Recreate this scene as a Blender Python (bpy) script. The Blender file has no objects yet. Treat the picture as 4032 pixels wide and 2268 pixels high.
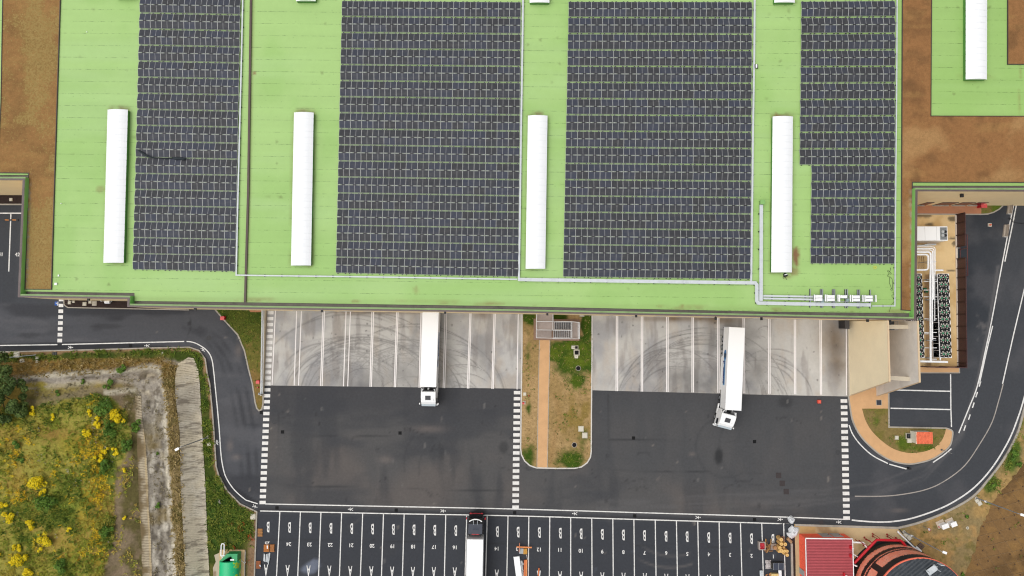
import bpy, math, random
import numpy as np
from mathutils import Vector, Matrix
from mathutils.geometry import delaunay_2d_cdt

rnd = random.Random(7)
SC = bpy.context.scene
COL = SC.collection
PI = math.pi

# ------------------------------------------------------------------ camera
F = 2795.0            # focal length in pixels of a 4032-pixel-wide photo
H = 116.0             # drone height above the yard
TILT = math.radians(3.1)
CS, SN = math.cos(TILT), math.sin(TILT)

def P(u, v, z=0.0):
    """photo pixel seen at height z -> point of the place"""
    x, y = (u - 2016) / F, -(v - 1134) / F
    t = (z - H) / (y * SN - CS)
    return Vector((x * t, (y * CS + SN) * t, z))

def proj(x, y, z):
    dz = z - H
    yc = y * CS + dz * SN
    zc = -y * SN + dz * CS
    return 2016 + F * x / -zc, 1134 - F * yc / -zc

def q(c, r, x, y):
    """position read in one of the 4 x 3 survey sheets of the photo"""
    return (1008 * c + x / 1.91667, 756 * r + y / 1.91667)

cam_d = bpy.data.cameras.new("camera")
cam = bpy.data.objects.new("camera", cam_d)
COL.objects.link(cam)
cam.location = (0, 0, H)
cam.rotation_euler = (TILT, 0, 0)
cam_d.sensor_width = 36
cam_d.lens = F / 4032 * 36
cam_d.clip_start = 1
cam_d.clip_end = 3000
SC.camera = cam
SC.cycles.filter_width = 1.15

# ------------------------------------------------------------------ colour helpers
KL = 1.28             # what a white level surface returns under this sky

def lin(c):
    c = c / 255.0
    return c / 12.92 if c <= 0.04045 else ((c + 0.055) / 1.055) ** 2.4

def A(r, g, b, k=1.0):
    return tuple(min(0.93, lin(c) / KL * k) for c in (r, g, b))

def An(r, g, b, k=1.0):
    return np.array(A(r, g, b, k))

# ------------------------------------------------------------------ numpy fields
def vnoise(x, y, scale, seed):
    r = np.random.RandomState(seed)
    T = r.rand(256, 256)
    X, Y = x / scale + 1000, y / scale + 1000
    xi, yi = np.floor(X).astype(int), np.floor(Y).astype(int)
    fx, fy = X - xi, Y - yi
    fx, fy = fx * fx * (3 - 2 * fx), fy * fy * (3 - 2 * fy)
    g = lambda a, b: T[a % 256, b % 256]
    return (g(xi, yi) * (1 - fx) + g(xi + 1, yi) * fx) * (1 - fy) + (g(xi, yi + 1) * (1 - fx) + g(xi + 1, yi + 1) * fx) * fy

def fbm(x, y, scale, seed, octs=4):
    s, a, n = 0, 1.0, 0
    for i in range(octs):
        s = s + a * vnoise(x, y, scale / 2 ** i, seed + i * 17)
        n += a
        a *= 0.55
    return s / n

def sm(x, a, b):
    t = np.clip((x - a) / (b - a + 1e-9), 0, 1)
    return t * t * (3 - 2 * t)

def mixc(c, d, w):
    return c * (1 - w[:, None]) + np.asarray(d)[None, :] * w[:, None]

def inpoly(u, v, poly):
    ins = np.zeros(u.shape, bool)
    n = len(poly)
    for i in range(n):
        x0, y0 = poly[i][:2]
        x1, y1 = poly[(i + 1) % n][:2]
        if y0 == y1:
            continue
        c = ((y0 > v) != (y1 > v)) & (u < (x1 - x0) * (v - y0) / (y1 - y0) + x0)
        ins ^= c
    return ins

def dline(u, v, pts):
    d = np.full(u.shape, 1e9)
    for (x0, y0), (x1, y1) in zip(pts, pts[1:]):
        dx, dy = x1 - x0, y1 - y0
        t = np.clip(((u - x0) * dx + (v - y0) * dy) / (dx * dx + dy * dy + 1e-9), 0, 1)
        d = np.minimum(d, np.hypot(u - x0 - t * dx, v - y0 - t * dy))
    return d

def soft(u, v, poly, w):
    """1 inside the polygon fading to 0 over w pixels outside it"""
    d = dline(u, v, list(poly) + [poly[0]])
    s = np.where(inpoly(u, v, poly), d, -d)
    return sm(s, -w, w)

def blob(u, v, cx, cy, rx, ry):
    return np.exp(-((u - cx) / rx) ** 2 - ((v - cy) / ry) ** 2)

# ------------------------------------------------------------------ materials
MATS = {}

def _new(name):
    m = bpy.data.materials.new(name)
    m.use_nodes = True
    n, l = m.node_tree.nodes, m.node_tree.links
    b = n["Principled BSDF"]
    MATS[name] = m
    return m, n, l, b

def noise(n, l, co, scale, detail=4, rough=0.55):
    t = n.new("ShaderNodeTexNoise")
    t.inputs["Scale"].default_value = scale
    t.inputs["Detail"].default_value = detail
    t.inputs["Roughness"].default_value = rough
    l.new(co, t.inputs["Vector"])
    return t.outputs["Fac"]

def mth(n, l, op, a, b=None, clamp=False):
    m = n.new("ShaderNodeMath")
    m.operation = op
    m.use_clamp = clamp
    for i, s in enumerate((a, b)):
        if s is None:
            continue
        if isinstance(s, (int, float)):
            m.inputs[i].default_value = s
        else:
            l.new(s, m.inputs[i])
    return m.outputs[0]

def mrange(n, l, x, a, b, c, d):
    m = n.new("ShaderNodeMapRange")
    l.new(x, m.inputs[0])
    for i, s in enumerate((a, b, c, d)):
        m.inputs[i + 1].default_value = s
    return m.outputs[0]

def mixrgb(n, l, fac, a, b, mode="MIX"):
    m = n.new("ShaderNodeMixRGB")
    m.blend_type = mode
    for i, s in enumerate((fac, a, b)):
        if isinstance(s, (int, float)):
            m.inputs[i].default_value = s
        elif isinstance(s, tuple):
            m.inputs[i].default_value = (*s, 1)
        else:
            l.new(s, m.inputs[i])
    return m.outputs[0]

def coords(n, world=True):
    if world:
        return n.new("ShaderNodeNewGeometry").outputs["Position"]
    return n.new("ShaderNodeTexCoord").outputs["Object"]

def M(name, col, rough=0.7, var=0.12, scale=3.0, metal=0.0, spec=0.4, dirt=None, dirt_amt=0.0, world=True, bump=0.0, rndv=0.0):
    """plain material: base colour broken up by two noises, optional dirt colour in blotches"""
    if name in MATS:
        return MATS[name]
    m, n, l, b = _new(name)
    co = coords(n, world)
    f1 = noise(n, l, co, scale, 5)
    f2 = noise(n, l, co, scale * 9, 3)
    k = mth(n, l, "ADD", mth(n, l, "MULTIPLY", f1, 0.65), mth(n, l, "MULTIPLY", f2, 0.35))
    k = mrange(n, l, k, 0.3, 0.7, 1 - var, 1 + var)
    if rndv:
        oi = n.new("ShaderNodeObjectInfo")
        k = mth(n, l, "MULTIPLY", k, mrange(n, l, oi.outputs["Random"], 0, 1, 1 - rndv, 1 + rndv))
    c = n.new("ShaderNodeVectorMath")
    c.operation = "SCALE"
    c.inputs[0].default_value = col[:3]
    l.new(k, c.inputs["Scale"])
    out = c.outputs[0]
    if dirt:
        d = mrange(n, l, noise(n, l, co, scale * 0.7, 6, 0.65), 0.5, 0.72, 0, dirt_amt)
        out = mixrgb(n, l, d, out, dirt)
    l.new(out, b.inputs["Base Color"])
    b.inputs["Roughness"].default_value = rough
    b.inputs["Metallic"].default_value = metal
    b.inputs["Specular IOR Level"].default_value = spec
    if bump:
        bp = n.new("ShaderNodeBump")
        bp.inputs["Strength"].default_value = bump
        bp.inputs["Distance"].default_value = 0.05
        l.new(f2, bp.inputs["Height"])
        l.new(bp.outputs[0], b.inputs["Normal"])
    return m

def M_field(name, rough=0.85, scale=4.0, var=0.2, bump=0.3, dist=0.05, spec=0.12, seams=False, speck=0.0, fleck=None):
    """surface whose own colour field is stored on the mesh (soil, wear, stains), broken up by fine noise"""
    m, n, l, b = _new(name)
    at = n.new("ShaderNodeAttribute")
    at.attribute_name = "tint"
    co = coords(n)
    f1 = noise(n, l, co, scale, 6, 0.65)
    f2 = noise(n, l, co, scale * 5, 3, 0.6)
    k = mth(n, l, "ADD", mth(n, l, "MULTIPLY", f1, 0.55), mth(n, l, "MULTIPLY", f2, 0.45))
    k = mrange(n, l, k, 0.28, 0.72, 1 - var, 1 + var)
    if seams:   # lapped joints of the roofing membrane, worn in places
        sp = n.new("ShaderNodeSeparateXYZ")
        l.new(co, sp.inputs[0])
        yy = mth(n, l, "ADD", sp.outputs[1], mth(n, l, "MULTIPLY", sp.outputs[0], 0.012))
        fr = mth(n, l, "FRACT", mth(n, l, "DIVIDE", yy, 1.84))
        dist_ = mth(n, l, "ABSOLUTE", mth(n, l, "SUBTRACT", fr, 0.5))
        line = mth(n, l, "LESS_THAN", dist_, 0.022)
        brk = mrange(n, l, noise(n, l, co, 1.3, 4, 0.7), 0.44, 0.66, 0.02, 0.55)
        k = mth(n, l, "MULTIPLY", k, mth(n, l, "SUBTRACT", 1.0, mth(n, l, "MULTIPLY", line, brk)))
        band = noise(n, l, mixv(n, l, co), 1.0, 2)
        k = mth(n, l, "MULTIPLY", k, mrange(n, l, band, 0.3, 0.7, 0.965, 1.035))
    if speck:
        vo = n.new("ShaderNodeTexVoronoi")
        vo.inputs["Scale"].default_value = 0.9
        l.new(co, vo.inputs["Vector"])
        sp_ = mth(n, l, "LESS_THAN", vo.outputs["Distance"], 0.075)
        k = mth(n, l, "MULTIPLY", k, mth(n, l, "SUBTRACT", 1.0, mth(n, l, "MULTIPLY", sp_, speck)))
    c = n.new("ShaderNodeVectorMath")
    c.operation = "SCALE"
    l.new(at.outputs["Color"], c.inputs[0])
    l.new(k, c.inputs["Scale"])
    res = c.outputs[0]
    if fleck:   # small plants standing in the bed, as dense as the stored weight says
        ff = noise(n, l, co, 3.6, 3, 0.6)
        on = mth(n, l, "GREATER_THAN", ff, mrange(n, l, at.outputs["Alpha"], 0, 1, 0.72, 0.47))
        res = mixrgb(n, l, mth(n, l, "MULTIPLY", on, 0.85), res, mixrgb(n, l, noise(n, l, co, 1.4, 2), fleck[0], fleck[1]))
    l.new(res, b.inputs["Base Color"])
    b.inputs["Roughness"].default_value = rough
    b.inputs["Specular IOR Level"].default_value = spec
    if bump:
        bp = n.new("ShaderNodeBump")
        bp.inputs["Strength"].default_value = bump
        bp.inputs["Distance"].default_value = dist
        l.new(f1, bp.inputs["Height"])
        l.new(bp.outputs[0], b.inputs["Normal"])
    return m

def mixv(n, l, co):
    mp = n.new("ShaderNodeMapping")
    mp.inputs["Scale"].default_value = (0.03, 0.54, 0.1)
    l.new(co, mp.inputs["Vector"])
    return mp.outputs[0]

def M_leaf(name, stops, rough=0.7):
    """leaves: colour picked from a ramp by a value stored on each leaf"""
    m, n, l, b = _new(name)
    at = n.new("ShaderNodeAttribute")
    at.attribute_name = "pick"
    r = n.new("ShaderNodeValToRGB")
    e = r.color_ramp.elements
    e[0].position, e[0].color = stops[0][0], (*stops[0][1], 1)
    e[1].position, e[1].color = stops[-1][0], (*stops[-1][1], 1)
    for p, c in stops[1:-1]:
        x = e.new(p)
        x.color = (*c, 1)
    l.new(at.outputs["Fac"], r.inputs[0])
    l.new(r.outputs[0], b.inputs["Base Color"])
    b.inputs["Roughness"].default_value = rough
    b.inputs["Specular IOR Level"].default_value = 0.25
    return m

# ------------------------------------------------------------------ mesh builder
class MB:
    def __init__(s):
        s.v, s.f, s.m = [], [], []

    def add(s, vs, fs, m=0):
        o = len(s.v)
        s.v += [tuple(p) for p in vs]
        s.f += [tuple(i + o for i in f) for f in fs]
        s.m += [m] * len(fs)
        return s

    def box(s, c, d, rz=0.0, m=0, rx=0.0, ry=0.0):
        hx, hy, hz = d[0] / 2, d[1] / 2, d[2] / 2
        R = Matrix.Rotation(rz, 3, "Z") @ Matrix.Rotation(rx, 3, "X") @ Matrix.Rotation(ry, 3, "Y")
        vs = [R @ Vector((x, y, z)) + Vector(c) for z in (-hz, hz) for x, y in ((-hx, -hy), (hx, -hy), (hx, hy), (-hx, hy))]
        return s.add(vs, [(3, 2, 1, 0), (4, 5, 6, 7), (0, 1, 5, 4), (1, 2, 6, 5), (2, 3, 7, 6), (3, 0, 4, 7)], m)

    def prism(s, pts, z0, z1, m=0, ms=None, bottom=True):
        n = len(pts)
        a = sum(pts[i][0] * pts[(i + 1) % n][1] - pts[(i + 1) % n][0] * pts[i][1] for i in range(n))
        if a < 0:
            pts = list(reversed(pts))
        vs = [(p[0], p[1], z0) for p in pts] + [(p[0], p[1], z1) for p in pts]
        s.add(vs, [tuple(range(n, 2 * n))], m)
        o = len(s.v) - 2 * n
        side = [(o + i, o + (i + 1) % n, o + n + (i + 1) % n, o + n + i) for i in range(n)]
        s.f += side
        s.m += [m if ms is None else ms] * n
        if bottom:
            s.f.append(tuple(o + i for i in reversed(range(n))))
            s.m.append(m)
        return s

    def ring(s, a, b, z0, z1, m=0, closed=True, ms=None):
        n = len(a)
        for i in range(n if closed else n - 1):
            j = (i + 1) % n
            p = [a[i], a[j], b[j], b[i]]
            s.prism([(x[0], x[1]) for x in p], z0, z1, m, ms)
        return s

    def bar(s, p0, p1, w, h, m=0):
        p0, p1 = Vector(p0), Vector(p1)
        d = (p1 - p0).normalized()
        sx = d.cross(Vector((0, 0, 1)))
        sx = sx.normalized() if sx.length > 1e-4 else Vector((1, 0, 0))
        up = sx.cross(d)
        vs = []
        for p in (p0, p1):
            for a, b in ((-1, -1), (1, -1), (1, 1), (-1, 1)):
                vs.append(p + sx * a * w / 2 + up * b * h / 2)
        return s.add(vs, [(3, 2, 1, 0), (4, 5, 6, 7), (0, 1, 5, 4), (1, 2, 6, 5), (2, 3, 7, 6), (3, 0, 4, 7)], m)

    def tube(s, pts, r, n=8, m=0, caps=True):
        pts = [Vector(p) for p in pts]
        rings = []
        for i, p in enumerate(pts):
            d = (pts[min(i + 1, len(pts) - 1)] - pts[max(i - 1, 0)]).normalized()
            a = d.cross(Vector((0, 0, 1)))
            a = a.normalized() if a.length > 1e-3 else Vector((1, 0, 0))
            b = a.cross(d)
            rr = r[i] if isinstance(r, (list, tuple)) else r
            rings.append([p + (a * math.cos(t) + b * math.sin(t)) * rr for t in (2 * PI * k / n for k in range(n))])
        vs = [x for rg in rings for x in rg]
        fs = []
        for i in range(len(pts) - 1):
            for k in range(n):
                fs.append((i * n + k, i * n + (k + 1) % n, (i + 1) * n + (k + 1) % n, (i + 1) * n + k))
        if caps:
            fs.append(tuple(reversed(range(n))))
            fs.append(tuple((len(pts) - 1) * n + k for k in range(n)))
        return s.add(vs, fs, m)

    def cyl(s, c, z0, z1, r, n=24, r2=None, m=0):
        r2 = r if r2 is None else r2
        vs = [(c[0] + rr * math.cos(2 * PI * k / n), c[1] + rr * math.sin(2 * PI * k / n), z) for z, rr in ((z0, r), (z1, r2)) for k in range(n)]
        fs = [(k, (k + 1) % n, n + (k + 1) % n, n + k) for k in range(n)] + [tuple(reversed(range(n))), tuple(range(n, 2 * n))]
        return s.add(vs, fs, m)

    def ribbon(s, pts, w, z, m=0, closed=False):
        pts = [Vector((p[0], p[1])) for p in pts]
        L, R = offs(pts, w / 2, closed), offs(pts, -w / 2, closed)
        n = len(pts)
        vs = [(p[0], p[1], z) for p in L] + [(p[0], p[1], z) for p in R]
        fs = []
        for i in range(n if closed else n - 1):
            j = (i + 1) % n
            fs.append((i, j, n + j, n + i) if False else (n + i, n + j, j, i))
        return s.add(vs, fs, m)

    def build(s, name, mats, parent=None, smooth=False, bevel=0.0, seg=1, local=False):
        me = bpy.data.meshes.new(name)
        off = Vector((0, 0, 0))
        if parent is not None and not local:
            off = parent.location.copy()
            if parent.parent is not None:
                off += parent.parent.location
        vs = [(p[0] - off.x, p[1] - off.y, p[2] - off.z) for p in s.v]
        me.from_pydata(vs, [], s.f)
        for mt in mats if isinstance(mats, (list, tuple)) else [mats]:
            me.materials.append(mt)
        me.polygons.foreach_set("material_index", s.m)
        if smooth:
            me.polygons.foreach_set("use_smooth", [True] * len(me.polygons))
            me.set_sharp_from_angle(angle=math.radians(40))
        me.update()
        o = bpy.data.objects.new(name, me)
        COL.objects.link(o)
        if parent is not None:
            o.parent = parent
        if bevel:
            bv = o.modifiers.new("bevel", "BEVEL")
            bv.width = bevel
            bv.segments = seg
            bv.limit_method = "ANGLE"
            bv.angle_limit = math.radians(50)
        return o

def offs(pts, d, closed=True):
    """offset a polyline to its left by d (a number or one per edge)"""
    n = len(pts)
    pts = [Vector((p[0], p[1])) for p in pts]
    dd = d if isinstance(d, (list, tuple)) else [d] * n
    out = []
    for i in range(n):
        pv = pts[i - 1] if closed or i > 0 else None
        nx = pts[(i + 1) % n] if closed or i < n - 1 else None
        p = pts[i]
        if pv is None:
            e = (nx - p).normalized()
            out.append(p + Vector((-e.y, e.x)) * dd[i])
            continue
        if nx is None:
            e = (p - pv).normalized()
            out.append(p + Vector((-e.y, e.x)) * dd[i - 1])
            continue
        e0, e1 = (p - pv).normalized(), (nx - p).normalized()
        n0, n1 = Vector((-e0.y, e0.x)), Vector((-e1.y, e1.x))
        a, b = p + n0 * dd[i - 1], p + n1 * dd[i]
        den = e0.x * e1.y - e0.y * e1.x
        if abs(den) < 0.02:
            out.append(p + (n0 * dd[i - 1] + n1 * dd[i]) / 2)
        else:
            t = ((b.x - a.x) * e1.y - (b.y - a.y) * e1.x) / den
            out.append(a + e0 * t)
    return out

def tag(o, label, cat, group=None):
    o["label"] = label
    o["category"] = cat
    if group:
        o["group"] = group
    return o

def struct(o, kind="structure"):
    o["kind"] = kind
    return o

def thing(name, label, cat, loc, rz=0.0, group=None):
    o = bpy.data.objects.new(name, None)
    o.empty_display_size = 0.3
    COL.objects.link(o)
    o.location = loc
    o.rotation_euler = (0, 0, rz)
    return tag(o, label, cat, group)

def copy_tree(o, parent=None):
    c = o.copy()
    COL.objects.link(c)
    if parent is not None:
        c.parent = parent
    for ch in [x for x in o.children]:
        copy_tree(ch, c)
    return c

def smooth(px, k=5):
    """round a polyline off (Catmull-Rom)"""
    out = []
    n = len(px)
    for i in range(n - 1):
        p0, p1, p2, p3 = (np.array(px[max(0, min(n - 1, j))], float) for j in (i - 1, i, i + 1, i + 2))
        for s in range(k):
            t = s / k
            out.append(tuple(0.5 * (2 * p1 + (p2 - p0) * t + (2 * p0 - 5 * p1 + 4 * p2 - p3) * t * t + (3 * p1 - p0 - 3 * p2 + p3) * t ** 3)))
    out.append(tuple(px[-1]))
    return out

def pts(l, z=0.0):
    return [P(u, v, z) for u, v in l]

def xy(l, z=0.0):
    return [(p.x, p.y) for p in pts(l, z)]

def xyh(poly, zf):
    """outline read on a sloping surface: find where each line of sight meets it"""
    out = []
    for u, v in poly:
        p = P(u, v, 0)
        for _ in range(4):
            p = P(u, v, float(zf(np.array([p.x]), np.array([p.y]))[0]))
        out.append((p.x, p.y))
    return out

# ------------------------------------------------------------------ colour-field surface cut to an outline
def field(name, poly, step, mat, colf, zf=None, z0=0.0, parent=None, jitter=0.25, onz=False):
    """surface filling the outline (photo pixels at height z0), fine enough to carry its own colour field"""
    base = xyh(poly, zf) if onz else xy(poly, z0)
    bd = []
    n = len(base)
    for i in range(n):
        a, b = Vector(base[i]), Vector(base[(i + 1) % n])
        k = max(1, int((b - a).length / step))
        bd += [a.lerp(b, j / k) for j in range(k)]
    bx, by = np.array([p.x for p in bd]), np.array([p.y for p in bd])
    X, Y = np.meshgrid(np.arange(bx.min(), bx.max(), step), np.arange(by.min(), by.max(), step))
    r = np.random.RandomState(3)
    X, Y = X.ravel(), Y.ravel()
    X = X + (r.rand(X.size) - 0.5) * step * jitter
    Y = Y + (r.rand(Y.size) - 0.5) * step * jitter
    ins = inpoly(X, Y, base) & (dline(X, Y, base + [base[0]]) > step * 0.4)
    co = bd + [Vector((a, b)) for a, b in zip(X[ins], Y[ins])]
    ne = len(bd)
    res = delaunay_2d_cdt(co, [(i, (i + 1) % ne) for i in range(ne)], [], 1, 1e-5)
    V = np.array([(p.x, p.y) for p in res[0]])
    x, y = V[:, 0], V[:, 1]
    z = np.full(x.shape, z0, float) if zf is None else zf(x, y)
    me = bpy.data.meshes.new(name)
    off = parent.location if parent is not None else Vector((0, 0, 0))
    me.from_pydata(np.column_stack((x - off.x, y - off.y, z - off.z)).tolist(), [], [tuple(f) for f in res[2]])
    u, v = proj(x, y, z)
    c = np.clip(colf(u, v, x, y), 0.004, 0.95)
    at = me.attributes.new("tint", "FLOAT_COLOR", "POINT")
    at.data.foreach_set("color", np.column_stack((c[:, :3], c[:, 3] if c.shape[1] > 3 else np.ones(len(c)))).astype(np.float32).ravel())
    me.materials.append(mat)
    if zf is not None:
        me.polygons.foreach_set("use_smooth", [True] * len(me.polygons))
    # faces up
    me.update()
    if len(me.polygons) and sum(p.normal.z for p in me.polygons[:50]) < 0:
        me.flip_normals()
    o = bpy.data.objects.new(name, me)
    COL.objects.link(o)
    if parent is not None:
        o.parent = parent
    return o

# ------------------------------------------------------------------ leaf clouds and tufts
def cloud(name, mat, centers, n, size, parent=None, pick=(0, 1), flat=0.5, seed=1, squash=0.7):
    """n small leaf faces spread through the given (x, y, z, radius) clumps"""
    r = np.random.RandomState(seed)
    cs = np.array(centers, float)
    w = cs[:, 3] ** 2
    idx = r.choice(len(cs), n, p=w / w.sum())
    d = r.normal(size=(n, 3))
    d /= np.linalg.norm(d, axis=1)[:, None]
    rad = cs[idx, 3] * (0.35 + 0.65 * r.rand(n) ** 0.5)
    p = cs[idx, :3] + d * rad[:, None] * np.array([1, 1, squash])
    nrm = d + r.normal(size=(n, 3)) * 0.6 + np.array([0, 0, flat])
    nrm /= np.linalg.norm(nrm, axis=1)[:, None]
    a = np.cross(nrm, r.normal(size=(n, 3)))
    a /= np.linalg.norm(a, axis=1)[:, None] + 1e-9
    b = np.cross(nrm, a)
    s = size * (0.6 + 0.8 * r.rand(n))[:, None]
    V = np.stack([p - a * s * 0.5, p + b * s * 0.32, p + a * s * 0.5, p - b * s * 0.32], 1).reshape(-1, 3)
    Fs = np.arange(4 * n).reshape(-1, 4)
    cl = r.rand(len(cs))
    pk = np.clip(pick[0] + (pick[1] - pick[0]) * (0.45 * r.rand(n) + 0.3 * cl[idx] + 0.25 * (d[:, 2] * 0.5 + 0.5)), 0, 1)  # further up the ramp towards each clump's top, plus random variation
    return raw(name, V, Fs, pk, 4, mat, parent)

def raw(name, V, Fs, pk, per, mat, parent=None):
    off = np.array(parent.location) if parent is not None else np.zeros(3)
    V = V - off
    me = bpy.data.meshes.new(name)
    me.vertices.add(len(V))
    me.vertices.foreach_set("co", V.astype(np.float32).ravel())
    k = Fs.shape[1]
    me.loops.add(Fs.size)
    me.loops.foreach_set("vertex_index", Fs.astype(np.int32).ravel())
    me.polygons.add(len(Fs))
    me.polygons.foreach_set("loop_start", np.arange(0, Fs.size, k, dtype=np.int32))
    me.polygons.foreach_set("loop_total", np.full(len(Fs), k, dtype=np.int32))
    at = me.attributes.new("pick", "FLOAT", "POINT")
    at.data.foreach_set("value", np.repeat(pk, per).astype(np.float32))
    me.update(calc_edges=True)
    me.materials.append(mat)
    o = bpy.data.objects.new(name, me)
    COL.objects.link(o)
    if parent is not None:
        o.parent = parent
    return o

def tufts(name, mat, x, y, z, h, spread, blades, seed, pk=None):
    """grass tufts: a few bent blades each"""
    r = np.random.RandomState(seed)
    n = len(x)
    X = np.repeat(np.column_stack((x, y, z)), blades, 0)
    hh = np.repeat(h * (0.5 + r.rand(n)), blades)
    ang = r.rand(n * blades) * 2 * PI
    out = spread * (0.4 + 0.9 * r.rand(n * blades)) * hh
    w = 0.16 * hh * (0.6 + 0.8 * r.rand(n * blades))
    dx, dy = np.cos(ang), np.sin(ang)
    st = X + np.column_stack((dx, dy, 0 * dx)) * (0.25 * out)[:, None]
    a = st + np.column_stack((-dy, dx, 0 * dx)) * w[:, None]
    b = st - np.column_stack((-dy, dx, 0 * dx)) * w[:, None]
    t = X + np.column_stack((dx * out, dy * out, hh * (0.35 + 0.65 * r.rand(n * blades))))
    V = np.stack([a, b, t], 1).reshape(-1, 3)
    Fs = np.arange(3 * n * blades).reshape(-1, 3)
    p = np.repeat(r.rand(n) if pk is None else pk, blades) * 0.75 + 0.25 * r.rand(n * blades)
    return struct(raw(name, V, Fs, np.clip(p, 0, 1), 3, mat), "stuff")

def scatter(poly, density, seed, prob=None, z0=0.0, zf=None):
    b = xy(poly, z0) if zf is None else xyh(poly, zf)
    bx, by = [p[0] for p in b], [p[1] for p in b]
    r = np.random.RandomState(seed)
    n = int((max(bx) - min(bx)) * (max(by) - min(by)) * density)
    x = min(bx) + r.rand(n) * (max(bx) - min(bx))
    y = min(by) + r.rand(n) * (max(by) - min(by))
    k = inpoly(x, y, b)
    x, y = x[k], y[k]
    if prob is not None:
        u, v = proj(x, y, 0 if zf is None else zf(x, y))
        k = r.rand(len(x)) < prob(u, v, x, y)
        x, y = x[k], y[k]
    return x, y

def font(name, txt, size, mat, loc, rot, parent=None, sx=1.0, bold=0.0, ext=0.0):
    c = bpy.data.curves.new(name, "FONT")
    c.body = txt
    c.size = size
    c.align_x, c.align_y = "CENTER", "CENTER"
    c.offset = bold
    c.extrude = ext
    c.materials.append(mat)
    tmp = bpy.data.objects.new(name, c)
    COL.objects.link(tmp)
    dg = bpy.context.evaluated_depsgraph_get()
    me = bpy.data.meshes.new_from_object(tmp.evaluated_get(dg))
    me.name = name
    bpy.data.objects.remove(tmp)
    bpy.data.curves.remove(c)
    o = bpy.data.objects.new(name, me)
    COL.objects.link(o)
    o.location, o.rotation_euler, o.scale = loc, rot, (sx, 1, 1)
    if parent is not None:
        o.parent = parent
    return o

# ================================================================== light: a bright overcast sky
w = bpy.data.worlds.new("World")
SC.world = w
w.use_nodes = True
wn, wl = w.node_tree.nodes, w.node_tree.links
sky = wn.new("ShaderNodeTexSky")
sky.sky_type = "NISHITA"
sky.sun_disc = False
SUN_EL, SUN_AZ = math.radians(68), math.radians(262)
sky.sun_elevation, sky.sun_rotation = SUN_EL, SUN_AZ
sky.air_density, sky.dust_density = 1.0, 4.0
hs = wn.new("ShaderNodeHueSaturation")
hs.inputs["Saturation"].default_value = 0.14
wl.new(sky.outputs[0], hs.inputs["Color"])
wl.new(hs.outputs[0], wn["Background"].inputs["Color"])
wn["Background"].inputs["Strength"].default_value = 0.15
sun_d = bpy.data.lights.new("sun", "SUN")
sun_d.energy = 1.28
sun_d.angle = math.radians(70)
sun_d.color = (1.0, 0.965, 0.92)
sun = bpy.data.objects.new("sun", sun_d)
COL.objects.link(sun)
sun.rotation_euler = (PI / 2 - SUN_EL, 0, PI - SUN_AZ)
SC.view_settings.view_transform = "Standard"
SC.view_settings.look = "None"
SC.view_settings.exposure = 0.0
SC.view_settings.gamma = 1.0

# ================================================================== shared materials
m_paint = M("road paint", A(236, 234, 230), 0.7, 0.08, 2.6, dirt=A(120, 119, 118), dirt_amt=0.5)
m_paint2 = M("bay line paint", A(250, 244, 241), 0.7, 0.04, 1.5, dirt=A(200, 192, 188), dirt_amt=0.25)
m_worn = M("worn lane paint", A(168, 160, 152), 0.8, 0.18, 2.0, dirt=A(90, 88, 86), dirt_amt=0.5)
m_kerb = M("kerb stone", A(176, 168, 156), 0.85, 0.14, 1.2, dirt=A(120, 112, 100), dirt_amt=0.4)
m_white = M("white enamel", (0.82, 0.82, 0.82), 0.45, 0.02, 1.0)
m_wtray = M("galvanised white", A(214, 219, 222), 0.4, 0.07, 1.5, dirt=A(165, 172, 176), dirt_amt=0.4)
m_steel = M("galvanised steel", A(168, 172, 176), 0.4, 0.1, 3.0, metal=0.3)
m_dsteel = M("dark steel", A(70, 72, 76), 0.5, 0.12, 3.0)
m_black = M("black plastic", (0.012, 0.012, 0.013), 0.5, 0.2, 4.0)
m_rubber = M("tyre rubber", (0.018, 0.018, 0.019), 0.85, 0.2, 8.0)
m_conc = M("pale concrete", A(196, 188, 172), 0.85, 0.1, 1.0, dirt=A(150, 140, 122), dirt_amt=0.4)
m_conc2 = M("lid concrete", A(206, 198, 178), 0.85, 0.1, 2.0, dirt=A(160, 150, 128), dirt_amt=0.35)
m_tan = M("tan concrete", A(214, 180, 128), 0.85, 0.07, 0.5, dirt=A(165, 130, 88), dirt_amt=0.35)
m_brick = M("sandy paving", A(218, 172, 124), 0.85, 0.09, 0.8, dirt=A(190, 148, 104), dirt_amt=0.3)
m_brick2 = M("red paving", A(190, 130, 95), 0.85, 0.1, 0.8)
m_iron = M("cast iron", A(24, 24, 25), 0.7, 0.2, 6.0, spec=0.15)
m_red = M("red lacquer", A(205, 30, 45), 0.35, 0.08, 2.0)
m_dred = M("dull red paint", A(160, 40, 38), 0.5, 0.15, 2.0)
m_timber = M("pallet wood", A(196, 140, 84), 0.8, 0.22, 2.0, dirt=A(130, 92, 60), dirt_amt=0.5)
m_soil = M("dark bark mulch", A(52, 38, 34), 0.95, 0.4, 2.5, bump=0.5)
m_glass = M("dark glazing", (0.03, 0.035, 0.045), 0.12, 0.2, 1.0, spec=0.6)

# ================================================================== ground sheets
base = MB()
base.add([(-900, -900, -0.6), (900, -900, -0.6), (900, 900, -0.6), (-900, 900, -0.6)], [(0, 1, 2, 3)])
struct(base.build("ground", M("far meadow", A(128, 116, 66), 0.95, 0.3, 0.08, dirt=A(96, 104, 50), dirt_amt=0.7)))

YARD = [(1070, 1500), (3335, 1545), (3335, 2045), (1036, 1990)]
STALLS = [(1015, 2022), (3120, 2066), (3125, 2400), (1000, 2400)]

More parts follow.
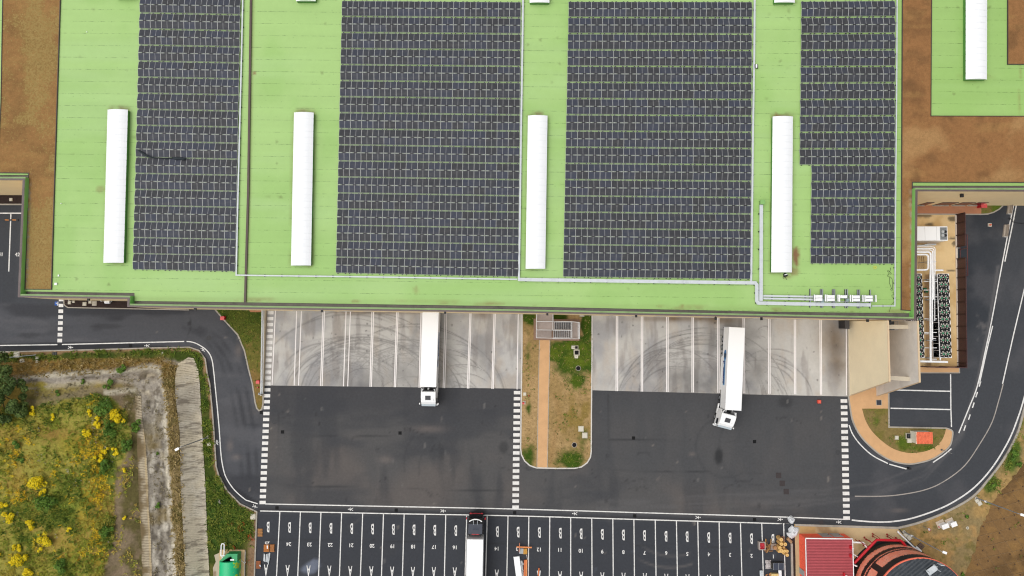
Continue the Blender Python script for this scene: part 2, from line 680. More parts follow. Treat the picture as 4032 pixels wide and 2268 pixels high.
def asphalt_col(u, v, x, y):
    n1, n2, n3 = fbm(x, y, 14, 1), fbm(x, y, 4, 2), fbm(x * 0.35, y, 5, 5)
    c = np.tile(An(62, 64, 68), (u.size, 1))
    yd = soft(u, v, YARD, 10)
    c = mixc(c, An(76, 75, 75), yd)
    c = mixc(c, An(96, 88, 83), yd * sm(n1, 0.48, 0.72) * 0.45)
    c = mixc(c, An(56, 57, 60), yd * sm(fbm(x * 1.6, y * 0.35, 6, 6), 0.5, 0.7) * 0.6)
    c = mixc(c, An(60, 61, 64), yd * sm(n3, 0.52, 0.75) * 0.8)
    c = mixc(c, An(56, 57, 61), yd * sm(v, 1700, 1580) * 0.7)
    rt = soft(u, v, [(2330, 1540), (3335, 1550), (3335, 2045), (2330, 1830)], 60)
    c = mixc(c, An(68, 69, 71), rt * 0.75)
    lr = soft(u, v, [(-80, 1190), (860, 1215), (985, 1500), (1040, 1620), (1040, 1990), (900, 1900), (830, 1500), (760, 1370), (-80, 1370)], 8)
    c = mixc(c, An(72, 73, 77), lr)
    c = mixc(c, An(50, 51, 55), lr * sm(n3, 0.45, 0.6) * 0.75)
    c = mixc(c, An(84, 84, 87), lr * sm(fbm(x * 0.4, y * 1.5, 4, 8), 0.52, 0.7) * 0.6)
    c = mixc(c, An(90, 86, 84), lr * sm(n2, 0.58, 0.8) * 0.5 * sm(v, 1500, 1620))
    for off_, wd, am in ((-6, 10, 0.7), (26, 9, 0.6), (-36, 8, 0.45)):
        path = [(760 + off_, 1290), (840 + off_, 1330), (905 + off_, 1420), (945 + off_, 1540), (975 + off_, 1700), (990 + off_, 1880)]
        c = mixc(c, An(48, 49, 53), lr * np.exp(-(dline(u, v, path) / wd) ** 2) * am * sm(fbm(x, y, 3, 12), 0.3, 0.65))
    c = mixc(c, An(58, 60, 64), soft(u, v, [(-80, 700), (80, 700), (60, 1190), (-80, 1190)], 10))
    sid = np.minimum(dline(u, v, [(0, 1368), (470, 1358), (520, 1364), (785, 1395), (822, 1440), (836, 1560), (850, 1800), (885, 1905), (1000, 1982)]), 1e9)
    c = mixc(c, An(46, 47, 50), sm(sid, 17, 11))
    c = mixc(c, An(52, 52, 54), soft(u, v, [(1016, 1998), (3320, 2052), (3320, 2066), (1016, 2016)], 5))
    st = soft(u, v, STALLS, 3)
    c = mixc(c, An(54, 56, 61), st)
    c = mixc(c, An(56, 57, 60), st * sm(n2, 0.55, 0.8) * 0.6)
    c = mixc(c, An(104, 110, 124), st * sm(fbm(x, y, 3, 9) + 0.55 * blob(u, v, 1245, 2235, 70, 30) + 0.2 * blob(u, v, 1230, 2210, 25, 30), 0.78, 1.05) * 0.8)
    rr = soft(u, v, [(3340, 1570), (3640, 1500), (3770, 1460), (3770, 820), (4150, 700), (4150, 1600), (3900, 1980), (3600, 2090), (3340, 2075)], 12)
    c = mixc(c, An(60, 62, 66), rr)
    c = mixc(c, An(50, 53, 58), rr * soft(u, v, [(3770, 840), (3960, 800), (3900, 1300), (3780, 1300)], 30))
    c = mixc(c, An(112, 108, 106), rr * sm(fbm(x, y, 2.2, 31) + 0.35 * blob(u, v, 3845, 1262, 40, 50), 0.78, 1.05) * 0.75)
    c = mixc(c, An(74, 74, 77), rr * sm(fbm(x, y, 6, 33), 0.52, 0.75) * 0.6)
    # wheel tracks in the bend, pale sweeps in the yard
    for k in range(9):
        o_ = k * 13 - 40
        tr = [(2350, 1985 + o_ * 0.3), (3100, 1960 + o_ * 0.6), (3450, 1925 + o_ * 0.5), (3640, 1850 + o_ * 0.6), (3790, 1700 + o_ * 0.4), (3850, 1500), (3890, 1300), (3930, 1050)]
        c = mixc(c, An(88, 87, 88), np.exp(-(dline(u, v, tr) / 4.5) ** 2) * 0.4 * sm(vnoise(x, y, 5, 50 + k), 0.3, 0.8))
    for cx, cy, rr_, a0, a1, am in ((2640, 1985, 250, 180, 290, .55), (2650, 1985, 205, 180, 290, .45), (1780, 1830, 190, 95, 190, .3), (1810, 1850, 160, 95, 190, .3), (2860, 1760, 120, 100, 300, .3), (2980, 1760, 150, 90, 280, .25), (1250, 1870, 240, 300, 60, .2), (1930, 2000, 330, 200, 280, .3)):
        d = np.abs(np.hypot(u - cx, v - cy) - rr_)
        an = (np.degrees(np.arctan2(-(v - cy), u - cx)) + 360) % 360
        on = ((an > a0) & (an < a1)) if a0 < a1 else ((an > a0) | (an < a1))
        ton = An(96, 92, 90) if rr_ > 195 else An(50, 51, 54)
        c = mixc(c, ton, np.exp(-(d / 4.5) ** 2) * am * on * sm(vnoise(x, y, 6, 77), 0.15, 0.6))
    # seams between paving lanes, oil, drips
    for ln in ([(1100, 1630), (1095, 2000)], [(1110, 1712), (1720, 1722)], [(2395, 1555), (2400, 1850)], [(2400, 1730), (2980, 1742)], [(2070, 1846), (3000, 1862)], [(1040, 1910), (2020, 1935)], [(1010, 2122), (3100, 2160)], [(745, 1230), (752, 1290), (738, 1320), (735, 1348)]):
        c = mixc(c, An(46, 47, 49), np.exp(-(dline(u, v, ln) / 2.6) ** 2) * 0.65 * sm(vnoise(x, y, 3, 21), 0.2, 0.7))
    for cx, cy, rx, ry, am in ((2830, 1795, 18, 34, .8), (1985, 1760, 22, 30, .5), (1890, 2012, 32, 10, .95), (2990, 1990, 10, 14, .4), (2045, 1350, 9, 60, .4), (3095, 1585, 40, 30, .5), (1740, 1790, 14, 40, .3), (120, 1320, 60, 12, .4), (420, 1285, 70, 10, .4)):
        c = mixc(c, An(38, 39, 41), sm(fbm(x, y, 2.2, 41) * 0.6 + blob(u, v, cx, cy, rx, ry), 0.55, 1.1) * am)
    for cx, cy, rx, ry in ((1520, 1810, 26, 14), (2725, 1788, 12, 7), (1690, 1690, 60, 14), (2590, 1888, 5, 5), (930, 1800, 16, 10), (905, 1755, 12, 22), (3540, 2010, 30, 8), (940, 1380, 14, 26)):
        c = mixc(c, An(118, 108, 102), blob(u, v, cx, cy, rx, ry) * 0.4)
    r = random.Random(77)
    for k in range(170):   # drips, scuffs and small patches
        cu, cv = r.uniform(1050, 3330), r.uniform(1540, 2000)
        if k > 110:
            cu, cv = r.uniform(0, 990), r.uniform(1220, 1980)
        if k > 140:
            cu, cv = r.uniform(1020, 3100), r.uniform(2030, 2268)
        a_ = r.uniform(2, 7)
        c = mixc(c, An(*r.choice(((40, 40, 42), (48, 48, 50), (104, 102, 100), (118, 112, 106)))), sm(blob(u, v, cu, cv, a_, a_ * r.uniform(.5, 2)), .3, .75) * r.uniform(.25, .7))
    for k in range(14):    # wandering cracks
        cu, cv = r.uniform(1080, 3200), r.uniform(1600, 1950)
        pth = [(cu, cv)]
        for s_ in range(7):
            cu, cv = cu + r.uniform(-14, 40), cv + r.uniform(-16, 16)
            pth.append((cu, cv))
        c = mixc(c, An(44, 44, 46), np.exp(-(dline(u, v, pth) / 2.2) ** 2) * 0.4)
    return c * (1.24 + 0.12 * fbm(x, y, 1.0, 3))[:, None]

gx = np.arange(-96, 97, 0.3)
gy = np.arange(-54, 33, 0.3)
X, Y = np.meshgrid(gx, gy)
X, Y = X.ravel(), Y.ravel()
me = bpy.data.meshes.new("asphalt_yard")
nx, ny = len(gx), len(gy)
ii, jj = np.meshgrid(np.arange(nx - 1), np.arange(ny - 1))
b0 = (jj * nx + ii).ravel()
Fq = np.column_stack((b0, b0 + 1, b0 + nx + 1, b0 + nx))
me.vertices.add(len(X))
me.vertices.foreach_set("co", np.column_stack((X, Y, 0 * X)).astype(np.float32).ravel())
me.loops.add(Fq.size)
me.loops.foreach_set("vertex_index", Fq.astype(np.int32).ravel())
me.polygons.add(len(Fq))
me.polygons.foreach_set("loop_start", np.arange(0, Fq.size, 4, dtype=np.int32))
me.polygons.foreach_set("loop_total", np.full(len(Fq), 4, dtype=np.int32))
U, V_ = proj(X, Y, 0 * X)
at = me.attributes.new("tint", "FLOAT_COLOR", "POINT")
at.data.foreach_set("color", np.column_stack((np.clip(asphalt_col(U, V_, X, Y), .004, .9), np.ones(len(X)))).astype(np.float32).ravel())
me.update(calc_edges=True)
me.materials.append(M_field("asphalt", 0.9, 2.6, 0.19, 0.25, 0.01, 0.25))
o = bpy.data.objects.new("asphalt_yard", me)
COL.objects.link(o)
struct(o)

# concrete aprons in front of the docks, with tyre scrub
def tyre_field(u, v, x, y, sw, seed, wear):
    r = random.Random(seed)
    t = np.zeros(u.size)
    for cx, cy, r0, r1, n in sw:
        for i in range(n):
            rr_ = r.uniform(r0, r1)
            ex = r.uniform(0.85, 1.25)
            ox, oy = r.uniform(-45, 45), r.uniform(-20, 45)
            d = np.abs(np.hypot((u - cx - ox) / ex, v - cy - oy) - rr_)
            an = (np.degrees(np.arctan2(-(v - cy - oy), u - cx - ox)) + 360) % 360
            a0 = r.uniform(-10, 70)
            a1 = a0 + r.uniform(60, 130)
            t = np.maximum(t, np.exp(-(d / r.uniform(1.6, 3.4)) ** 2) * r.uniform(0.2, 0.7) * sm(an, a0 - 12, a0 + 12) * sm(an, a1 + 12, a1 - 12))
    for cx, cy, rx, ry, am in wear:
        t = np.maximum(t, am * blob(u, v, cx, cy, rx, ry) * (0.5 + 0.9 * fbm(x, y, 1.6, seed + 3)))
    return np.clip(t, 0, 1)

def apron_col(sw, seed, wear, brown):
    def f(u, v, x, y):
        n1, n2 = fbm(x, y, 7, seed), fbm(x, y * 0.5, 2.2, seed + 1)
        c = np.tile(An(188, 182, 174), (u.size, 1))
        c = mixc(c, An(160, 156, 153), sm(n1, 0.42, 0.62))
        c = mixc(c, An(196, 190, 182), sm(fbm(x, y, 3.5, seed + 9), 0.55, 0.75) * 0.6)
        c = mixc(c, An(182, 168, 152), sm(n2, 0.5, 0.8) * 0.6)
        c = mixc(c, An(140, 132, 126), sm(fbm(x * 2.5, y * 0.5, 3, seed + 7), 0.55, 0.75) * 0.55)
        for cx, cy, rx, ry, am in brown:
            c = mixc(c, An(120, 100, 78), np.clip(blob(u, v, cx, cy, rx, ry) * am * (0.4 + n2), 0, 1))
        t = tyre_field(u, v, x, y, sw, seed, wear)
        c = mixc(c, An(70, 67, 66), t * 0.82)
        for k in range(46):
            r = random.Random(seed * 100 + k)
            cx, cy = r.uniform(u.min(), u.max()), r.uniform(1240, 1540)
            c = mixc(c, An(70, 66, 64), sm(blob(u, v, cx, cy, r.uniform(2, 5), r.uniform(2, 6)), 0.3, 0.7) * r.uniform(0.2, 0.7))
        return c * np.array([1.12, 1.16, 1.20])
    return f

m_apron = M_field("concrete apron", 0.85, 2.0, 0.1, 0.2, 0.01)
AP1 = [(1046, 1195), (2055, 1195), (2053, 1531), (2016, 1529.8), (1034, 1517.5)]
AP2 = [(2324, 1195), (3341, 1195), (3341, 1561), (3024, 1554.8), (2329, 1536.5)]
struct(field("concrete_apron", AP1, 0.15, m_apron, apron_col([(1420, 1565, 90, 330, 48), (1600, 1590, 80, 300, 36), (1330, 1560, 100, 240, 22), (1780, 1580, 100, 260, 16)], 11,
       [(1430, 1500, 190, 70, .55), (1600, 1470, 160, 90, .5), (1760, 1440, 40, 120, .5), (1900, 1390, 30, 80, .45), (1630, 1400, 20, 160, .5)],
       [(1420, 1225, 120, 14, .7), (1560, 1228, 150, 10, .7), (1890, 1240, 60, 16, .5)]), z0=0.012))
struct(field("concrete_apron", AP2, 0.15, m_apron, apron_col([(2740, 1600, 70, 310, 64), (2640, 1580, 80, 220, 26), (3000, 1310, 12, 45, 8), (3010, 1560, 60, 200, 14)], 23,
       [(2740, 1500, 170, 80, .75), (2800, 1330, 40, 70, .6), (2990, 1450, 60, 120, .55), (2960, 1320, 60, 70, .4), (3290, 1380, 30, 110, .5)],
       [(2700, 1255, 200, 12, .9), (2850, 1262, 60, 16, .9), (3270, 1330, 50, 80, .8), (3300, 1450, 40, 90, .6)]), z0=0.012))

# ================================================================== painted markings
ZL, ZM = 0.022, 0.018
CWZ = 0.02

def line(name, px, w, z=ZL, mat=None, closed=False):
    b = MB()
    if len(px) >= 4:
        px = smooth(px)
    b.ribbon(xy(px, z), w, z, closed=closed)
    return struct(b.build(name, mat or m_paint))

lines_thick = [
    [q(0, 1, -60, 1159), q(0, 1, 433, 1152)],
    [q(0, 1, 467, 1151), q(0, 1, 1390, 1128)],
    [q(0, 1, 1408, 1128), q(0, 1, 1440, 1131), q(0, 1, 1485, 1145), q(0, 1, 1540, 1178), q(0, 1, 1578, 1217), q(0, 1, 1600, 1268), q(0, 1, 1612, 1345), q(0, 1, 1622, 1449), q(0, 2, 1640, 180), q(0, 2, 1655, 350), q(0, 2, 1666, 510), q(0, 2, 1680, 615), q(0, 2, 1706, 705), q(0, 2, 1765, 795), q(0, 2, 1845, 868), q(0, 2, 1880, 884), q(1, 2, 12, 904)],
    [q(1, 2, 70, 905), q(1, 2, 1000, 924), q(1, 2, 1932, 943), q(2, 2, 1000, 972), q(2, 2, 1932, 1000), q(3, 2, 570, 1021)],
    [q(1, 2, 31, 958), q(1, 2, 1000, 978), q(1, 2, 1932, 995), q(2, 2, 1000, 1024), q(2, 2, 1932, 1051), q(3, 2, 124, 1056)],
    [q(3, 2, 1945, 60), q(3, 2, 1925, 135), q(3, 2, 1890, 245), q(3, 2, 1820, 420), q(3, 2, 1700, 620), q(3, 2, 1560, 778), q(3, 2, 1400, 890), q(3, 2, 1250, 960), q(3, 2, 1080, 1015), q(3, 2, 950, 1037), q(3, 2, 850, 1042), q(3, 2, 740, 1037), q(3, 2, 632, 1027)],
]
for l_ in lines_thick:
    line("lane_line", l_, 0.17 if l_ is not lines_thick[-1] else 0.24)
lines_thin = [
    [q(3, 1, 1868, 30), q(3, 1, 1830, 215), q(3, 1, 1785, 450), q(3, 1, 1740, 690), q(3, 1, 1690, 960), q(3, 1, 1640, 1200), q(3, 2, 1580, 15), q(3, 2, 1525, 160), q(3, 2, 1440, 370)],
    [q(3, 1, 1887, 32), q(3, 1, 1845, 250), q(3, 1, 1805, 440), q(3, 1, 1788, 525)],
    [q(3, 1, 1695, 1010), q(3, 1, 1650, 1200), q(3, 1, 1595, 1449)],
    [q(3, 1, 1945, 690), q(3, 1, 1850, 1090), q(3, 1, 1770, 1449)],
    [q(3, 2, 612, 310), q(3, 2, 640, 380), q(3, 2, 700, 460), q(3, 2, 790, 540), q(3, 2, 905, 600)],
    [q(3, 2, 915, 605), q(3, 2, 1045, 641)],
    [q(3, 2, 1245, 592), q(3, 2, 1320, 542), q(3, 2, 1385, 487)],
    [q(3, 2, 905, 44), q(3, 2, 1374, 55)], [q(3, 2, 925, 183), q(3, 2, 1376, 193)],
    [q(3, 1, 1378, 1375), q(3, 2, 1380, 180), q(3, 2, 1385, 325)],
    [q(0, 1, -60, 160), q(0, 1, 165, 160)], [q(0, 1, 82, 167), q(0, 1, 66, 600)],
]
for l_ in lines_thin:
    line("lane_line", l_, 0.19, ZM)
line("lane_line", [q(3, 2, 1775, 0), q(3, 2, 1740, 130), q(3, 2, 1690, 290), q(3, 2, 1600, 450), q(3, 2, 1480, 620), q(3, 2, 1320, 740), q(3, 2, 1180, 800), q(3, 2, 1000, 835), q(3, 2, 850, 847), q(3, 2, 655, 847)], 0.17, ZM, m_worn)
for x0, y0 in ((1600, 0), (1575, 80), (1550, 160), (1520, 250), (1485, 332)):
    line("lane_dash", [q(3, 2, x0 + 6, y0 - 20), q(3, 2, x0 - 7, y0 + 20)], 0.19, ZM)

# dock bay lines on the concrete (top x in sheet row 1, bottom x in sheet row 2)
bays = [(1, 147, 121), (1, 307, 288), (1, 343, 321), (1, 506, 487), (1, 517, 499), (1, 680, 660), (1, 713, 692), (1, 875, 860), (1, 888, 871),
        (1, 1062, 1043), (1, 1073, 1053), (1, 1246, 1230), (1, 1256, 1240), (1, 1427, 1412), (1, 1440, 1424), (1, 1615, 1595), (1, 1624, 1606),
        (1, 1797, 1780), (1, 1807, 1790), (2, 47, 38), (2, 607, 600), (2, 787, 785), (2, 798, 797), (2, 975, 975), (2, 987, 986), (2, 1166, 1167),
        (2, 1178, 1178), (2, 1358, 1358), (2, 1369, 1370), (2, 1550, 1553), (2, 1561, 1564), (2, 1742, 1745), (2, 1753, 1757), (3, 3, 5), (3, 15, 16),
        (3, 197, 200), (3, 208, 210), (3, 390, 395), (3, 401, 405), (3, 590, 592)]
for c_, xt, xb in bays:
    ut, ub = 1008 * c_ + xt / 1.91667, 1008 * c_ + xb / 1.91667
    vb = 1517 + (ub - 1034) * 0.0175
    line("bay_line", [(ut + 0.3, 1212), (ub, vb - 1.5)], 0.15, CWZ, m_paint2)
line("bay_line", [(2330, 1540), (2331, 1240)], 0.12, CWZ, m_paint2)

# crosswalks: painted blocks
def crosswalk(p0, p1, n, wu, hv, skip=()):
    b = MB()
    for i in range(n):
        if i in skip:
            continue
        t = i / (n - 1)
        u, v = p0[0] + (p1[0] - p0[0]) * t, p0[1] + (p1[1] - p0[1]) * t
        c = P(u, v, CWZ)
        k = H / F
        b.add([(c.x - wu * k / 2, c.y - hv * k / 2, CWZ), (c.x + wu * k / 2, c.y - hv * k / 2, CWZ), (c.x + wu * k / 2, c.y + hv * k / 2, CWZ), (c.x - wu * k / 2, c.y + hv * k / 2, CWZ)], [(0, 1, 2, 3)])
    return struct(b.build("crosswalk", m_cross))

m_cross = M("crosswalk paint", A(238, 235, 230), 0.7, 0.06, 2.5, dirt=A(110, 108, 106), dirt_amt=0.3)
crosswalk((1065.6, 1231.3), (1034, 1978.5), 33, 24, 13)
crosswalk((2036, 1546), (2030, 1997), 20, 25.5, 13)
crosswalk((3323, 1578.8), (3333.4, 2040), 20, 26, 13.5)
crosswalk(q(0, 1, 462, 811), q(0, 1, 451, 1121), 8, 18.5, 14)

# parking stalls
stl = [(1, 180, 965, 155), (1, 335, 968, 315), (1, 490, 971, 472), (1, 646, 975, 630), (1, 805, 978, 788), (1, 962, 980, 947), (1, 1118, 983, 1105),
       (1, 1275, 987, 1263), (1, 1432, 990, 1422), (1, 1590, 993, 1578), (1, 1745, 997, 1733), (1, 1902, 998, 1893), (2, 127, 1002, 123), (2, 285, 1006, 282),
       (2, 443, 1011, 443), (2, 602, 1017, 604), (2, 761, 1020, 764), (2, 920, 1025, 924), (2, 1081, 1030, 1087), (2, 1241, 1035, 1248), (2, 1402, 1040, 1410),
       (2, 1563, 1045, 1570), (2, 1724, 1048, 1735), (2, 1885, 1052, 1897), (3, 118, 1056, 130)]
for c_, xt, yt, xb in stl:
    a, b_ = q(c_, 2, xt, yt), q(c_, 2, xb, 1449)
    e = (a[0] + (b_[0] - a[0]) * 1.3, a[1] + (b_[1] - a[1]) * 1.3)
    line("stall_line", [a, e], 0.16, ZM)

GL = [  # stall number, sheet column, B centre, number centre, A centre
    ("25", 1, (92, 1075), (84, 1202), (75, 1400)), ("24", 1, (253, 1078), (247, 1207), (238, 1403)), ("23", 1, (409, 1081), (402, 1210), (396, 1407)),
    ("22", 1, (566, 1084), (560, 1213), (553, 1408)), ("21", 1, (723, 1087), (717, 1216), (711, 1411)), ("20", 1, (880, 1090), (876, 1220), (870, 1413)),
    ("19", 1, (1037, 1093), (1031, 1223), (1027, 1416)), ("18", 1, (1193, 1096), (1188, 1226), (1184, 1418)), ("17", 1, (1350, 1099), (1345, 1229), (1342, 1419)),
    ("16", 1, (1508, 1102), (1502, 1232), (1500, 1422)), ("14", 1, (1822, 1110), (1818, 1241), (1817, 1438)), ("13", 2, (47, 1113), (47, 1244), (44, 1442)),
    ("12", 2, (207, 1116), (205, 1248), (203, 1446)), ("11", 2, (365, 1121), (361, 1250), (362, 1451)), ("10", 2, (522, 1126), (521, 1257), (522, 1454)),
    ("9", 2, (682, 1130), (681, 1263), (682, 1459)), ("8", 2, (841, 1135), (841, 1267), (842, 1462)), ("7", 2, (1000, 1139), (1001, 1272), (1003, 1465)),
    ("6", 2, (1163, 1145), (1164, 1275), (1165, 1470)), ("5", 2, (1322, 1148), (1323, 1281), (1325, 1474)), ("4", 2, (1485, 1154), (1486, 1284), (1488, 1478)),
    ("3", 2, (1646, 1158), (1646, 1288), (1650, 1482)), ("2", 2, (1808, 1163), (1808, 1295), (1812, 1488)), ("1", 3, (38, 1168), (40, 1300), (44, 1496))]
for num, c_, pb, pn, pa in GL:
    tl = 0.018 * (P(*q(c_, 2, *pb)).x / -40) if False else 0.0
    for nm, tx, pp, sz, sx in (("stall_letter", "B", pb, 2.3, 0.37), ("stall_number", num, pn, 0.82, 0.95), ("stall_letter", "A", pa, 2.45, 0.36)):
        l_ = P(*q(c_, 2, *pp), ZL + 0.004)
        struct(font(nm, tx, sz, m_paint, l_, (0, 0, PI + tl), sx=sx, bold=0.045 if sz > 1 else 0.02))
for tx, p_ in (("41", (6, 472)), ("42", (132, 473))):
    struct(font("stall_number", tx, 0.82, m_paint, P(*q(0, 1, *p_), ZL), (0, 0, 0), bold=0.02))

# walking-person signs painted on the footway
def walker(u, v, ang):
    c = P(u, v, ZL + 0.004)
    R = Matrix.Rotation(math.radians(ang), 2)
    b = MB()
    k = [0]

    def seg(p, r_, wd):
        k[0] += 1
        z = ZL + 0.004 + 0.0012 * k[0]
        p, r_ = Vector(p), Vector(r_)
        d = (r_ - p).normalized()
        s = Vector((-d.y, d.x)) * wd / 2
        b.add([(*(R @ x + c.xy), z) for x in (p - s, r_ - s, r_ + s, p + s)], [(0, 1, 2, 3)])
    seg((0, 0.16), (0, -0.16), 0.15)
    seg((0, -0.1), (-0.24, -0.42), 0.09)
    seg((0, -0.1), (0.2, -0.44), 0.09)
    seg((-0.02, 0.14), (-0.26, -0.06), 0.075)
    seg((0.02, 0.14), (0.26, -0.02), 0.075)
    b.add([(*(R @ Vector((0.085 * math.cos(t), 0.32 + 0.085 * math.sin(t))) + c.xy), ZL + 0.004) for t in (2 * PI * i / 10 for i in range(10))], [tuple(range(10))])
    struct(b.build("walker_sign", m_paint))

for p_, a_ in ((q(0, 1, 533, 1173), -90), (q(0, 1, 1108, 1160), 90), (q(0, 1, 1533, 1190), 215), (q(0, 2, 1637, 440), 0), (q(0, 2, 1925, 925), -110),
               (q(1, 2, 712, 945), 90), (q(1, 2, 1413, 958), -90), (q(2, 2, 472, 978), 90), (q(2, 2, 1405, 1007), -90), (q(3, 2, 93, 1022), -90), (q(3, 2, 533, 1042), 90)):
    walker(*p_, a_)

# drains, manholes and covers set in the paving
def cover(u, v, s, mat, z=0.03, name="drain_cover", rz=0.0, rim=None, zb=0.0):
    c = P(u, v, z)
    b = MB()
    b.box((c.x, c.y, (z + zb) / 2), (s, s, z - zb), rz)
    if rim is not None:
        b.box((c.x, c.y, z + 0.01), (s * 0.55, s * 0.55, 0.02), rz, 1)
    return struct(b.build(name, [mat, rim or mat]))

for u, v in (q(1, 2, 200, 362), q(1, 2, 1087, 370), q(2, 2, 917, 408), q(2, 2, 1831, 435), q(1, 2, 1058, 952), q(2, 2, 20, 972), q(2, 2, 926, 996), q(2, 2, 1831, 1024), q(1, 2, 158, 936), q(1, 2, 40, 215), q(0, 1, 985, 1161), q(0, 1, 415, 1218)):
    cover(u, v, 0.52, m_iron)
for u, v in (q(3, 2, 80, 690), q(3, 2, 108, 750), q(3, 2, 138, 812)):
    cover(u, v, 0.86, M("rusty cover", A(62, 55, 55), 0.8, 0.2, 6.0))
cover(*q(3, 2, 403, 1045), 0.6, M("rusty cover", A(72, 62, 62)), rz=0.2)
for u, v in (q(1, 2, 140, 285), q(3, 2, 528, 516), q(0, 1, 1577, 1102)):
    b = MB()
    c = P(u, v, 0)
    b.cyl((c.x, c.y), 0, 0.012, 0.42, 20)
    struct(b.build("manhole_cover", M("worn iron", A(66, 66, 68), 0.8, 0.2, 5.0)))

# ================================================================== islands, kerbs and verges
def kerb(px, w=0.18, z1=0.14, closed=False, mat=None):
    b = MB()
    a = xy(px, 0.1)
    L, R = offs(a, w / 2, closed), offs(a, -w / 2, closed)
    b.ring(L, R, -0.02, z1, closed=closed)
    return struct(b.build("kerb", mat or m_kerb))

m_turf = M_field("dry turf", 0.95, 2.4, 0.42, 0.6, 0.08, 0.1)

# middle lawn between the aprons
MID = [(2056, 1205), (2055, 1400), (2052, 1600), (2050, 1768), (2053, 1790), (2066, 1815), (2086, 1833), (2112, 1842), (2190, 1844), (2262, 1844), (2290, 1838), (2312, 1822), (2325, 1800), (2328, 1776), (2329, 1600), (2331, 1400), (2331.5, 1205)]

def mid_col(u, v, x, y):
    n, n2 = fbm(x, y, 3.5, 61), fbm(x, y, 1.2, 62)
    c = np.tile(An(178, 148, 104), (u.size, 1))
    c = mixc(c, An(156, 130, 84), sm(n, 0.45, 0.65) * 0.8)
    c = mixc(c, An(142, 120, 66), soft(u, v, [(2215, 1560), (2335, 1560), (2335, 1700), (2210, 1700)], 40) * sm(n2, 0.35, 0.65))
    g = np.maximum.reduce([1.1 * blob(u, v, 2275, 1400, 100, 85), 1.0 * blob(u, v, 2200, 1385, 55, 50), 0.9 * blob(u, v, 2310, 1280, 26, 110), 0.8 * blob(u, v, 2270, 1500, 50, 40), 0.85 * blob(u, v, 2250, 1815, 60, 45),
                           0.7 * blob(u, v, 2080, 1800, 35, 55), 0.5 * blob(u, v, 2085, 1600, 14, 70), 0.4 * blob(u, v, 2080, 1400, 18, 140), 0.5 * blob(u, v, 2300, 1740, 30, 60), 0.8 * blob(u, v, 2085, 1250, 30, 40), 0.8 * blob(u, v, 2190, 1248, 60, 20)])
    c = mixc(c, An(62, 86, 26), sm(g * 0.8 + n2 * 0.5, 0.42, 0.74))
    c = mixc(c, An(112, 124, 36), sm(g * 0.5 + fbm(x, y, 1.5, 68) * 0.6, 0.55, 0.85) * 0.5)
    c = mixc(c, An(160, 128, 84), np.exp(-(dline(u, v, [(2185, 1560), (2205, 1640), (2180, 1740), (2165, 1830)]) / 12) ** 2) * 0.6)
    return c

struct(field("lawn_ground", MID, 0.22, m_turf, mid_col, z0=0.1))
kerb(MID, 0.2, 0.15, True, mat=M("pale kerb", A(216, 211, 204), 0.8, 0.06, 1.0))
b = MB()
PATH = [q(2, 1, 209, 1118), q(2, 1, 206, 1300), q(2, 2, 202, 0), q(2, 2, 190, 631), q(2, 2, 265, 631), q(2, 2, 276, 0), q(2, 1, 281, 1300), q(2, 1, 284, 1118)]
b.prism(xy(PATH, 0.12), 0.0, 0.125)
struct(b.build("footpath", m_brick))
kerb([q(2, 1, 207, 1118), q(2, 1, 203, 1300), q(2, 2, 200, 0), q(2, 2, 188, 631)], 0.1, 0.15)
kerb([q(2, 1, 286, 1118), q(2, 1, 283, 1300), q(2, 2, 278, 0), q(2, 2, 267, 631)], 0.1, 0.15)

# triangular lawn west of the first apron
TRI = [(826, 1200), (848, 1220), (879, 1256), (937, 1319), (963, 1382), (978, 1450), (994, 1512), (1005, 1585), (1011, 1607), (1020, 1617), (1031, 1612), (1036, 1590), (1037, 1500), (1042, 1200)]

def tri_col(u, v, x, y):
    n, n2 = fbm(x, y, 3, 71), fbm(x, y, 1.0, 72)
    c = np.tile(An(136, 112, 66), (u.size, 1))
    c = mixc(c, An(86, 92, 38), sm(n2 * 0.6 + sm(v, 1480, 1240) * 0.55, 0.42, 0.75))
    c = mixc(c, An(60, 80, 28), sm(n * 0.6 + sm(v, 1420, 1230) * 0.5, 0.6, 0.85))
    c = mixc(c, An(90, 104, 40), sm(n, 0.5, 0.7) * 0.5)
    return c

struct(field("lawn_ground", TRI, 0.22, m_turf, tri_col, z0=0.1))
kerb(TRI[:-1], 0.22, 0.15)
b = MB()
b.prism(xy([(1039, 1205), (1051, 1205), (1040, 1545), (1028, 1545)], 0.1), 0, 0.6)
struct(b.build("retaining_kerb", M("weathered kerb", A(190, 178, 154), 0.85, 0.1, 1.5, dirt=A(150, 132, 104), dirt_amt=0.4)))
b = MB()
b.prism(xy([(975, 1205), (1032, 1205), (1032, 1229), (985, 1229)], 0.12), 0, 0.135)
struct(b.build("pavement", m_brick2))

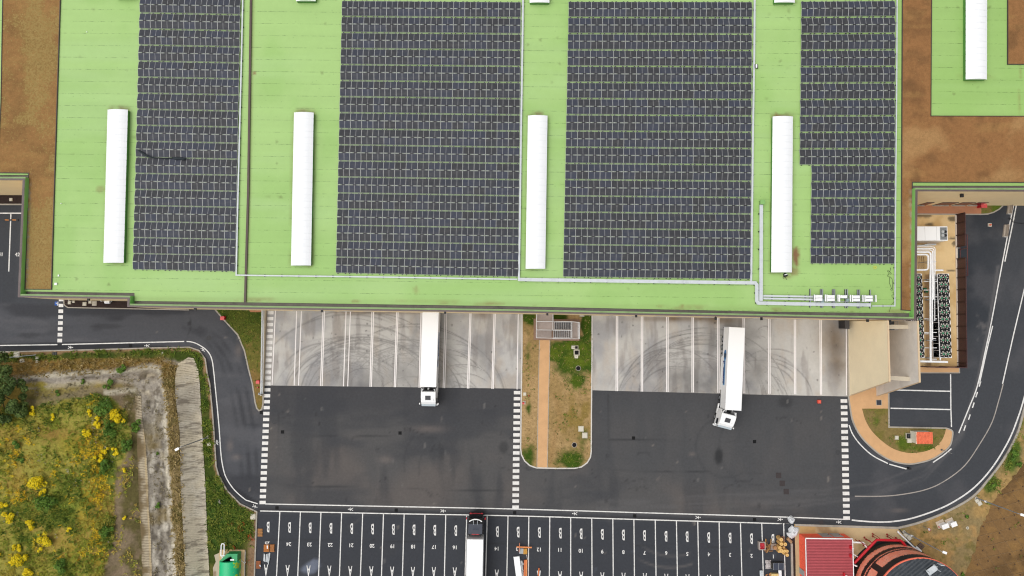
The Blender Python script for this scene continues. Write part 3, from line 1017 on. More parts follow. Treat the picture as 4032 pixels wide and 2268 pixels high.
# paved yard of the cooling plant and the pavements round it
b = MB()
b.prism(xy([(3540, 845), (3767, 845), (3776, 1466), (3540, 1466)], 0.12), 0, 0.12)
def plant_col(u, v, x, y):
    n = fbm(x, y, 2.5, 81)
    c = np.tile(An(212, 178, 126), (u.size, 1))
    c = mixc(c, An(196, 158, 104), sm(n, 0.4, 0.7))
    for cx, cy, rx, ry in ((3760, 862, 40, 14), (3640, 850, 50, 8), (3750, 938, 22, 7), (3660, 885, 25, 8), (3757, 960, 10, 14), (3745, 1066, 20, 6)):
        c = mixc(c, An(88, 78, 62), sm(blob(u, v, cx, cy, rx, ry) + 0.5 * (fbm(x, y, 0.9, 83) - 0.5), 0.45, 0.75) * 0.85)
    c = mixc(c, An(140, 105, 72), soft(u, v, [(3640, 1080), (3660, 1080), (3668, 1460), (3645, 1460)], 4) * 0.8)
    c = mixc(c, An(150, 120, 90), soft(u, v, [(3560, 945), (3700, 950), (3700, 965), (3560, 965)], 6) * 0.6)
    return c * np.array([1.28, 1.36, 1.5])
m_plant = M_field("yard concrete", 0.85, 1.2, 0.06, 0.1, 0.01)
struct(b.build("plant_yard_slab", m_tan))
struct(field("plant_yard", [(3542, 847), (3765, 847), (3774, 1440), (3542, 1440)], 0.25, m_plant, plant_col, z0=0.128))
b = MB()
b.prism(xy([(3560, 1440), (3700, 1441), (3776, 1441), (3776, 1466), (3560, 1466)], 0.14), 0, 0.14)
struct(b.build("pavement", m_brick))
kerb([(3560, 1468), (3778, 1468), (3777, 1440)], 0.14, 0.15)
kerb([(3762, 846), (3767, 1150), (3771, 1440)], 0.3, 0.3, mat=M("white kerb", A(228, 214, 198), 0.8, 0.08, 1.0))
b = MB()
b.prism(xy([(3560, 800), (3864, 800), (3864, 842), (3560, 842)], 0.12), 0, 0.12)
struct(b.build("pavement", m_brick2))
NEG = [(3864, 800), (3960, 770), (3978, 774), (3965, 792), (3935, 822), (3912, 835), (3890, 842), (3864, 843)]
struct(field("lawn_ground", NEG, 0.25, m_turf, lambda u, v, x, y: mixc(np.tile(An(128, 112, 66), (u.size, 1)), An(92, 110, 40), sm(fbm(x, y, 1.5, 91), 0.4, 0.65)), z0=0.1))
kerb([(3600, 843), (3864, 844), (3890, 842.5), (3912, 836), (3935, 823), (3965, 793), (3980, 772)], 0.2, 0.15)

# J-shaped island with its sandy footway
JK = smooth([q(3, 2, *p) for p in ((606, 80), (620, 180), (640, 280), (690, 380), (760, 460), (850, 535), (950, 585), (1060, 604), (1150, 592), (1240, 565), (1320, 515), (1375, 460), (1393, 380), (1385, 350), (1345, 333))])
J = [q(3, 2, 600, -420)] + JK + [q(3, 2, *p) for p in ((912, 325), (910, -420))]
b = MB()
b.prism(xy(J, 0.12), 0, 0.12)
struct(b.build("footpath", m_brick))
JG = [q(3, 2, *p) for p in ((909, 186), (913, 325))] + smooth([q(3, 2, *p) for p in ((1345, 338), (1320, 410), (1270, 470), (1180, 510), (1060, 520), (950, 490), (860, 430), (780, 350), (735, 270), (710, 186))])

def jg_col(u, v, x, y):
    n, n2 = fbm(x, y, 2.2, 95), fbm(x, y, 0.9, 96)
    c = np.tile(An(134, 116, 72), (u.size, 1))
    g = np.maximum.reduce([0.9 * blob(u, v, 3560, 1745, 40, 40), 0.9 * blob(u, v, 3640, 1765, 70, 14), 0.6 * blob(u, v, 3450, 1650, 30, 40), 0.6 * blob(u, v, 3680, 1730, 20, 30), 0.5 * blob(u, v, 3530, 1770, 60, 20)])
    c = mixc(c, An(84, 102, 34), sm(g * 0.7 + n2 * 0.6, 0.5, 0.85))
    c = mixc(c, An(112, 110, 46), sm(n, 0.5, 0.7) * 0.6)
    return c
struct(field("lawn_ground", JG, 0.22, m_turf, jg_col, z0=0.15))
kerb([q(3, 2, 603, -420)] + JK + [q(3, 2, *p) for p in ((912, 325), (910, 60))], 0.22, 0.16)
b = MB()
b.prism(xy([(3448, 1240), (3600, 1240), (3600, 1515), (3448, 1530)], 0.1), 0, 0.13)
struct(b.build("passage_slab", M("shaded concrete", A(170, 160, 148), 0.85, 0.1, 0.8)))

# planted strips along the west wall
b = MB()
b.prism(xy([(252, 1172), (256, 1199), (266, 1209), (760, 1219), (760, 1190), (500, 1180)], 0.1), 0, 0.11)
struct(b.build("planting_bed", m_soil))
kerb([(252, 1178), (252.5, 1196), (257, 1204), (268, 1211), (500, 1215.5), (745, 1220.5)], 0.16, 0.17)
b = MB()
b.prism(xy([(-150, 755), (120, 755), (120, 804), (-150, 804)], 0.1), 0, 0.11)
struct(b.build("planting_bed", m_soil))
kerb([(-150, 805), (120, 805)], 0.22, 0.17, mat=m_kerb)

# ================================================================== west embankment
HILL = [(-260, 1390), (0, 1386), (365, 1377), (600, 1370), (745, 1367), (784, 1380), (808, 1413), (816, 1470), (826, 1512), (836, 1616), (844, 1720), (851, 1836), (862, 1874), (894, 1931), (946, 1984), (1011, 2015), (1002, 2268), (994, 2440), (-260, 2440)]
kerb(HILL[:-1][:17], 0.2, 0.15)

def uE(v):
    return 785 + (v - 1512) * 0.05

def hill_s(x, y):
    u, v = proj(x, y, 0 * x)
    a, b_ = uE(v) - u, (v - 1412) * 1.15
    k = 40.0
    return -k * np.log(np.exp(-np.clip(a, -900, 900) / k) + np.exp(-np.clip(b_, -900, 900) / k))

def hill_h(x, y):
    s = hill_s(x, y)
    h = 0.1 + 2.4 * sm(s, -8, 95) + 1.3 * sm(s, 130, 270) + 1.2 * sm(s, 285, 400)
    return h + (fbm(x, y, 3, 101) - 0.5) * 0.5 * sm(s, 60, 160)

def hl(v, tab):
    return np.interp(v, [t[0] for t in tab], [t[1] for t in tab])

T_G = [(1400, 700), (1512, 694), (1700, 713), (1900, 717), (2210, 735), (2440, 745)]      # west edge of the erosion mat
T_D = [(1400, 600), (1452, 618), (1554, 655), (1700, 660), (1850, 666), (2064, 682), (2270, 694), (2440, 702)]   # west edge of the dry berm
T_B = [(1400, 520), (1512, 540), (1700, 560), (2010, 580), (2268, 592), (2440, 600)]      # west edge of the eroded bank
T_M = [(1400, 380), (1560, 420), (1620, 500), (1700, 512), (1780, 500), (1850, 460), (2000, 448), (2120, 452), (2190, 420), (2440, 400)]

def hill_col(u, v, x, y):
    n1, n2, n3 = fbm(x, y, 8, 111), fbm(x, y, 3, 112), fbm(x, y, 1.1, 113)
    wob = (n2 - 0.5) * 40 + (n3 - 0.5) * 22
    uu, vv = u + wob, v + wob * 0.6
    # meadow
    c = np.tile(An(156, 148, 70), (u.size, 1))
    c = mixc(c, An(168, 142, 72), sm(n1, 0.45, 0.62) * 0.8)
    c = mixc(c, An(160, 142, 44), soft(u, v, [(250, 1730), (330, 1730), (400, 1900), (420, 2100), (400, 2260), (260, 2260), (300, 2000)], 50) * sm(n2, 0.4, 0.6) * 0.85)
    c = mixc(c, An(184, 138, 50), sm(n2 * 0.7 + 0.35 * blob(u, v, 360, 1740, 60, 80) + 0.3 * blob(u, v, 370, 1960, 40, 160) + 0.25 * blob(u, v, 60, 1900, 90, 140), 0.56, 0.8) * 0.7)
    c = mixc(c, An(148, 106, 60), sm(n3 * 0.4 + 0.6 * blob(u, v, 200, 1710, 150, 60) + 0.3 * blob(u, v, 60, 2080, 80, 60), 0.5, 0.9) * 0.6)
    g = np.maximum.reduce([0.85 * blob(u, v, 420, 1640, 60, 120), 0.8 * blob(u, v, 430, 1840, 40, 90), 0.75 * blob(u, v, 220, 2000, 120, 100), 0.6 * blob(u, v, 110, 2120, 90, 60), 0.6 * blob(u, v, 250, 2230, 60, 60), 0.5 * blob(u, v, 60, 1640, 90, 60), 0.8 * blob(u, v, 425, 2080, 35, 60), 0.5 * blob(u, v, 390, 1590, 100, 40), 0.5 * blob(u, v, 330, 1780, 60, 30), 0.4 * blob(u, v, 30, 1800, 60, 90)])
    c = mixc(c, An(122, 138, 56), sm(g * 0.75 + n3 * 0.5, 0.4, 0.75))
    c = mixc(c, An(88, 112, 46), sm(g * 0.75 + n2 * 0.55, 0.62, 0.9) * 0.9)
    # rough brown strip at the foot of the meadow
    br = sm(uu, hl(v, T_M) - 8, hl(v, T_M) + 8)
    c = mixc(c, An(134, 118, 94), br)
    c = mixc(c, An(92, 86, 48), br * sm(n2 + 0.25 * sm(u, 470, 520), 0.52, 0.75) * 0.9)
    c = mixc(c, An(140, 120, 98), br * sm(n3, 0.55, 0.75) * 0.7)
    # eroded clay bank
    bk = sm(uu * 0.8 + u * 0.2, hl(v, T_B) - 14, hl(v, T_B) + 2)
    c = mixc(c, An(154, 146, 133), bk)
    c = mixc(c, An(206, 198, 182), bk * sm(fbm(x * 2.4, y * 0.6, 1.7, 121) + 0.14 * sm(u, hl(v, T_B), hl(v, T_D)), 0.6, 0.72) * 0.85)
    c = mixc(c, An(96, 88, 78), bk * sm(fbm(x * 2.2, y * 0.7, 1.1, 123), 0.52, 0.66) * 0.85)
    c = mixc(c, An(128, 116, 88), bk * sm(fbm(x, y, 2.6, 125), 0.54, 0.68) * 0.6)
    c = mixc(c, An(126, 108, 62), bk * sm(n2, 0.58, 0.75) * 0.7)
    cr = np.exp(-((uu * 0.7 + u * 0.3 - hl(v, T_D) + 8) / 7) ** 2)
    c = mixc(c, An(220, 210, 188), cr * (0.45 + 0.55 * sm(n3, 0.35, 0.55)))
    # dry berm
    db = sm(uu * 0.35 + u * 0.65, hl(v, T_D) - 2, hl(v, T_D) + 6)
    c = mixc(c, An(140, 122, 84), db)
    c = mixc(c, An(172, 150, 108), db * sm(n3, 0.5, 0.7) * 0.7)
    c = mixc(c, An(98, 92, 46), db * sm(n2, 0.5, 0.68) * 0.8)
    # along the top: grass verge, dry slope, pale rock ledges
    tp = sm(vv * 0.4 + v * 0.6, 1494, 1478) * sm(u, 690, 660)
    c = mixc(c, An(146, 118, 62), tp)
    c = mixc(c, An(170, 136, 76), tp * sm(n2, 0.5, 0.7) * 0.7)
    c = mixc(c, An(112, 100, 50), tp * sm(n3, 0.5, 0.7) * 0.6)
    L1 = [(40, 1500), (120, 1492), (250, 1482), (400, 1474), (520, 1466), (590, 1452), (622, 1462), (632, 1500)]
    d1 = dline(u, v, L1)
    c = mixc(c, An(158, 150, 138), sm(d1 + wob * 0.7, 26, 14))
    c = mixc(c, An(100, 92, 82), sm(d1 + wob * 0.6, 26, 14) * sm(fbm(x, y * 2, 1.2, 127), 0.52, 0.66) * 0.8)
    c = mixc(c, An(212, 204, 184), sm(dline(u, v, [(p[0], p[1] - 8) for p in L1]) + wob * 0.35, 12, 3) * 0.85)
    c = mixc(c, An(176, 166, 150), sm(dline(u, v, [(100, 1530), (260, 1516), (400, 1500), (540, 1500)]) + wob * 0.9, 12, 3) * 0.7)
    c = mixc(c, An(134, 120, 76), sm(dline(u, v, [(100, 1556), (300, 1544), (470, 1526)]) + wob * 0.8, 26, 6) * 0.85)
    c = mixc(c, An(104, 100, 56), sm(dline(u, v, [(120, 1580), (300, 1562), (430, 1550)]) + wob * 1.2, 20, 4) * sm(n3, 0.4, 0.6) * 0.8)
    c = mixc(c, An(136, 122, 106), sm(dline(u, v, [(110, 1590), (230, 1572), (330, 1548), (440, 1540), (520, 1556)]) + wob * 1.2, 13, 2) * 0.5)
    c = mixc(c, An(200, 192, 172), sm(dline(u, v, [(420, 1545), (470, 1542), (530, 1536)]) + wob * 0.4, 12, 3) * 0.8)
    pad = soft(u + wob * 0.7, v + wob * 0.7, [(500, 1482), (560, 1462), (618, 1474), (640, 1530), (606, 1566), (545, 1540)], 14)
    c = mixc(c, An(160, 152, 140), pad * 0.8)
    c = mixc(c, An(200, 188, 164), pad * sm(fbm(x * 1.8, y * 1.2, 1.8, 131), 0.53, 0.66) * 0.85)
    c = mixc(c, An(98, 88, 74), pad * sm(fbm(x * 1.6, y * 1.6, 1.2, 133), 0.54, 0.68) * 0.8)
    hd = soft(u, v, [(640, 1400), (748, 1392), (770, 1410), (775, 1440), (690, 1440), (640, 1420)], 8)
    c = mixc(c, An(160, 150, 136), hd * 0.9)
    vg = sm(hill_s(x, y) + (n3 - 0.5) * 30, 6, -6)
    c = mixc(c, An(98, 98, 48), vg)
    c = mixc(c, An(66, 80, 32), vg * sm(n2, 0.36, 0.55))
    c = mixc(c, An(148, 120, 88), vg * sm(n3 * 0.5 + sm(dline(u, v, HILL[:17]), 24, 4) * 0.6, 0.55, 0.8))
    gp = soft(u, v, [(815, 1890), (870, 1900), (945, 2000), (985, 2060), (985, 2140), (820, 2160)], 12)
    c = mixc(c, An(64, 88, 34), gp * sm(n3, 0.2, 0.5))
    c = mixc(c, An(146, 118, 92), soft(u, v, [(975, 2170), (1005, 2020), (1005, 2440), (965, 2440)], 8) * 0.9)
    return c

struct(field("embankment", HILL, 0.3, M_field("hillside soil", 0.97, 2.4, 0.46, 0.8, 0.15, 0.1), hill_col, zf=hill_h))

# ribbed erosion mat laid on the cut slope
MATP = [(700, 1432), (742, 1406), (764, 1412), (780, 1450), (786, 1512), (796, 1700), (808, 1900), (816, 2100), (825, 2290), (826, 2400), (735, 2400), (728, 2210), (712, 1900), (708, 1700), (690, 1540), (692, 1470)]

def mat_h(x, y):
    rib = np.abs(((y * 0.97 + x * 0.24 + (fbm(x, y, 2.5, 143) - 0.5) * 0.5) / 0.36) % 1.0 - 0.5) * 2
    return hill_h(x, y) + 0.06 + 0.12 * rib

def mat_col(u, v, x, y):
    n, n2 = fbm(x, y, 4, 141), fbm(x, y, 1.2, 142)
    rib = np.abs(((y * 0.97 + x * 0.24 + (fbm(x, y, 2.5, 143) - 0.5) * 0.5) / 0.36) % 1.0 - 0.5) * 2
    c = np.tile(An(204, 193, 170), (u.size, 1))
    c = mixc(c, An(180, 172, 158), sm(n, 0.42, 0.66) * 0.7)
    c = mixc(c, An(218, 210, 192), sm(n2, 0.5, 0.75) * 0.6)
    c = mixc(c, An(112, 102, 90), sm(fbm(x * 0.5, y * 2, 0.8, 147), 0.56, 0.74) * 0.7)
    c = mixc(c, An(112, 104, 94), sm(rib, 0.45, 0.0) * sm(fbm(x * 0.8, y * 0.8, 0.9, 149), 0.38, 0.6) * 0.6)
    return c
struct(field("erosion_mat", MATP, 0.12, M_field("erosion matting", 0.95, 3.0, 0.22, 0.5, 0.05, 0.1), mat_col, zf=mat_h, onz=True))

# rolled matting ridge further up the bank
RID = [(548, 1560), (556, 1560), (575, 1760), (586, 1980), (596, 2160), (604, 2400), (566, 2400), (558, 2160), (545, 1900), (538, 1700), (530, 1560)]
def rid_col(u, v, x, y):
    rib = np.abs(((y + x * 0.2 + fbm(x, y, 2, 153) * 0.5) / 0.4) % 1.0 - 0.5) * 2
    n = fbm(x, y, 2, 151)
    c = np.tile(An(196, 182, 156), (u.size, 1))
    c = mixc(c, An(104, 90, 72), sm(rib, 0.6, 0.2) * 0.6)
    c = mixc(c, An(112, 96, 66), sm(np.interp(v, [1500, 1760, 2160, 2400], [536, 548, 564, 572]) - u + (n - 0.5) * 50, -10, 12) * 0.9)
    edge = hl(v, [(1500, 565), (1760, 572), (2160, 592), (2400, 600)])
    c = mixc(c, An(206, 182, 138), np.exp(-((u - edge + 2) / 2.5) ** 2) * 0.9)
    return mixc(c, An(130, 112, 82), sm(n, 0.55, 0.72) * 0.7)
struct(field("erosion_mat", RID, 0.13, MATS["erosion matting"], rid_col, zf=lambda x, y: hill_h(x, y) + 0.05, onz=True))

# ================================================================== east verge and netted slope
SEK = smooth([q(3, 2, *p) for p in ((1952, 130), (1932, 195), (1882, 372), (1782, 562), (1662, 722), (1542, 852), (1352, 962), (1152, 1042), (985, 1086))])
SE = [q(3, 2, 2050, 60)] + SEK + [q(3, 2, *p) for p in ((1158, 1282), (1300, 1449), (1500, 1800), (2400, 1800), (2400, 0))]

def se_col(u, v, x, y):
    n, n2, n3 = fbm(x, y, 4, 161), fbm(x, y, 1.4, 162), fbm(x, y, 0.7, 163)
    c = np.tile(An(170, 140, 90), (u.size, 1))
    c = mixc(c, An(140, 124, 88), sm(n, 0.42, 0.62) * 0.8)
    c = mixc(c, An(190, 148, 92), sm(n2, 0.52, 0.75) * 0.6)
    c = mixc(c, An(108, 102, 52), sm(n3, 0.55, 0.75) * 0.65)
    g = np.maximum.reduce([0.95 * blob(u, v, 3985, 1780, 45, 120), 0.9 * blob(u, v, 3900, 1900, 40, 50), 0.7 * blob(u, v, 3990, 1650, 60, 80), 0.4 * blob(u, v, 3800, 2030, 18, 14), 0.35 * blob(u, v, 3600, 2110, 30, 40)])
    c = mixc(c, An(84, 106, 42), sm(g * 0.75 + n2 * 0.5, 0.5, 0.8))
    return c
struct(field("verge_ground", SE, 0.3, m_turf, se_col, z0=0.1))
kerb(SEK + [q(3, 2, 700, 1078), q(3, 2, 205, 1064)], 0.32, 0.15)

_jr = random.Random(8)
NSL = [(u + _jr.uniform(-5, 5), v + _jr.uniform(-5, 5)) for u, v in smooth([q(3, 2, *p) for p in ((2500, 250), (2000, 540), (1935, 595), (1832, 720), (1765, 800), (1705, 880), (1645, 1000), (1602, 1090), (1562, 1250), (1502, 1380), (1440, 1500), (1300, 1800))], 6)] + [q(3, 2, 2500, 1800)]
_e = xy(NSL[4:-1])

def nsl_h(x, y):
    d = dline(x, y, _e)
    return 0.12 + 0.34 * d + (fbm(x, y, 2.5, 171) - 0.5) * 0.35 * sm(d, 0, 2)

def nsl_col(u, v, x, y):
    n, n2 = fbm(x * 0.7 + y * 0.3, y - x * 0.4, 5, 172), fbm(x, y, 1.2, 173)
    c = np.tile(An(130, 101, 66), (u.size, 1))
    c = mixc(c, An(102, 79, 52), sm(n, 0.45, 0.6) * 0.85)
    c = mixc(c, An(150, 116, 70), sm(n2, 0.52, 0.75) * 0.6)
    c = mixc(c, An(170, 130, 80), sm(u, 3960, 3880) * sm(v, 1960, 1900) * 0.3)
    return c
struct(field("netted_slope", NSL, 0.3, M_field("bare slope soil", 0.97, 1.6, 0.26, 0.7, 0.1, 0.1), nsl_col, zf=nsl_h))

# wire net pinned over the slope
b = MB()
bx = [p[0] for p in xy(NSL)]
by = [p[1] for p in xy(NSL)]
x0, x1, y0, y1 = min(bx), 92.0, -52.0, max(by)
nodes = []
polyN = xy(NSL)
for s_, (ax, ay) in enumerate(((0.94, 0.34), (-0.42, 0.91))):
    nx_, ny_ = -ay, ax
    for k in range(-70, 70):
        o_ = k * 1.62
        run = []
        for j in range(-160, 160):
            t = j * 0.55
            px_, py_ = 80 + ax * t + nx_ * o_, -30 + ay * t + ny_ * o_
            ok = x0 - 1 < px_ < x1 and y0 < py_ < y1 and bool(inpoly(np.array([px_]), np.array([py_]), polyN)[0])
            if ok:
                z = float(nsl_h(np.array([px_]), np.array([py_]))[0]) + 0.07
                run.append((px_, py_, z))
            if (not ok or j == 159) and len(run) > 1:
                b.tube(run, 0.022, 3)
            if not ok:
                run = []
for i in range(-40, 40):
    for j in range(-40, 40):
        px_ = 80 + -0.34 * i * 1.62 * 1.0 + -0.91 * j * 1.62
        py_ = -30 + 0.94 * i * 1.62 - 0.42 * j * 1.62
        if x0 < px_ < x1 and y0 < py_ < y1 and bool(inpoly(np.array([px_]), np.array([py_]), polyN)[0]) and rnd.random() < 0.85:
            b.box((px_, py_, float(nsl_h(np.array([px_]), np.array([py_]))[0]) + 0.08), (0.17, 0.17, 0.07), 0.4, 1)
tag(b.build("slope_net", [M("net wire", A(158, 132, 100), 0.6, 0.1), M("anchor plate", A(84, 62, 46), 0.7)]), "diamond wire net pinned with dark plates over the bare brown slope", "netting")

# ================================================================== ground cover
m_gr = M_leaf("grass blades", [(0, A(66, 90, 30)), (0.4, A(98, 124, 42)), (0.75, A(138, 148, 58)), (1, A(172, 168, 80))])
m_dry = M_leaf("dry blades", [(0, A(122, 112, 62)), (0.35, A(156, 136, 82)), (0.7, A(182, 158, 104)), (1, A(206, 184, 134))])
m_mead = M_leaf("meadow blades", [(0, A(124, 148, 54)), (0.3, A(166, 172, 66)), (0.55, A(194, 180, 80)), (0.82, A(220, 184, 88)), (1, A(222, 190, 110))])
m_fl = M_leaf("small flowers", [(0, A(222, 164, 40)), (0.4, A(242, 204, 48)), (1, A(248, 226, 74))])
m_wf = M_leaf("pale flowers", [(0, A(190, 184, 170)), (0.5, A(206, 196, 190)), (1, A(214, 200, 206))])
m_rf = M_leaf("red flowers", [(0, A(150, 50, 24)), (1, A(214, 84, 46))])

def hz(x, y):
    return hill_h(x, y) + 0.02

MEAD = [(-40, 1612), (60, 1606), (125, 1592), (190, 1586), (260, 1570), (320, 1566), (380, 1552), (430, 1566), (475, 1590), (505, 1640), (512, 1700), (522, 1745), (490, 1790), (462, 1830), (458, 1900), (446, 1980), (455, 2060), (450, 2130), (424, 2200), (416, 2290), (-40, 2290)]
x, y = scatter(MEAD, 11, 5, lambda u, v, x, y: (0.35 + 0.65 * sm(fbm(x, y, 3, 201), 0.35, 0.6)) * sm(v + 60 * (fbm(x, y, 2, 202) - 0.5) - np.interp(u, [0, 125, 380, 505], [1612, 1590, 1552, 1600]), -4, 34), zf=hz)
tufts("meadow_grass", m_mead, x, y, hz(x, y), 0.42, 0.8, 5, 6, pk=np.clip(fbm(x, y, 4, 203) * 1.5 - 0.42 + 0.3 * (vnoise(x, y, 0.7, 204) - 0.5), 0, 1))
x, y = scatter(MEAD, 10, 8, lambda u, v, x, y: sm(fbm(x, y, 2.5, 205) + 0.3 * blob(u, v, 430, 1650, 80, 140) + 0.3 * blob(u, v, 230, 2010, 130, 100) + 0.25 * blob(u, v, 450, 1960, 40, 190), 0.58, 0.8), zf=hz)
tufts("meadow_herbs", m_gr, x, y, hz(x, y), 0.5, 0.9, 6, 9)
x, y = scatter(MEAD, 16, 11, lambda u, v, x, y: 0.7 * sm(fbm(x, y, 2.2, 207) + 0.3 * blob(u, v, 370, 1740, 60, 90) + 0.26 * blob(u, v, 385, 1960, 40, 190) + 0.2 * blob(u, v, 50, 1880, 80, 140), 0.6, 0.85) * (1 - sm(u, 430, 470)), zf=hz)
tufts("meadow_flowers", m_fl, x, y, hz(x, y) + 0.1, 0.34, 0.9, 5, 12)
x, y = scatter(MEAD, 5, 14, lambda u, v, x, y: sm(fbm(x, y, 1.6, 209) + 0.3 * blob(u, v, 370, 1700, 30, 80) + 0.2 * blob(u, v, 60, 2040, 60, 60), 0.68, 0.85), zf=hz)
tufts("pale_flowers", m_wf, x, y, hz(x, y) + 0.1, 0.22, 0.9, 4, 15)
TOPB = [(-40, 1425), (640, 1405), (700, 1430), (690, 1480), (600, 1445), (400, 1470), (-40, 1500)]
x, y = scatter(TOPB, 9, 17, zf=hz)
tufts("dry_grass", m_dry, x, y, hz(x, y), 0.4, 0.9, 5, 18)
BERM = [(640, 1450), (700, 1440), (696, 1540), (716, 1800), (738, 2290), (690, 2290), (672, 2010), (660, 1700), (645, 1540)]
x, y = scatter(BERM, 10, 21, zf=hz)
tufts("dry_grass", m_dry, x, y, hz(x, y), 0.42, 0.9, 5, 22)
FOOT = [(470, 1600), (545, 1580), (540, 1760), (552, 2010), (568, 2290), (420, 2290), (452, 2100), (460, 1850)]
x, y = scatter(FOOT, 7, 24, lambda u, v, x, y: sm(fbm(x, y, 2, 211), 0.42, 0.62), zf=hz)
tufts("dry_grass", m_mead, x, y, hz(x, y), 0.34, 0.9, 5, 25)
BANKP = [(590, 1560), (640, 1560), (652, 1700), (672, 2000), (688, 2290), (606, 2290), (594, 2000), (575, 1700), (450, 1560), (300, 1560), (130, 1580), (100, 1500), (400, 1476), (600, 1460)]
x, y = scatter(BANKP, 5, 57, lambda u, v, x, y: sm(fbm(x, y, 1.8, 229), 0.42, 0.62), zf=hz)
tufts("bank_weeds", M_leaf("bank blades", [(0, A(112, 106, 80)), (0.5, A(150, 138, 108)), (1, A(192, 178, 146))]), x, y, hz(x, y), 0.3, 0.9, 5, 58)
VERG = [(-40, 1392), (600, 1374), (745, 1370), (782, 1384), (804, 1416), (812, 1470), (822, 1512), (832, 1616), (838, 1720), (846, 1836), (890, 1934), (945, 1990), (1005, 2020), (998, 2160), (825, 2165), (822, 2290), (828, 2290), (818, 2100), (800, 1720), (788, 1512), (766, 1404), (740, 1398), (600, 1396), (-40, 1430)]
x, y = scatter(VERG, 13, 27, lambda u, v, x, y: sm(fbm(x, y, 1.8, 213) + 0.35 * blob(u, v, 900, 2040, 90, 100), 0.36, 0.58), zf=hz)
tufts("verge_grass", m_gr, x, y, hz(x, y), 0.42, 0.9, 6, 28)
x, y = scatter([(900, 2050), (1000, 2040), (1000, 2230), (970, 2240), (965, 2165), (880, 2150)], 12, 30, lambda u, v, x, y: sm(fbm(x, y, 1.2, 215), 0.52, 0.7), zf=hz)
tufts("red_flowers", m_rf, x, y, hz(x, y) + 0.15, 0.24, 0.8, 4, 31)
x, y = scatter([(855, 1960), (920, 1975), (930, 2070), (850, 2060)], 8, 33, lambda u, v, x, y: sm(fbm(x, y, 1.0, 217), 0.6, 0.75), zf=hz)
tufts("pale_flowers", m_wf, x, y, hz(x, y) + 0.2, 0.3, 0.8, 4, 34)
x, y = scatter(MID, 10, 36, lambda u, v, x, y: sm(fbm(x, y, 1.3, 219) + 0.35 * blob(u, v, 2285, 1390, 80, 110) + 0.25 * blob(u, v, 2250, 1810, 70, 50) + 0.2 * blob(u, v, 2075, 1800, 40, 60), 0.55, 0.8) * (1 - inpoly(u, v, PATH)) * (1 - inpoly(u, v, [(2100, 1200), (2285, 1200), (2285, 1345), (2100, 1345)])))
tufts("lawn_grass", m_gr, x, y, 0.1 + 0 * x, 0.2, 0.9, 5, 37)
x, y = scatter(MID, 4, 39, lambda u, v, x, y: 0.8 * (1 - inpoly(u, v, PATH)) * (1 - inpoly(u, v, [(2100, 1200), (2285, 1200), (2285, 1345), (2100, 1345)])))
tufts("dry_grass", m_dry, x, y, 0.1 + 0 * x, 0.17, 0.9, 4, 40)
x, y = scatter(TRI, 12, 42, lambda u, v, x, y: sm(v, 1560, 1300) * 0.9)
tufts("lawn_grass", m_gr, x, y, 0.1 + 0 * x, 0.2, 0.9, 5, 43)
x, y = scatter(JG, 10, 45, lambda u, v, x, y: sm(fbm(x, y, 1.3, 221) + 0.3 * blob(u, v, 3600, 1750, 90, 40), 0.5, 0.75) * (1 - inpoly(u, v, [(3560, 1690), (3676, 1690), (3676, 1752), (3560, 1752)])))
tufts("lawn_grass", m_gr, x, y, 0.15 + 0 * x, 0.2, 0.9, 5, 46)
x, y = scatter(SE[:len(SEK) + 1] + [(3700, 2150), (3850, 2100), (3960, 1900)], 9, 48, lambda u, v, x, y: sm(fbm(x, y, 1.5, 223) + 0.45 * blob(u, v, 3985, 1780, 45, 130) + 0.45 * blob(u, v, 3900, 1900, 45, 50), 0.62, 0.85))
tufts("verge_grass", m_gr, x, y, 0.1 + 0 * x, 0.32, 0.9, 6, 49)
x, y = scatter(SE, 2.5, 51, lambda u, v, x, y: sm(fbm(x, y, 2.0, 225), 0.5, 0.7))
tufts("dry_grass", m_dry, x, y, 0.1 + 0 * x, 0.22, 0.9, 4, 52)
x, y = scatter(NSL, 0.6, 54, lambda u, v, x, y: sm(fbm(x, y, 2.0, 227), 0.6, 0.75), zf=nsl_h)
tufts("slope_weeds", m_gr, x, y, nsl_h(x, y), 0.35, 0.9, 5, 55)

# ================================================================== shrubs and the tree
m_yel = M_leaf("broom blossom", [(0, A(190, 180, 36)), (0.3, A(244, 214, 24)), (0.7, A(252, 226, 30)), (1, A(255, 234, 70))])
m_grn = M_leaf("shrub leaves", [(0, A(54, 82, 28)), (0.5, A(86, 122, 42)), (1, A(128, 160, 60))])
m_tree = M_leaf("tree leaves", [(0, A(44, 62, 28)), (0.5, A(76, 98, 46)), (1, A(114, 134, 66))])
m_bark = M("bark", A(92, 76, 58), 0.9, 0.25, 6.0)

def gz(u, v, h=None):
    p = P(u, v, 0)
    for _ in range(3):
        z = float(hill_h(np.array([p.x]), np.array([p.y]))[0])
        p = P(u, v, z)
    return p

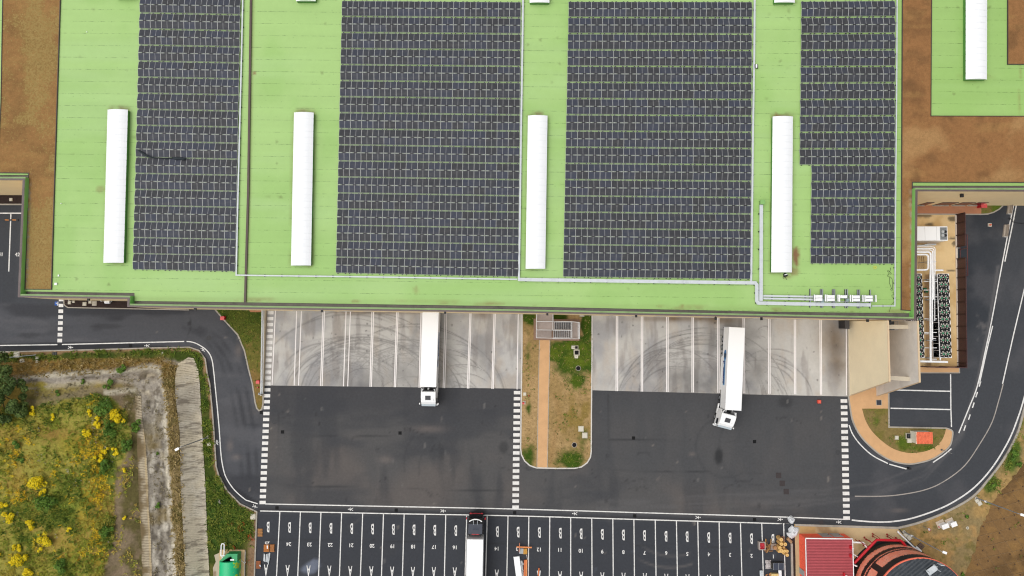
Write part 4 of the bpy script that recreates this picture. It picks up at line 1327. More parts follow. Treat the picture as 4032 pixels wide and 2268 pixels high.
def shrub(u, v, rpx, kind, label, sx=1.0, sy=1.0, seed=0, ground=None, name=None):
    p = gz(u, v) if ground is None else Vector(ground)
    r = rpx * 0.0405
    t = thing(name or ("broom_bush" if kind == "y" else "shrub"), label, "bush", (p.x, p.y, p.z), group="yellow broom bushes in the meadow" if kind == "y" else "green bushes on the rough ground")
    rr = random.Random(seed + int(u * 7 + v))
    cl = []
    for i in range(max(4, int(7 * r))):
        a, d = rr.uniform(0, 2 * PI), r * math.sqrt(rr.random()) * 0.72
        cl.append((p.x + d * math.cos(a) * sx, p.y + d * math.sin(a) * sy, p.z + r * rr.uniform(0.35, 0.75), r * rr.uniform(0.25, 0.42)))
    area = r * r
    if kind == "y":
        cloud("blossom", m_yel, cl, int(150 + 420 * area), 0.19, t, seed=seed + 5)
        cloud("foliage", m_grn, [(c[0], c[1], c[2] - 0.15 * r, c[3] * 1.05) for c in cl], int(60 + 150 * area), 0.2, t, (0.1, 0.9), seed=seed + 6)
    else:
        cloud("foliage", m_grn, cl, int(160 + 420 * area), 0.22, t, seed=seed + 7)
    s = MB()
    for i in range(4):
        a = i * PI / 2 + rr.random()
        s.tube([(p.x, p.y, p.z - 0.05), (p.x + 0.25 * r * math.cos(a), p.y + 0.25 * r * math.sin(a), p.z + 0.3 * r), (p.x + 0.55 * r * math.cos(a), p.y + 0.55 * r * math.sin(a), p.z + 0.65 * r)], [0.05, 0.035, 0.015], 5)
    s.build("stems", m_bark, t)
    return t

Z4 = lambda x, y: (x / 2.552, 1700 + y / 2.552)
YB = [(Z4(405, 490), 42, "widest yellow broom bush, a ring of blossom with a green gap", 1.0, .85), (Z4(450, 615), 20, "yellow broom bush just below the widest ring-shaped one", 1, 1),
      (Z4(490, 1062), 36, "dense round broom bush, the fullest solid yellow crown in the meadow", 1, 1), (Z4(405, 1180), 17, "small broom bush right below the fullest yellow crown", 1, 1),
      (Z4(712, 985), 14, "lone small broom bush in the middle of the flowery strip", 1, 1), (Z4(120, 838), 30, "mid-sized broom bush near the meadow's outer edge, above its pale patch", 1, 1),
      (Z4(55, 738), 20, "thin broom bush next above the mid-sized one by the outer edge", 1, .8), (Z4(330, 920), 26, "loose tall-growing broom bush with green showing between its sprays", .8, 1),
      (Z4(178, 1165), 21, "sparse broom bush above the elongated slanting one", 1, 1), (Z4(245, 1270), 36, "elongated slanting broom bush, second largest at the bottom of the meadow", 1.1, .8),
      (Z4(300, 1385), 28, "lowest broom bush in the meadow, narrow and standing upright", .7, 1), (Z4(0, 1235), 18, "broom bush cut by the meadow's outer edge", .8, 1),
      (Z4(125, 1312), 14, "scrappy little broom bush beside the elongated slanting one", 1, .7), (Z4(1008, 255), 20, "broom bush of the cluster of three that lies farthest from the round dark shrub", 1, 1.1),
      (Z4(1082, 190), 18, "middle one of three broom bushes clustered by the round dark shrub", 1, 1), (Z4(1167, 200), 20, "broom bush of the cluster of three that nearly touches the round dark shrub", .9, 1.1),
      (Z4(1258, 385), 12, "tiny broom bush alone on the brown strip below the round dark shrub", 1, .8), (Z4(1250, 868), 12, "tiny broom bush alone on the brown strip far down the slope", 1, 1),
      ((466, 1630), 30, "orange-yellow broom bush at the top of the bright pair", 1.05, .8), ((474, 1652), 26, "orange-yellow broom bush at the bottom of the bright pair", 1.1, .9),
      ((392, 1662), 24, "broom bush standing just west of the bright orange-yellow pair", .9, 1.2), ((354, 1625), 18, "pale lemon broom bush growing at the edge of the dark green thicket", .8, 1.1),
      ((214, 1642), 17, "pale broom bush beside the straw-coloured patch", 1, 1), ((141, 1615), 20, "faded broom bush at the foot of the tall dark tree", 1, 1.1), ((352, 1705), 22, "broom bush mixed with orange flowers below the green thicket", .9, 1.2)]
for i, ((u, v), r_, lb, sx, sy) in enumerate(YB):
    shrub(u, v, r_, "y", lb, sx, sy, seed=300 + i)
GB = [((484, 1452), 27, "bright green bush on the dry grass above the pale rock ledge", 1.1, .8), ((434, 1512), 24, "round green bush below the pale rock ledge", 1, 1),
      ((326, 1502), 13, "small green bush on the pale rock ledge itself", 1, .9), ((229, 1549), 14, "bluish green little bush between the two rock ledges", 1, 1),
      ((545, 1667), 29, "vivid green bush straddling the rolled matting ridge", .85, 1.2), ((504, 1752), 30, "round dark green shrub beside the matting ridge", 1, .95),
      ((70, 1752), 20, "low dark green bush on the orange-brown bare patch", 1, .8), ((86, 1808), 16, "spreading little bush below the orange-brown bare patch", 1, .7),
      ((620, 1785), 7, "yellowish green tuft of a bush on the grey clay bank", 1, 1), ((624, 1990), 13, "lone bush with yellow tips on the grey clay bank", .7, 1.2),
      ((420, 1600), 40, "broad thicket crown at the top of the meadow", 1, 1.0), ((440, 1690), 38, "tall green thicket behind the clustered broom bushes", .8, 1.3), ((428, 1830), 34, "deep green thicket on the meadow's rim above the bare strip", .8, 1.4),
      ((428, 2080), 30, "deep green thicket on the meadow's rim lower down", .9, 1.2), ((190, 1970), 44, "sprawling green bush under the ring-shaped broom", 1.2, .9), ((250, 2225), 30, "leafy bush near the bottom edge of the meadow", 1, 1)]
for i, ((u, v), r_, lb, sx, sy) in enumerate(GB):
    shrub(u, v, r_, "g", lb, sx, sy, seed=500 + i)
for i, (u, v, r_, lb) in enumerate(((3905, 1905, 15, "dark green bush on the verge beside the tall lamp's foot"), (3800, 2033, 11, "small bush in the dry verge above the twin white boxes"), (3786, 2258, 10, "small bush at the bottom corner of the netted slope"), (3985, 1790, 24, "large leafy bush on the green verge above the netted slope"), (4005, 1830, 16, "bushy plant between the green verge and the brown slope"))):
    p = P(u, v, 0.1)
    shrub(u, v, r_, "g", lb, seed=700 + i, ground=p)

tp = gz(30, 1548)
tr = thing("broadleaf_tree", "large dark green tree leaning over the pale rock ledge", "tree", (tp.x, tp.y, tp.z))
s = MB()
s.tube([tp + Vector((0, 0, -0.2)), tp + Vector((0.1, 0, 1.2)), tp + Vector((0.2, 0.1, 2.6)), tp + Vector((0.1, 0.2, 4.4))], [0.26, 0.2, 0.15, 0.06], 9)
rr = random.Random(4)
cl = []
for i in range(52):
    a, d = rr.uniform(0, 2 * PI), 4.9 * math.sqrt(rr.random())
    cx, cy = tp.x + 0.1 + d * math.cos(a) * 0.95, tp.y + 0.5 + d * math.sin(a) * 1.1
    cz = tp.z + 1.7 + 2.3 * (1 - (d / 5.2) ** 2) + rr.uniform(-0.6, 0.4)
    cl.append((cx, cy, cz, rr.uniform(0.55, 1.05)))
    if i % 4 == 0:
        s.tube([tp + Vector((0.1, 0, 1.4 + 0.04 * i)), Vector(((tp.x + cx) / 2, (tp.y + cy) / 2, tp.z + 2.2)), Vector((cx, cy, cz - 0.2))], [0.1, 0.06, 0.02], 6)
s.build("trunk", m_bark, tr, smooth=True)
cloud("crown", m_tree, cl, 13000, 0.3, tr, seed=9)

# ================================================================== the warehouse
ZR, ZP = 11.5, 12.4      # roof deck, parapet top
OUT = [(-420, 706.5), (90.5, 708.8), (71.5, 1169.7), (503.5, 1176.8), (502, 1208), (1008, 1216.3), (2016, 1230.2), (3024, 1249.3), (3606.5, 1261), (3611.8, 752), (4480, 754), (4480, -420), (-420, -420)]
wh = thing("warehouse", "huge flat-roofed warehouse with light green membrane, brown planted strips and loading docks", "warehouse", (0, 0, 0))
oxy = xy(OUT, ZP)
# outline runs counter-clockwise seen from above
m_wall = M("wall panel", (0.93, 0.73, 0.43), 0.8, 0.05, 0.6, dirt=(0.86, 0.63, 0.35), dirt_amt=0.25)
m_green = M("parapet membrane", A(142, 172, 112), 0.6, 0.1, 0.8, dirt=A(104, 124, 76), dirt_amt=0.5)
m_green2 = M("upturned membrane", (0.22, 0.5, 0.13), 0.6, 0.06, 0.8)
m_cop = M("brown flashing", A(102, 88, 86), 0.5, 0.1, 0.7, dirt=A(128, 116, 112), dirt_amt=0.5)
m_gut = M("gutter lining", A(128, 118, 112), 0.7, 0.16, 0.5, dirt=A(70, 68, 66), dirt_amt=0.6)
TH = [0.46, 0.34, 0.46, 0.34, 0.46, 0.46, 0.46, 0.46, 0.34, 0.46, 0.34, 0.34, 0.34]
CW = [0.22 if t > 0.4 else 0.29 for t in TH]
ar = sum(oxy[i][0] * oxy[(i + 1) % 13][1] - oxy[(i + 1) % 13][0] * oxy[i][1] for i in range(13))
sg = 1 if ar > 0 else -1
b = MB()
b.ring(oxy, offs(oxy, 0.2 * sg), -0.3, ZP - 0.1)
b.build("wall", m_wall, wh)
b = MB()
b.ring(offs(oxy, 0.195 * sg), offs(oxy, [t * sg for t in TH]), ZP - 1.75, ZP, ms=1)
b.build("parapet", [m_green, m_green2], wh)
b = MB()
b.ring(offs(oxy, -0.03 * sg), offs(oxy, [t * sg for t in CW]), ZP - 0.12, ZP + 0.05)
b.build("coping", m_cop, wh)
b = MB()
b.prism(offs(oxy, 0.25 * sg), ZR - 0.5, ZR - 0.32)
b.build("gutter", m_gut, wh)

RF = [(-420, 688.5), (112.3, 689.5), (110, 700), (95, 1147.2), (529.6, 1153.6), (529.6, 1185), (1008, 1190.8), (2016, 1205.7), (3024, 1227), (3592, 1233.5), (3594, 731), (4480, 732), (4480, -420), (-420, -420)]
SKY = [[(423.6, 432), (503.5, 432), (487, 1035), (407, 1035)], [(1157.7, 443.5), (1235, 443.5), (1224.5, 1045.6), (1145.7, 1045.6)], [(2078.6, 455.5), (2155.8, 455.5), (2147, 1058.6), (2069.7, 1058.6)], [(3042.3, 459), (3122, 459), (3118, 1072.7), (3036.5, 1072.7)], [(3803, -300), (3887.5, -300), (3886, 313), (3802.4, 313)]]

def roof_col(u, v, x, y):
    n, n2, n3 = fbm(x, y, 9, 301), fbm(x, y, 2.4, 302), fbm(x, y, 1.0, 303)
    c = np.tile(An(172, 208, 128), (u.size, 1))
    c = mixc(c, An(163, 202, 118), sm(n, 0.4, 0.65))
    c = mixc(c, An(174, 209, 136), sm(fbm(x * 0.3, y * 2, 6, 305), 0.5, 0.75) * 0.6)
    c = mixc(c, An(156, 194, 108), sm(u, 3100, 3500) * 0.6)
    # silt lines near the gutter and round the rooflights
    gut = np.exp(-(dline(u, v, [(530, 1176), (1008, 1182), (2016, 1197), (3024, 1219), (3560, 1226)]) / 9) ** 2)
    c = mixc(c, An(146, 132, 84), gut * sm(fbm(x * 0.6, y * 2, 2, 307), 0.5, 0.75) * 0.75)
    c = mixc(c, An(138, 152, 92), gut * 0.25)
    for i, s_ in enumerate(SKY):
        d = dline(u, v, s_ + [s_[0]])
        side = (u - np.interp(v, [s_[0][1], s_[3][1]], [s_[0][0], s_[3][0]]))
        wst = side < 40
        am = (0.55 if (wst if i in (1, 2, 3, 4) else ~wst).any() else 0)
        wside = np.where(wst, (0.15, 0.45, 0.35, 0.8, 0.6)[i], (0.6, 0.65, 0.15, 0.3, 0.1)[i])
        c = mixc(c, An(126, 116, 58), np.exp(-(d / 7) ** 2) * wside * sm(n2 + 0.2 * n3, 0.35, 0.7))
        top = blob(u, v, (s_[0][0] + s_[1][0]) / 2, s_[0][1] - 6, 34, 9)
        c = mixc(c, An(128, 100, 72), top * sm(n3, 0.4, 0.6) * 0.8)
    for cx, cy, rx, ry, am in ((3135, 1010, 16, 45, 1.0), (3128, 1070, 24, 22, .6), (3100, 1092, 30, 10, .5), (395, 745, 22, 14, .4), (3064, 452, 18, 9, .9), (1000, 290, 7, 10, .9), (1638, 1140, 12, 20, .4), (2686, 1206, 12, 10, .6), (1398, 1188, 24, 8, .5), (3150, 1180, 20, 6, .4), (3840, 300, 90, 12, .2), (4016, 330, 5, 130, .35)):
        c = mixc(c, An(140, 104, 70), sm(blob(u, v, cx, cy, rx, ry) + (n3 - 0.5) * 0.7, 0.35, 0.8) * am)
    for wx in (700, 1032):
        pass
    jn = np.exp(-(dline(u, v, [(996, -50), (982, 756), (970, 1190)]) / 6) ** 2)
    c = mixc(c, An(140, 150, 92), jn * 0.55)
    r = random.Random(31)
    for k in range(150):
        cx, cy = r.choice([r.uniform(240, 540), r.uniform(1000, 1330), r.uniform(2060, 2220), r.uniform(2990, 3140), r.uniform(3690, 4000), r.uniform(600, 3500)]), r.uniform(0, 1190)
        if cx > 3650:
            cy *= 0.36
        c = mixc(c, An(104, 110, 62), sm(blob(u, v, cx, cy, r.uniform(3, 9), r.uniform(2.5, 4.5)), 0.35, 0.8) * r.uniform(0.15, 0.6))
    return c

field("roof", RF, 0.36, M_field("roof membrane", 0.62, 1.2, 0.045, 0.08, 0.01, 0.35, seams=True, speck=0.18), roof_col, z0=ZR, parent=wh)

# planted brown strips
m_sed = M_field("sedum planting", 0.97, 2.2, 0.3, 0.9, 0.08, 0.08, fleck=(A(144, 122, 72), A(174, 150, 96)))

def sed_col(kind):
    def f(u, v, x, y):
        n, n2, n3 = fbm(x, y, 5, 321), fbm(x, y, 1.8, 322), vnoise(x, y, 0.42, 323)
        g = np.zeros(u.size)
        c = np.tile(An(138, 97, 60), (u.size, 1))
        c = mixc(c, An(114, 80, 50), sm(n, 0.5, 0.68) * 0.7)
        c = mixc(c, An(150, 112, 68), sm(fbm(x * 0.5, y * 2, 3, 325), 0.52, 0.75) * 0.6)
        if kind == 0:
            g = 0.38 + 0.62 * sm(n * 0.5 + n2 * 0.35 + 0.3 * np.exp(-((u - 160) / 50) ** 2) * sm(v, 700, 300) + 0.32 * sm(v, 700, 900) - 0.18 * blob(u, v, 60, 600, 120, 120), 0.42, 0.62)
            c = mixc(c, An(142, 116, 66), g * 0.6)
            ed = np.exp(-((u - np.interp(v, [690, 1140], [115, 103])) / 7) ** 2) * (v > 680)
            c = mixc(c, An(132, 126, 118), ed * sm(n3, 0.3, 0.6) * 0.8)
        else:
            c = mixc(c, An(100, 72, 46), sm(fbm(x, y, 2.5, 329), 0.56, 0.75) * 0.5)
            c = mixc(c, An(162, 124, 80), sm(fbm(x, y, 7, 331), 0.55, 0.75) * sm(v, 300, 470) * 0.7)
            ed = np.exp(-((u - 3588) / 5) ** 2) * (v > 740)
            c = mixc(c, An(150, 140, 124), ed * sm(n3, 0.3, 0.6) * 0.8)
            g = 0.12 * sm(n2, 0.4, 0.7)
        return np.column_stack((c * np.array([1.24, 1.32, 1.42]), g))
    return f

SED = [[(13, -400), (11, 0), (4, 400), (-8, 680), (114, 681.5), (112, 700), (99, 1139), (202.4, 1139.5), (213.5, 756), (237.4, 0), (249, -400)],
       [(3554, -400), (3553, 0), (3550, 756), (3548.5, 1220), (3589, 1224), (3592, 717.5), (4470, 719), (4470, 459), (3665, 457), (3668, 0), (3671, -400)],
       [(3968, -400), (3967.5, 253), (4470, 255), (4470, -400)]]
m_trim = M("bed edging", A(72, 60, 58), 0.6, 0.15, 2.0)
for i, s_ in enumerate(SED):
    e = field("planted_strip", s_, 0.2 if i == 0 else 0.3, m_sed, sed_col(min(i, 1)), z0=ZR + 0.1, parent=wh)
    b = MB()
    a = xy(s_, ZR + 0.1)
    b.ring(offs(a, 0.05), offs(a, -0.05), ZR - 0.05, ZR + 0.17)
    b.build("edging", m_trim, e)

# raised expansion joint
b = MB()
b.ribbon(xy([(987.5, -400), (987.3, 0), (976.5, 756), (964, 1190)], ZR + 0.2), 0.3, ZR + 0.2)
jt = MB()
L_, R_ = offs(xy([(988, -400), (987.3, 0), (976.5, 756), (964.2, 1190)], ZR + 0.2), 0.15, False), offs(xy([(988, -400), (987.3, 0), (976.5, 756), (964.2, 1190)], ZR + 0.2), -0.15, False)
jt.ring(L_, R_, ZR - 0.1, ZR + 0.22, closed=False)
jt.build("roof_joint", M("joint cover", A(92, 76, 70), 0.6, 0.12, 1.0), wh)

# rooflights: white barrel vaults on green upstands
m_poly = M("white polycarbonate", (0.79, 0.8, 0.81), 0.5, 0.015, 1.2, dirt=(0.66, 0.69, 0.71), dirt_amt=0.25, spec=0.2)
m_rib = M("glazing bar", (0.755, 0.77, 0.78), 0.5, 0.03)
m_ups = M("upstand membrane", A(92, 150, 70), 0.6, 0.15, 1.0, dirt=A(80, 90, 40), dirt_amt=0.5)

def rooflight(c4, zt=12.35):
    a, b_, c_, d_ = [P(u, v, zt - 0.12) for u, v in c4]
    L = ((a - d_).length + (b_ - c_).length) / 2
    n = max(2, int(round(L / 0.95)))
    m = MB()
    ns = 8
    rows = []
    for i in range(n + 1):
        for e in ((0.0, 0.0), (0.035, 0.028)):
            pass
    def sect(t, lift):
        l_, r_ = d_.lerp(a, t), c_.lerp(b_, t)
        return [l_.lerp(r_, k / ns) + Vector((0, 0, 0.32 * (1 - (2 * k / ns - 1) ** 2) + lift)) for k in range(ns + 1)]
    ts = []
    w = 0.055 / L
    for i in range(n + 1):
        t = i / n
        ts += [(max(0, t - w), 0.0), (max(0, t - w * 0.9), 0.035), (min(1, t + w * 0.9), 0.035), (min(1, t + w), 0.0)]
    vs, fs = [], []
    for t, lf in ts:
        vs += sect(t, lf)
    for i in range(len(ts) - 1):
        for k in range(ns):
            p = i * (ns + 1) + k
            fs.append((p, p + 1, p + ns + 2, p + ns + 1))
    nrib = len(fs)
    fs.append(tuple(range(ns + 1)))
    fs.append(tuple(reversed(range((len(ts) - 1) * (ns + 1), len(ts) * (ns + 1)))))
    m.add(vs, fs)
    for i_ in range(nrib):
        if (i_ // ns) % 4 != 3:
            m.m[i_] = 1
    sk = m.build("rooflight", [m_poly, m_rib], wh)
    u = MB()
    q4 = [(p.x, p.y) for p in (d_, c_, b_, a)]
    u.prism(offs(q4, 0.06), ZR - 0.02, zt - 0.13)
    u.build("upstand", m_ups, sk)
    return sk

for s_ in SKY:
    rooflight(s_)
for u0, u1, v1 in ((451.5, 527, -9), (1165.6, 1242.8, 5), (2085.4, 2163, 11.5), (3048.5, 3129.4, 11)):
    rooflight([(u0 + 7, v1 - 330), (u1 + 7, v1 - 330), (u1, v1), (u0, v1)])

# small fittings of the roof and walls
for u, v in ((1268, 1225.5), (1753, 1231.5), (2155, 1238), (2505, 1245.5), (2818, 1255.5), (2998, 1256.5), (3416, 1263.5), (3503, 1264.5), (349, 1180), (769, 1218.5)):
    p = P(u, v, 10.6)
    b = MB()
    b.box((p.x, p.y + 0.05, 10.6), (0.3, 0.42, 0.3))
    b.box((p.x, p.y + 0.45, 10.65), (0.1, 0.6, 0.1))
    b.build("floodlight", m_black, wh)
p = P(3787, 770, 10.6)
b = MB()
b.box((p.x, p.y, 10.6), (0.4, 0.5, 0.35))
b.build("floodlight", m_black, wh)
for u, v, sx_, sy_ in ((220, 1118, .35, .35), (231, 1085, .18, .25), (241, 801, .1, .1), (342, 126, .1, .1)):
    p = P(u, v, ZR + 0.1)
    b = MB()
    b.box((p.x, p.y, ZR + 0.08), (sx_, sy_, 0.2))
    b.build("roof_outlet", m_white, wh)
# glazing and a door in the plant-yard wall
yw = P(3700, 752, ZP).y
for u0, u1 in ((3612, 3640), (3672, 3735), (3748, 3800), (3810, 3850)):
    a, b_ = P(u0, 806, 0.3), P(u1, 806, 0.3)
    m = MB()
    m.box(((a.x + b_.x) / 2, yw - 0.04, 1.7), (b_.x - a.x, 0.12, 2.8))
    wi = m.build("window", m_glass, wh)
    f = MB()
    f.box(((a.x + b_.x) / 2, yw - 0.1, 0.26), (b_.x - a.x + 0.1, 0.16, 0.08))
    f.build("sill", m_conc2, wi)
# dock doors along the south wall
for c_, xt in ((1, 225), (1, 425), (1, 600), (1, 795), (1, 975), (1, 1160), (1, 1325), (1, 1528), (1, 1710), (2, 700), (2, 885), (2, 1075), (2, 1268), (2, 1458), (2, 1650), (2, 1850), (3, 105), (3, 300), (3, 490)):
    u = 1008 * c_ + xt / 1.91667
    vv = np.interp(u, [1008, 2016, 3024, 3606], [1216.3, 1228, 1249.3, 1261])
    p = P(u, vv, ZP)
    b = MB()
    b.box((p.x, p.y, 2.7), (3.0, 0.06, 3.2))
    d_ = b.build("dock_door", M("door grey", A(196, 196, 196), 0.5, 0.05), wh)

# two tall concrete fins with raked ends between docks and plant yard, tied by two beams
def fin(u0, u1, vt0, vt1, vb1, name, label, mat):
    xx = P((u0), 1400, 12.3).x
    y0 = P(u0, vt0, 12.3).y
    y1 = P(u0, vt1, 12.3).y
    y2 = P(u1, vb1, 0.0).y
    m = MB()
    prof = [(y0, -0.2), (y0, 12.3), (y1, 12.3), (y2, 0.1), (y2, -0.2)]
    vs = [(xx - 0.12, a, z) for a, z in prof] + [(xx + 0.1, a, z) for a, z in prof]
    m.add(vs, [(0, 1, 2, 3, 4), (9, 8, 7, 6, 5), (0, 5, 6, 1), (1, 6, 7, 2), (2, 7, 8, 3), (3, 8, 9, 4), (4, 9, 5, 0)])
    t = thing(name, label, "wall", (xx, (y0 + y2) / 2, 0))
    m.build("slab", mat, t)
    c = MB()
    c.bar((xx - 0.01, y0, 12.33), (xx - 0.01, y1, 12.33), 0.26, 0.08)
    c.bar((xx - 0.01, y1, 12.33), (xx - 0.01, y2, 0.13), 0.26, 0.08)
    c.build("cap", M("fin capping", A(222, 196, 160), 0.8, 0.05), t)
    return t, xx, y0

m_fin = M("fin concrete beige", (0.80, 0.69, 0.48), 0.8, 0.05, 0.5, dirt=(0.72, 0.6, 0.41), dirt_amt=0.3)
m_fin2 = M("fin concrete shaded", (0.66, 0.62, 0.57), 0.8, 0.08, 0.7, dirt=(0.46, 0.43, 0.4), dirt_amt=0.45)  # shade from the neighbouring fin is put into this grey
f1, fx1, fy1 = fin(3500, 3343, 1262, 1502, 1557, "fin_wall", "beige concrete fin wall with a raked end beside the last dock bay", m_fin)
f2, fx2, fy2 = fin(3618, 3450, 1263, 1505, 1560, "fin_wall", "concrete fin wall with shade in its grey, nearest the cooling plant, stained near its top", m_fin2)
for v_, nm in ((1287, 0), (1489, 1)):
    yb = P(3592, v_, 9.8).y
    t = MB()
    t.box(((fx1 + fx2) / 2, yb, 9.6), (fx2 - fx1 - 0.24, 0.62, 0.7), 0.0 if nm == 0 else -0.06)
    t.build("tie_beam", M("beam concrete", A(206, 194, 172), 0.8, 0.08, 1.0), f2)
# small steel balcony on the wall between the fins
pb = P(3515, 1282, 9.0)
bl = thing("steel_balcony", "small steel balcony tucked between the two concrete fins", "balcony", (pb.x, pb.y, 8.5))
m = MB()
m.box((pb.x, pb.y, 8.5), (1.0, 1.3, 0.08))
m.build("floor", m_dsteel, bl)
m = MB()
for z in (9.0, 9.5):
    m.bar((pb.x - 0.5, pb.y - 0.65, z), (pb.x + 0.5, pb.y - 0.65, z), 0.05, 0.05)
    m.bar((pb.x + 0.5, pb.y - 0.65, z), (pb.x + 0.5, pb.y + 0.65, z), 0.05, 0.05)
for ax, ay in ((-0.5, -0.65), (0.5, -0.65), (0.5, 0.65), (0.5, 0), (0, -0.65)):
    m.bar((pb.x + ax, pb.y + ay, 8.5), (pb.x + ax, pb.y + ay, 9.5), 0.05, 0.05)
m.build("railing", m_steel, bl)
pc = P(3334, 1278, 2.2)
cb = thing("dock_cabinet", "tall black steel cabinet standing against the dock wall by the beige fin", "cabinet", (pc.x, pc.y, 0))
m = MB()
m.box((pc.x, pc.y, 1.15), (0.62, 1.3, 2.3))
m.build("body", M("cabinet black", (0.02, 0.02, 0.023), 0.45, 0.2), cb, bevel=0.03)
m = MB()
m.box((pc.x + 0.02, pc.y, 2.33), (0.72, 1.4, 0.06))
m.build("lid", M("cabinet lid", (0.045, 0.045, 0.05), 0.5, 0.15), cb)
m = MB()
m.prism(xy([(3336, 1296), (3343, 1296), (3346, 1558), (3340, 1558)], 0.1), 0, 0.35)
struct(m.build("retaining_kerb", m_conc))

# ================================================================== solar arrays
m_cell, cn, cl_, cb_ = _new("solar cells")
tc = cn.new("ShaderNodeTexCoord")
sp = cn.new("ShaderNodeSeparateXYZ")
cl_.new(tc.outputs["Object"], sp.inputs[0])
st_ = mth(cn, cl_, "FRACT", mth(cn, cl_, "DIVIDE", mth(cn, cl_, "ADD", sp.outputs[1], 0.51), 0.17))
stripe = mth(cn, cl_, "LESS_THAN", mth(cn, cl_, "ABSOLUTE", mth(cn, cl_, "SUBTRACT", st_, 0.5)), 0.12)
oi = cn.new("ShaderNodeObjectInfo")
rc = cn.new("ShaderNodeValToRGB")
rc.color_ramp.elements[0].color = (*A(62, 63, 67), 1)
rc.color_ramp.elements[1].color = (*A(66, 71, 86), 1)
e_ = rc.color_ramp.elements.new(0.5)
e_.color = (*A(64, 67, 75), 1)
cl_.new(oi.outputs["Random"], rc.inputs[0])
nz = noise(cn, cl_, coords(cn), 1.8, 3)
cc = mixrgb(cn, cl_, mth(cn, cl_, "MULTIPLY", stripe, mrange(cn, cl_, nz, 0.35, 0.65, 0.2, 0.9)), rc.outputs[0], A(104, 102, 100))
cl_.new(cc, cb_.inputs["Base Color"])
cb_.inputs["Roughness"].default_value = 0.5
cb_.inputs["Specular IOR Level"].default_value = 0.12
m_frame = M("module frame", A(192, 192, 192), 0.4, 0.05, 4.0)
m_rail = M("mounting rail", A(172, 180, 168), 0.4, 0.1, 4.0)
PW = 1.05

def panel_mesh(L):
    m = MB()
    w, t = PW, 0.035
    hx, hy = L / 2 - 0.008, w / 2
    fr, ml = 0.03, 0.018
    zt = t
    m.box((0, 0, t / 2 - 0.006), (2 * hx, 2 * hy, t - 0.012), m=1)
    for x0, x1, y0, y1, mi in ((-hx + fr, -ml, -hy + 0.008, hy - 0.008, 0), (ml, hx - fr, -hy + 0.008, hy - 0.008, 0)):
        m.add([(x0, y0, zt), (x1, y0, zt), (x1, y1, zt), (x0, y1, zt)], [(0, 1, 2, 3)], mi)
    for x0, x1, y0, y1 in ((-hx, -hx + fr, -hy, hy), (hx - fr, hx, -hy, hy), (-ml, ml, -hy + 0.02, hy - 0.02)):
        m.add([(x0, y0, zt), (x1, y0, zt), (x1, y1, zt), (x0, y1, zt)], [(0, 1, 2, 3)], 1)
    return m

def frame_mesh(N, L, tilt):
    """ridge and eave rails with cross bars and black ballast pads"""
    m = MB()
    W = N * L
    ry, rz = 0.0, 0.34
    ey = 0.06 + PW * math.cos(tilt) + 0.06
    ez = 0.12
    m.box((0, 0.035, rz), (W, 0.035, 0.04), m=0)
    m.box((0, -0.035, rz), (W, 0.035, 0.04), m=0)
    for sy in (-1, 1):
        m.box((0, sy * ey, ez), (W, 0.03, 0.04), m=0)
    for i in range(N + 1):
        x = -W / 2 + i * L
        for dx in (-0.3, 0.3):
            if abs(x + dx) < W / 2:
                for sy in (-1, 1):
                    m.bar((x + dx, 0, rz - 0.02), (x + dx, sy * (ey + 0.03), ez - 0.02), 0.05, 0.04, 0)
                m.box((x + dx, 0, rz + 0.02), (0.09, 0.12, 0.05), m=2)
                m.box((x + dx, ey + 0.06, 0.06), (0.17, 0.1, 0.14), m=1)
                m.box((x + dx, -ey - 0.06, 0.06), (0.17, 0.1, 0.14), m=1)
    for i in range(N):
        x = -W / 2 + (i + 0.5) * L
        m.box((x, 0, rz + 0.025), (0.5, 0.12, 0.08), m=1)
        m.bar((x, 0, rz), (x, 0, 0.02), 0.12, 0.12, 1)
    return m

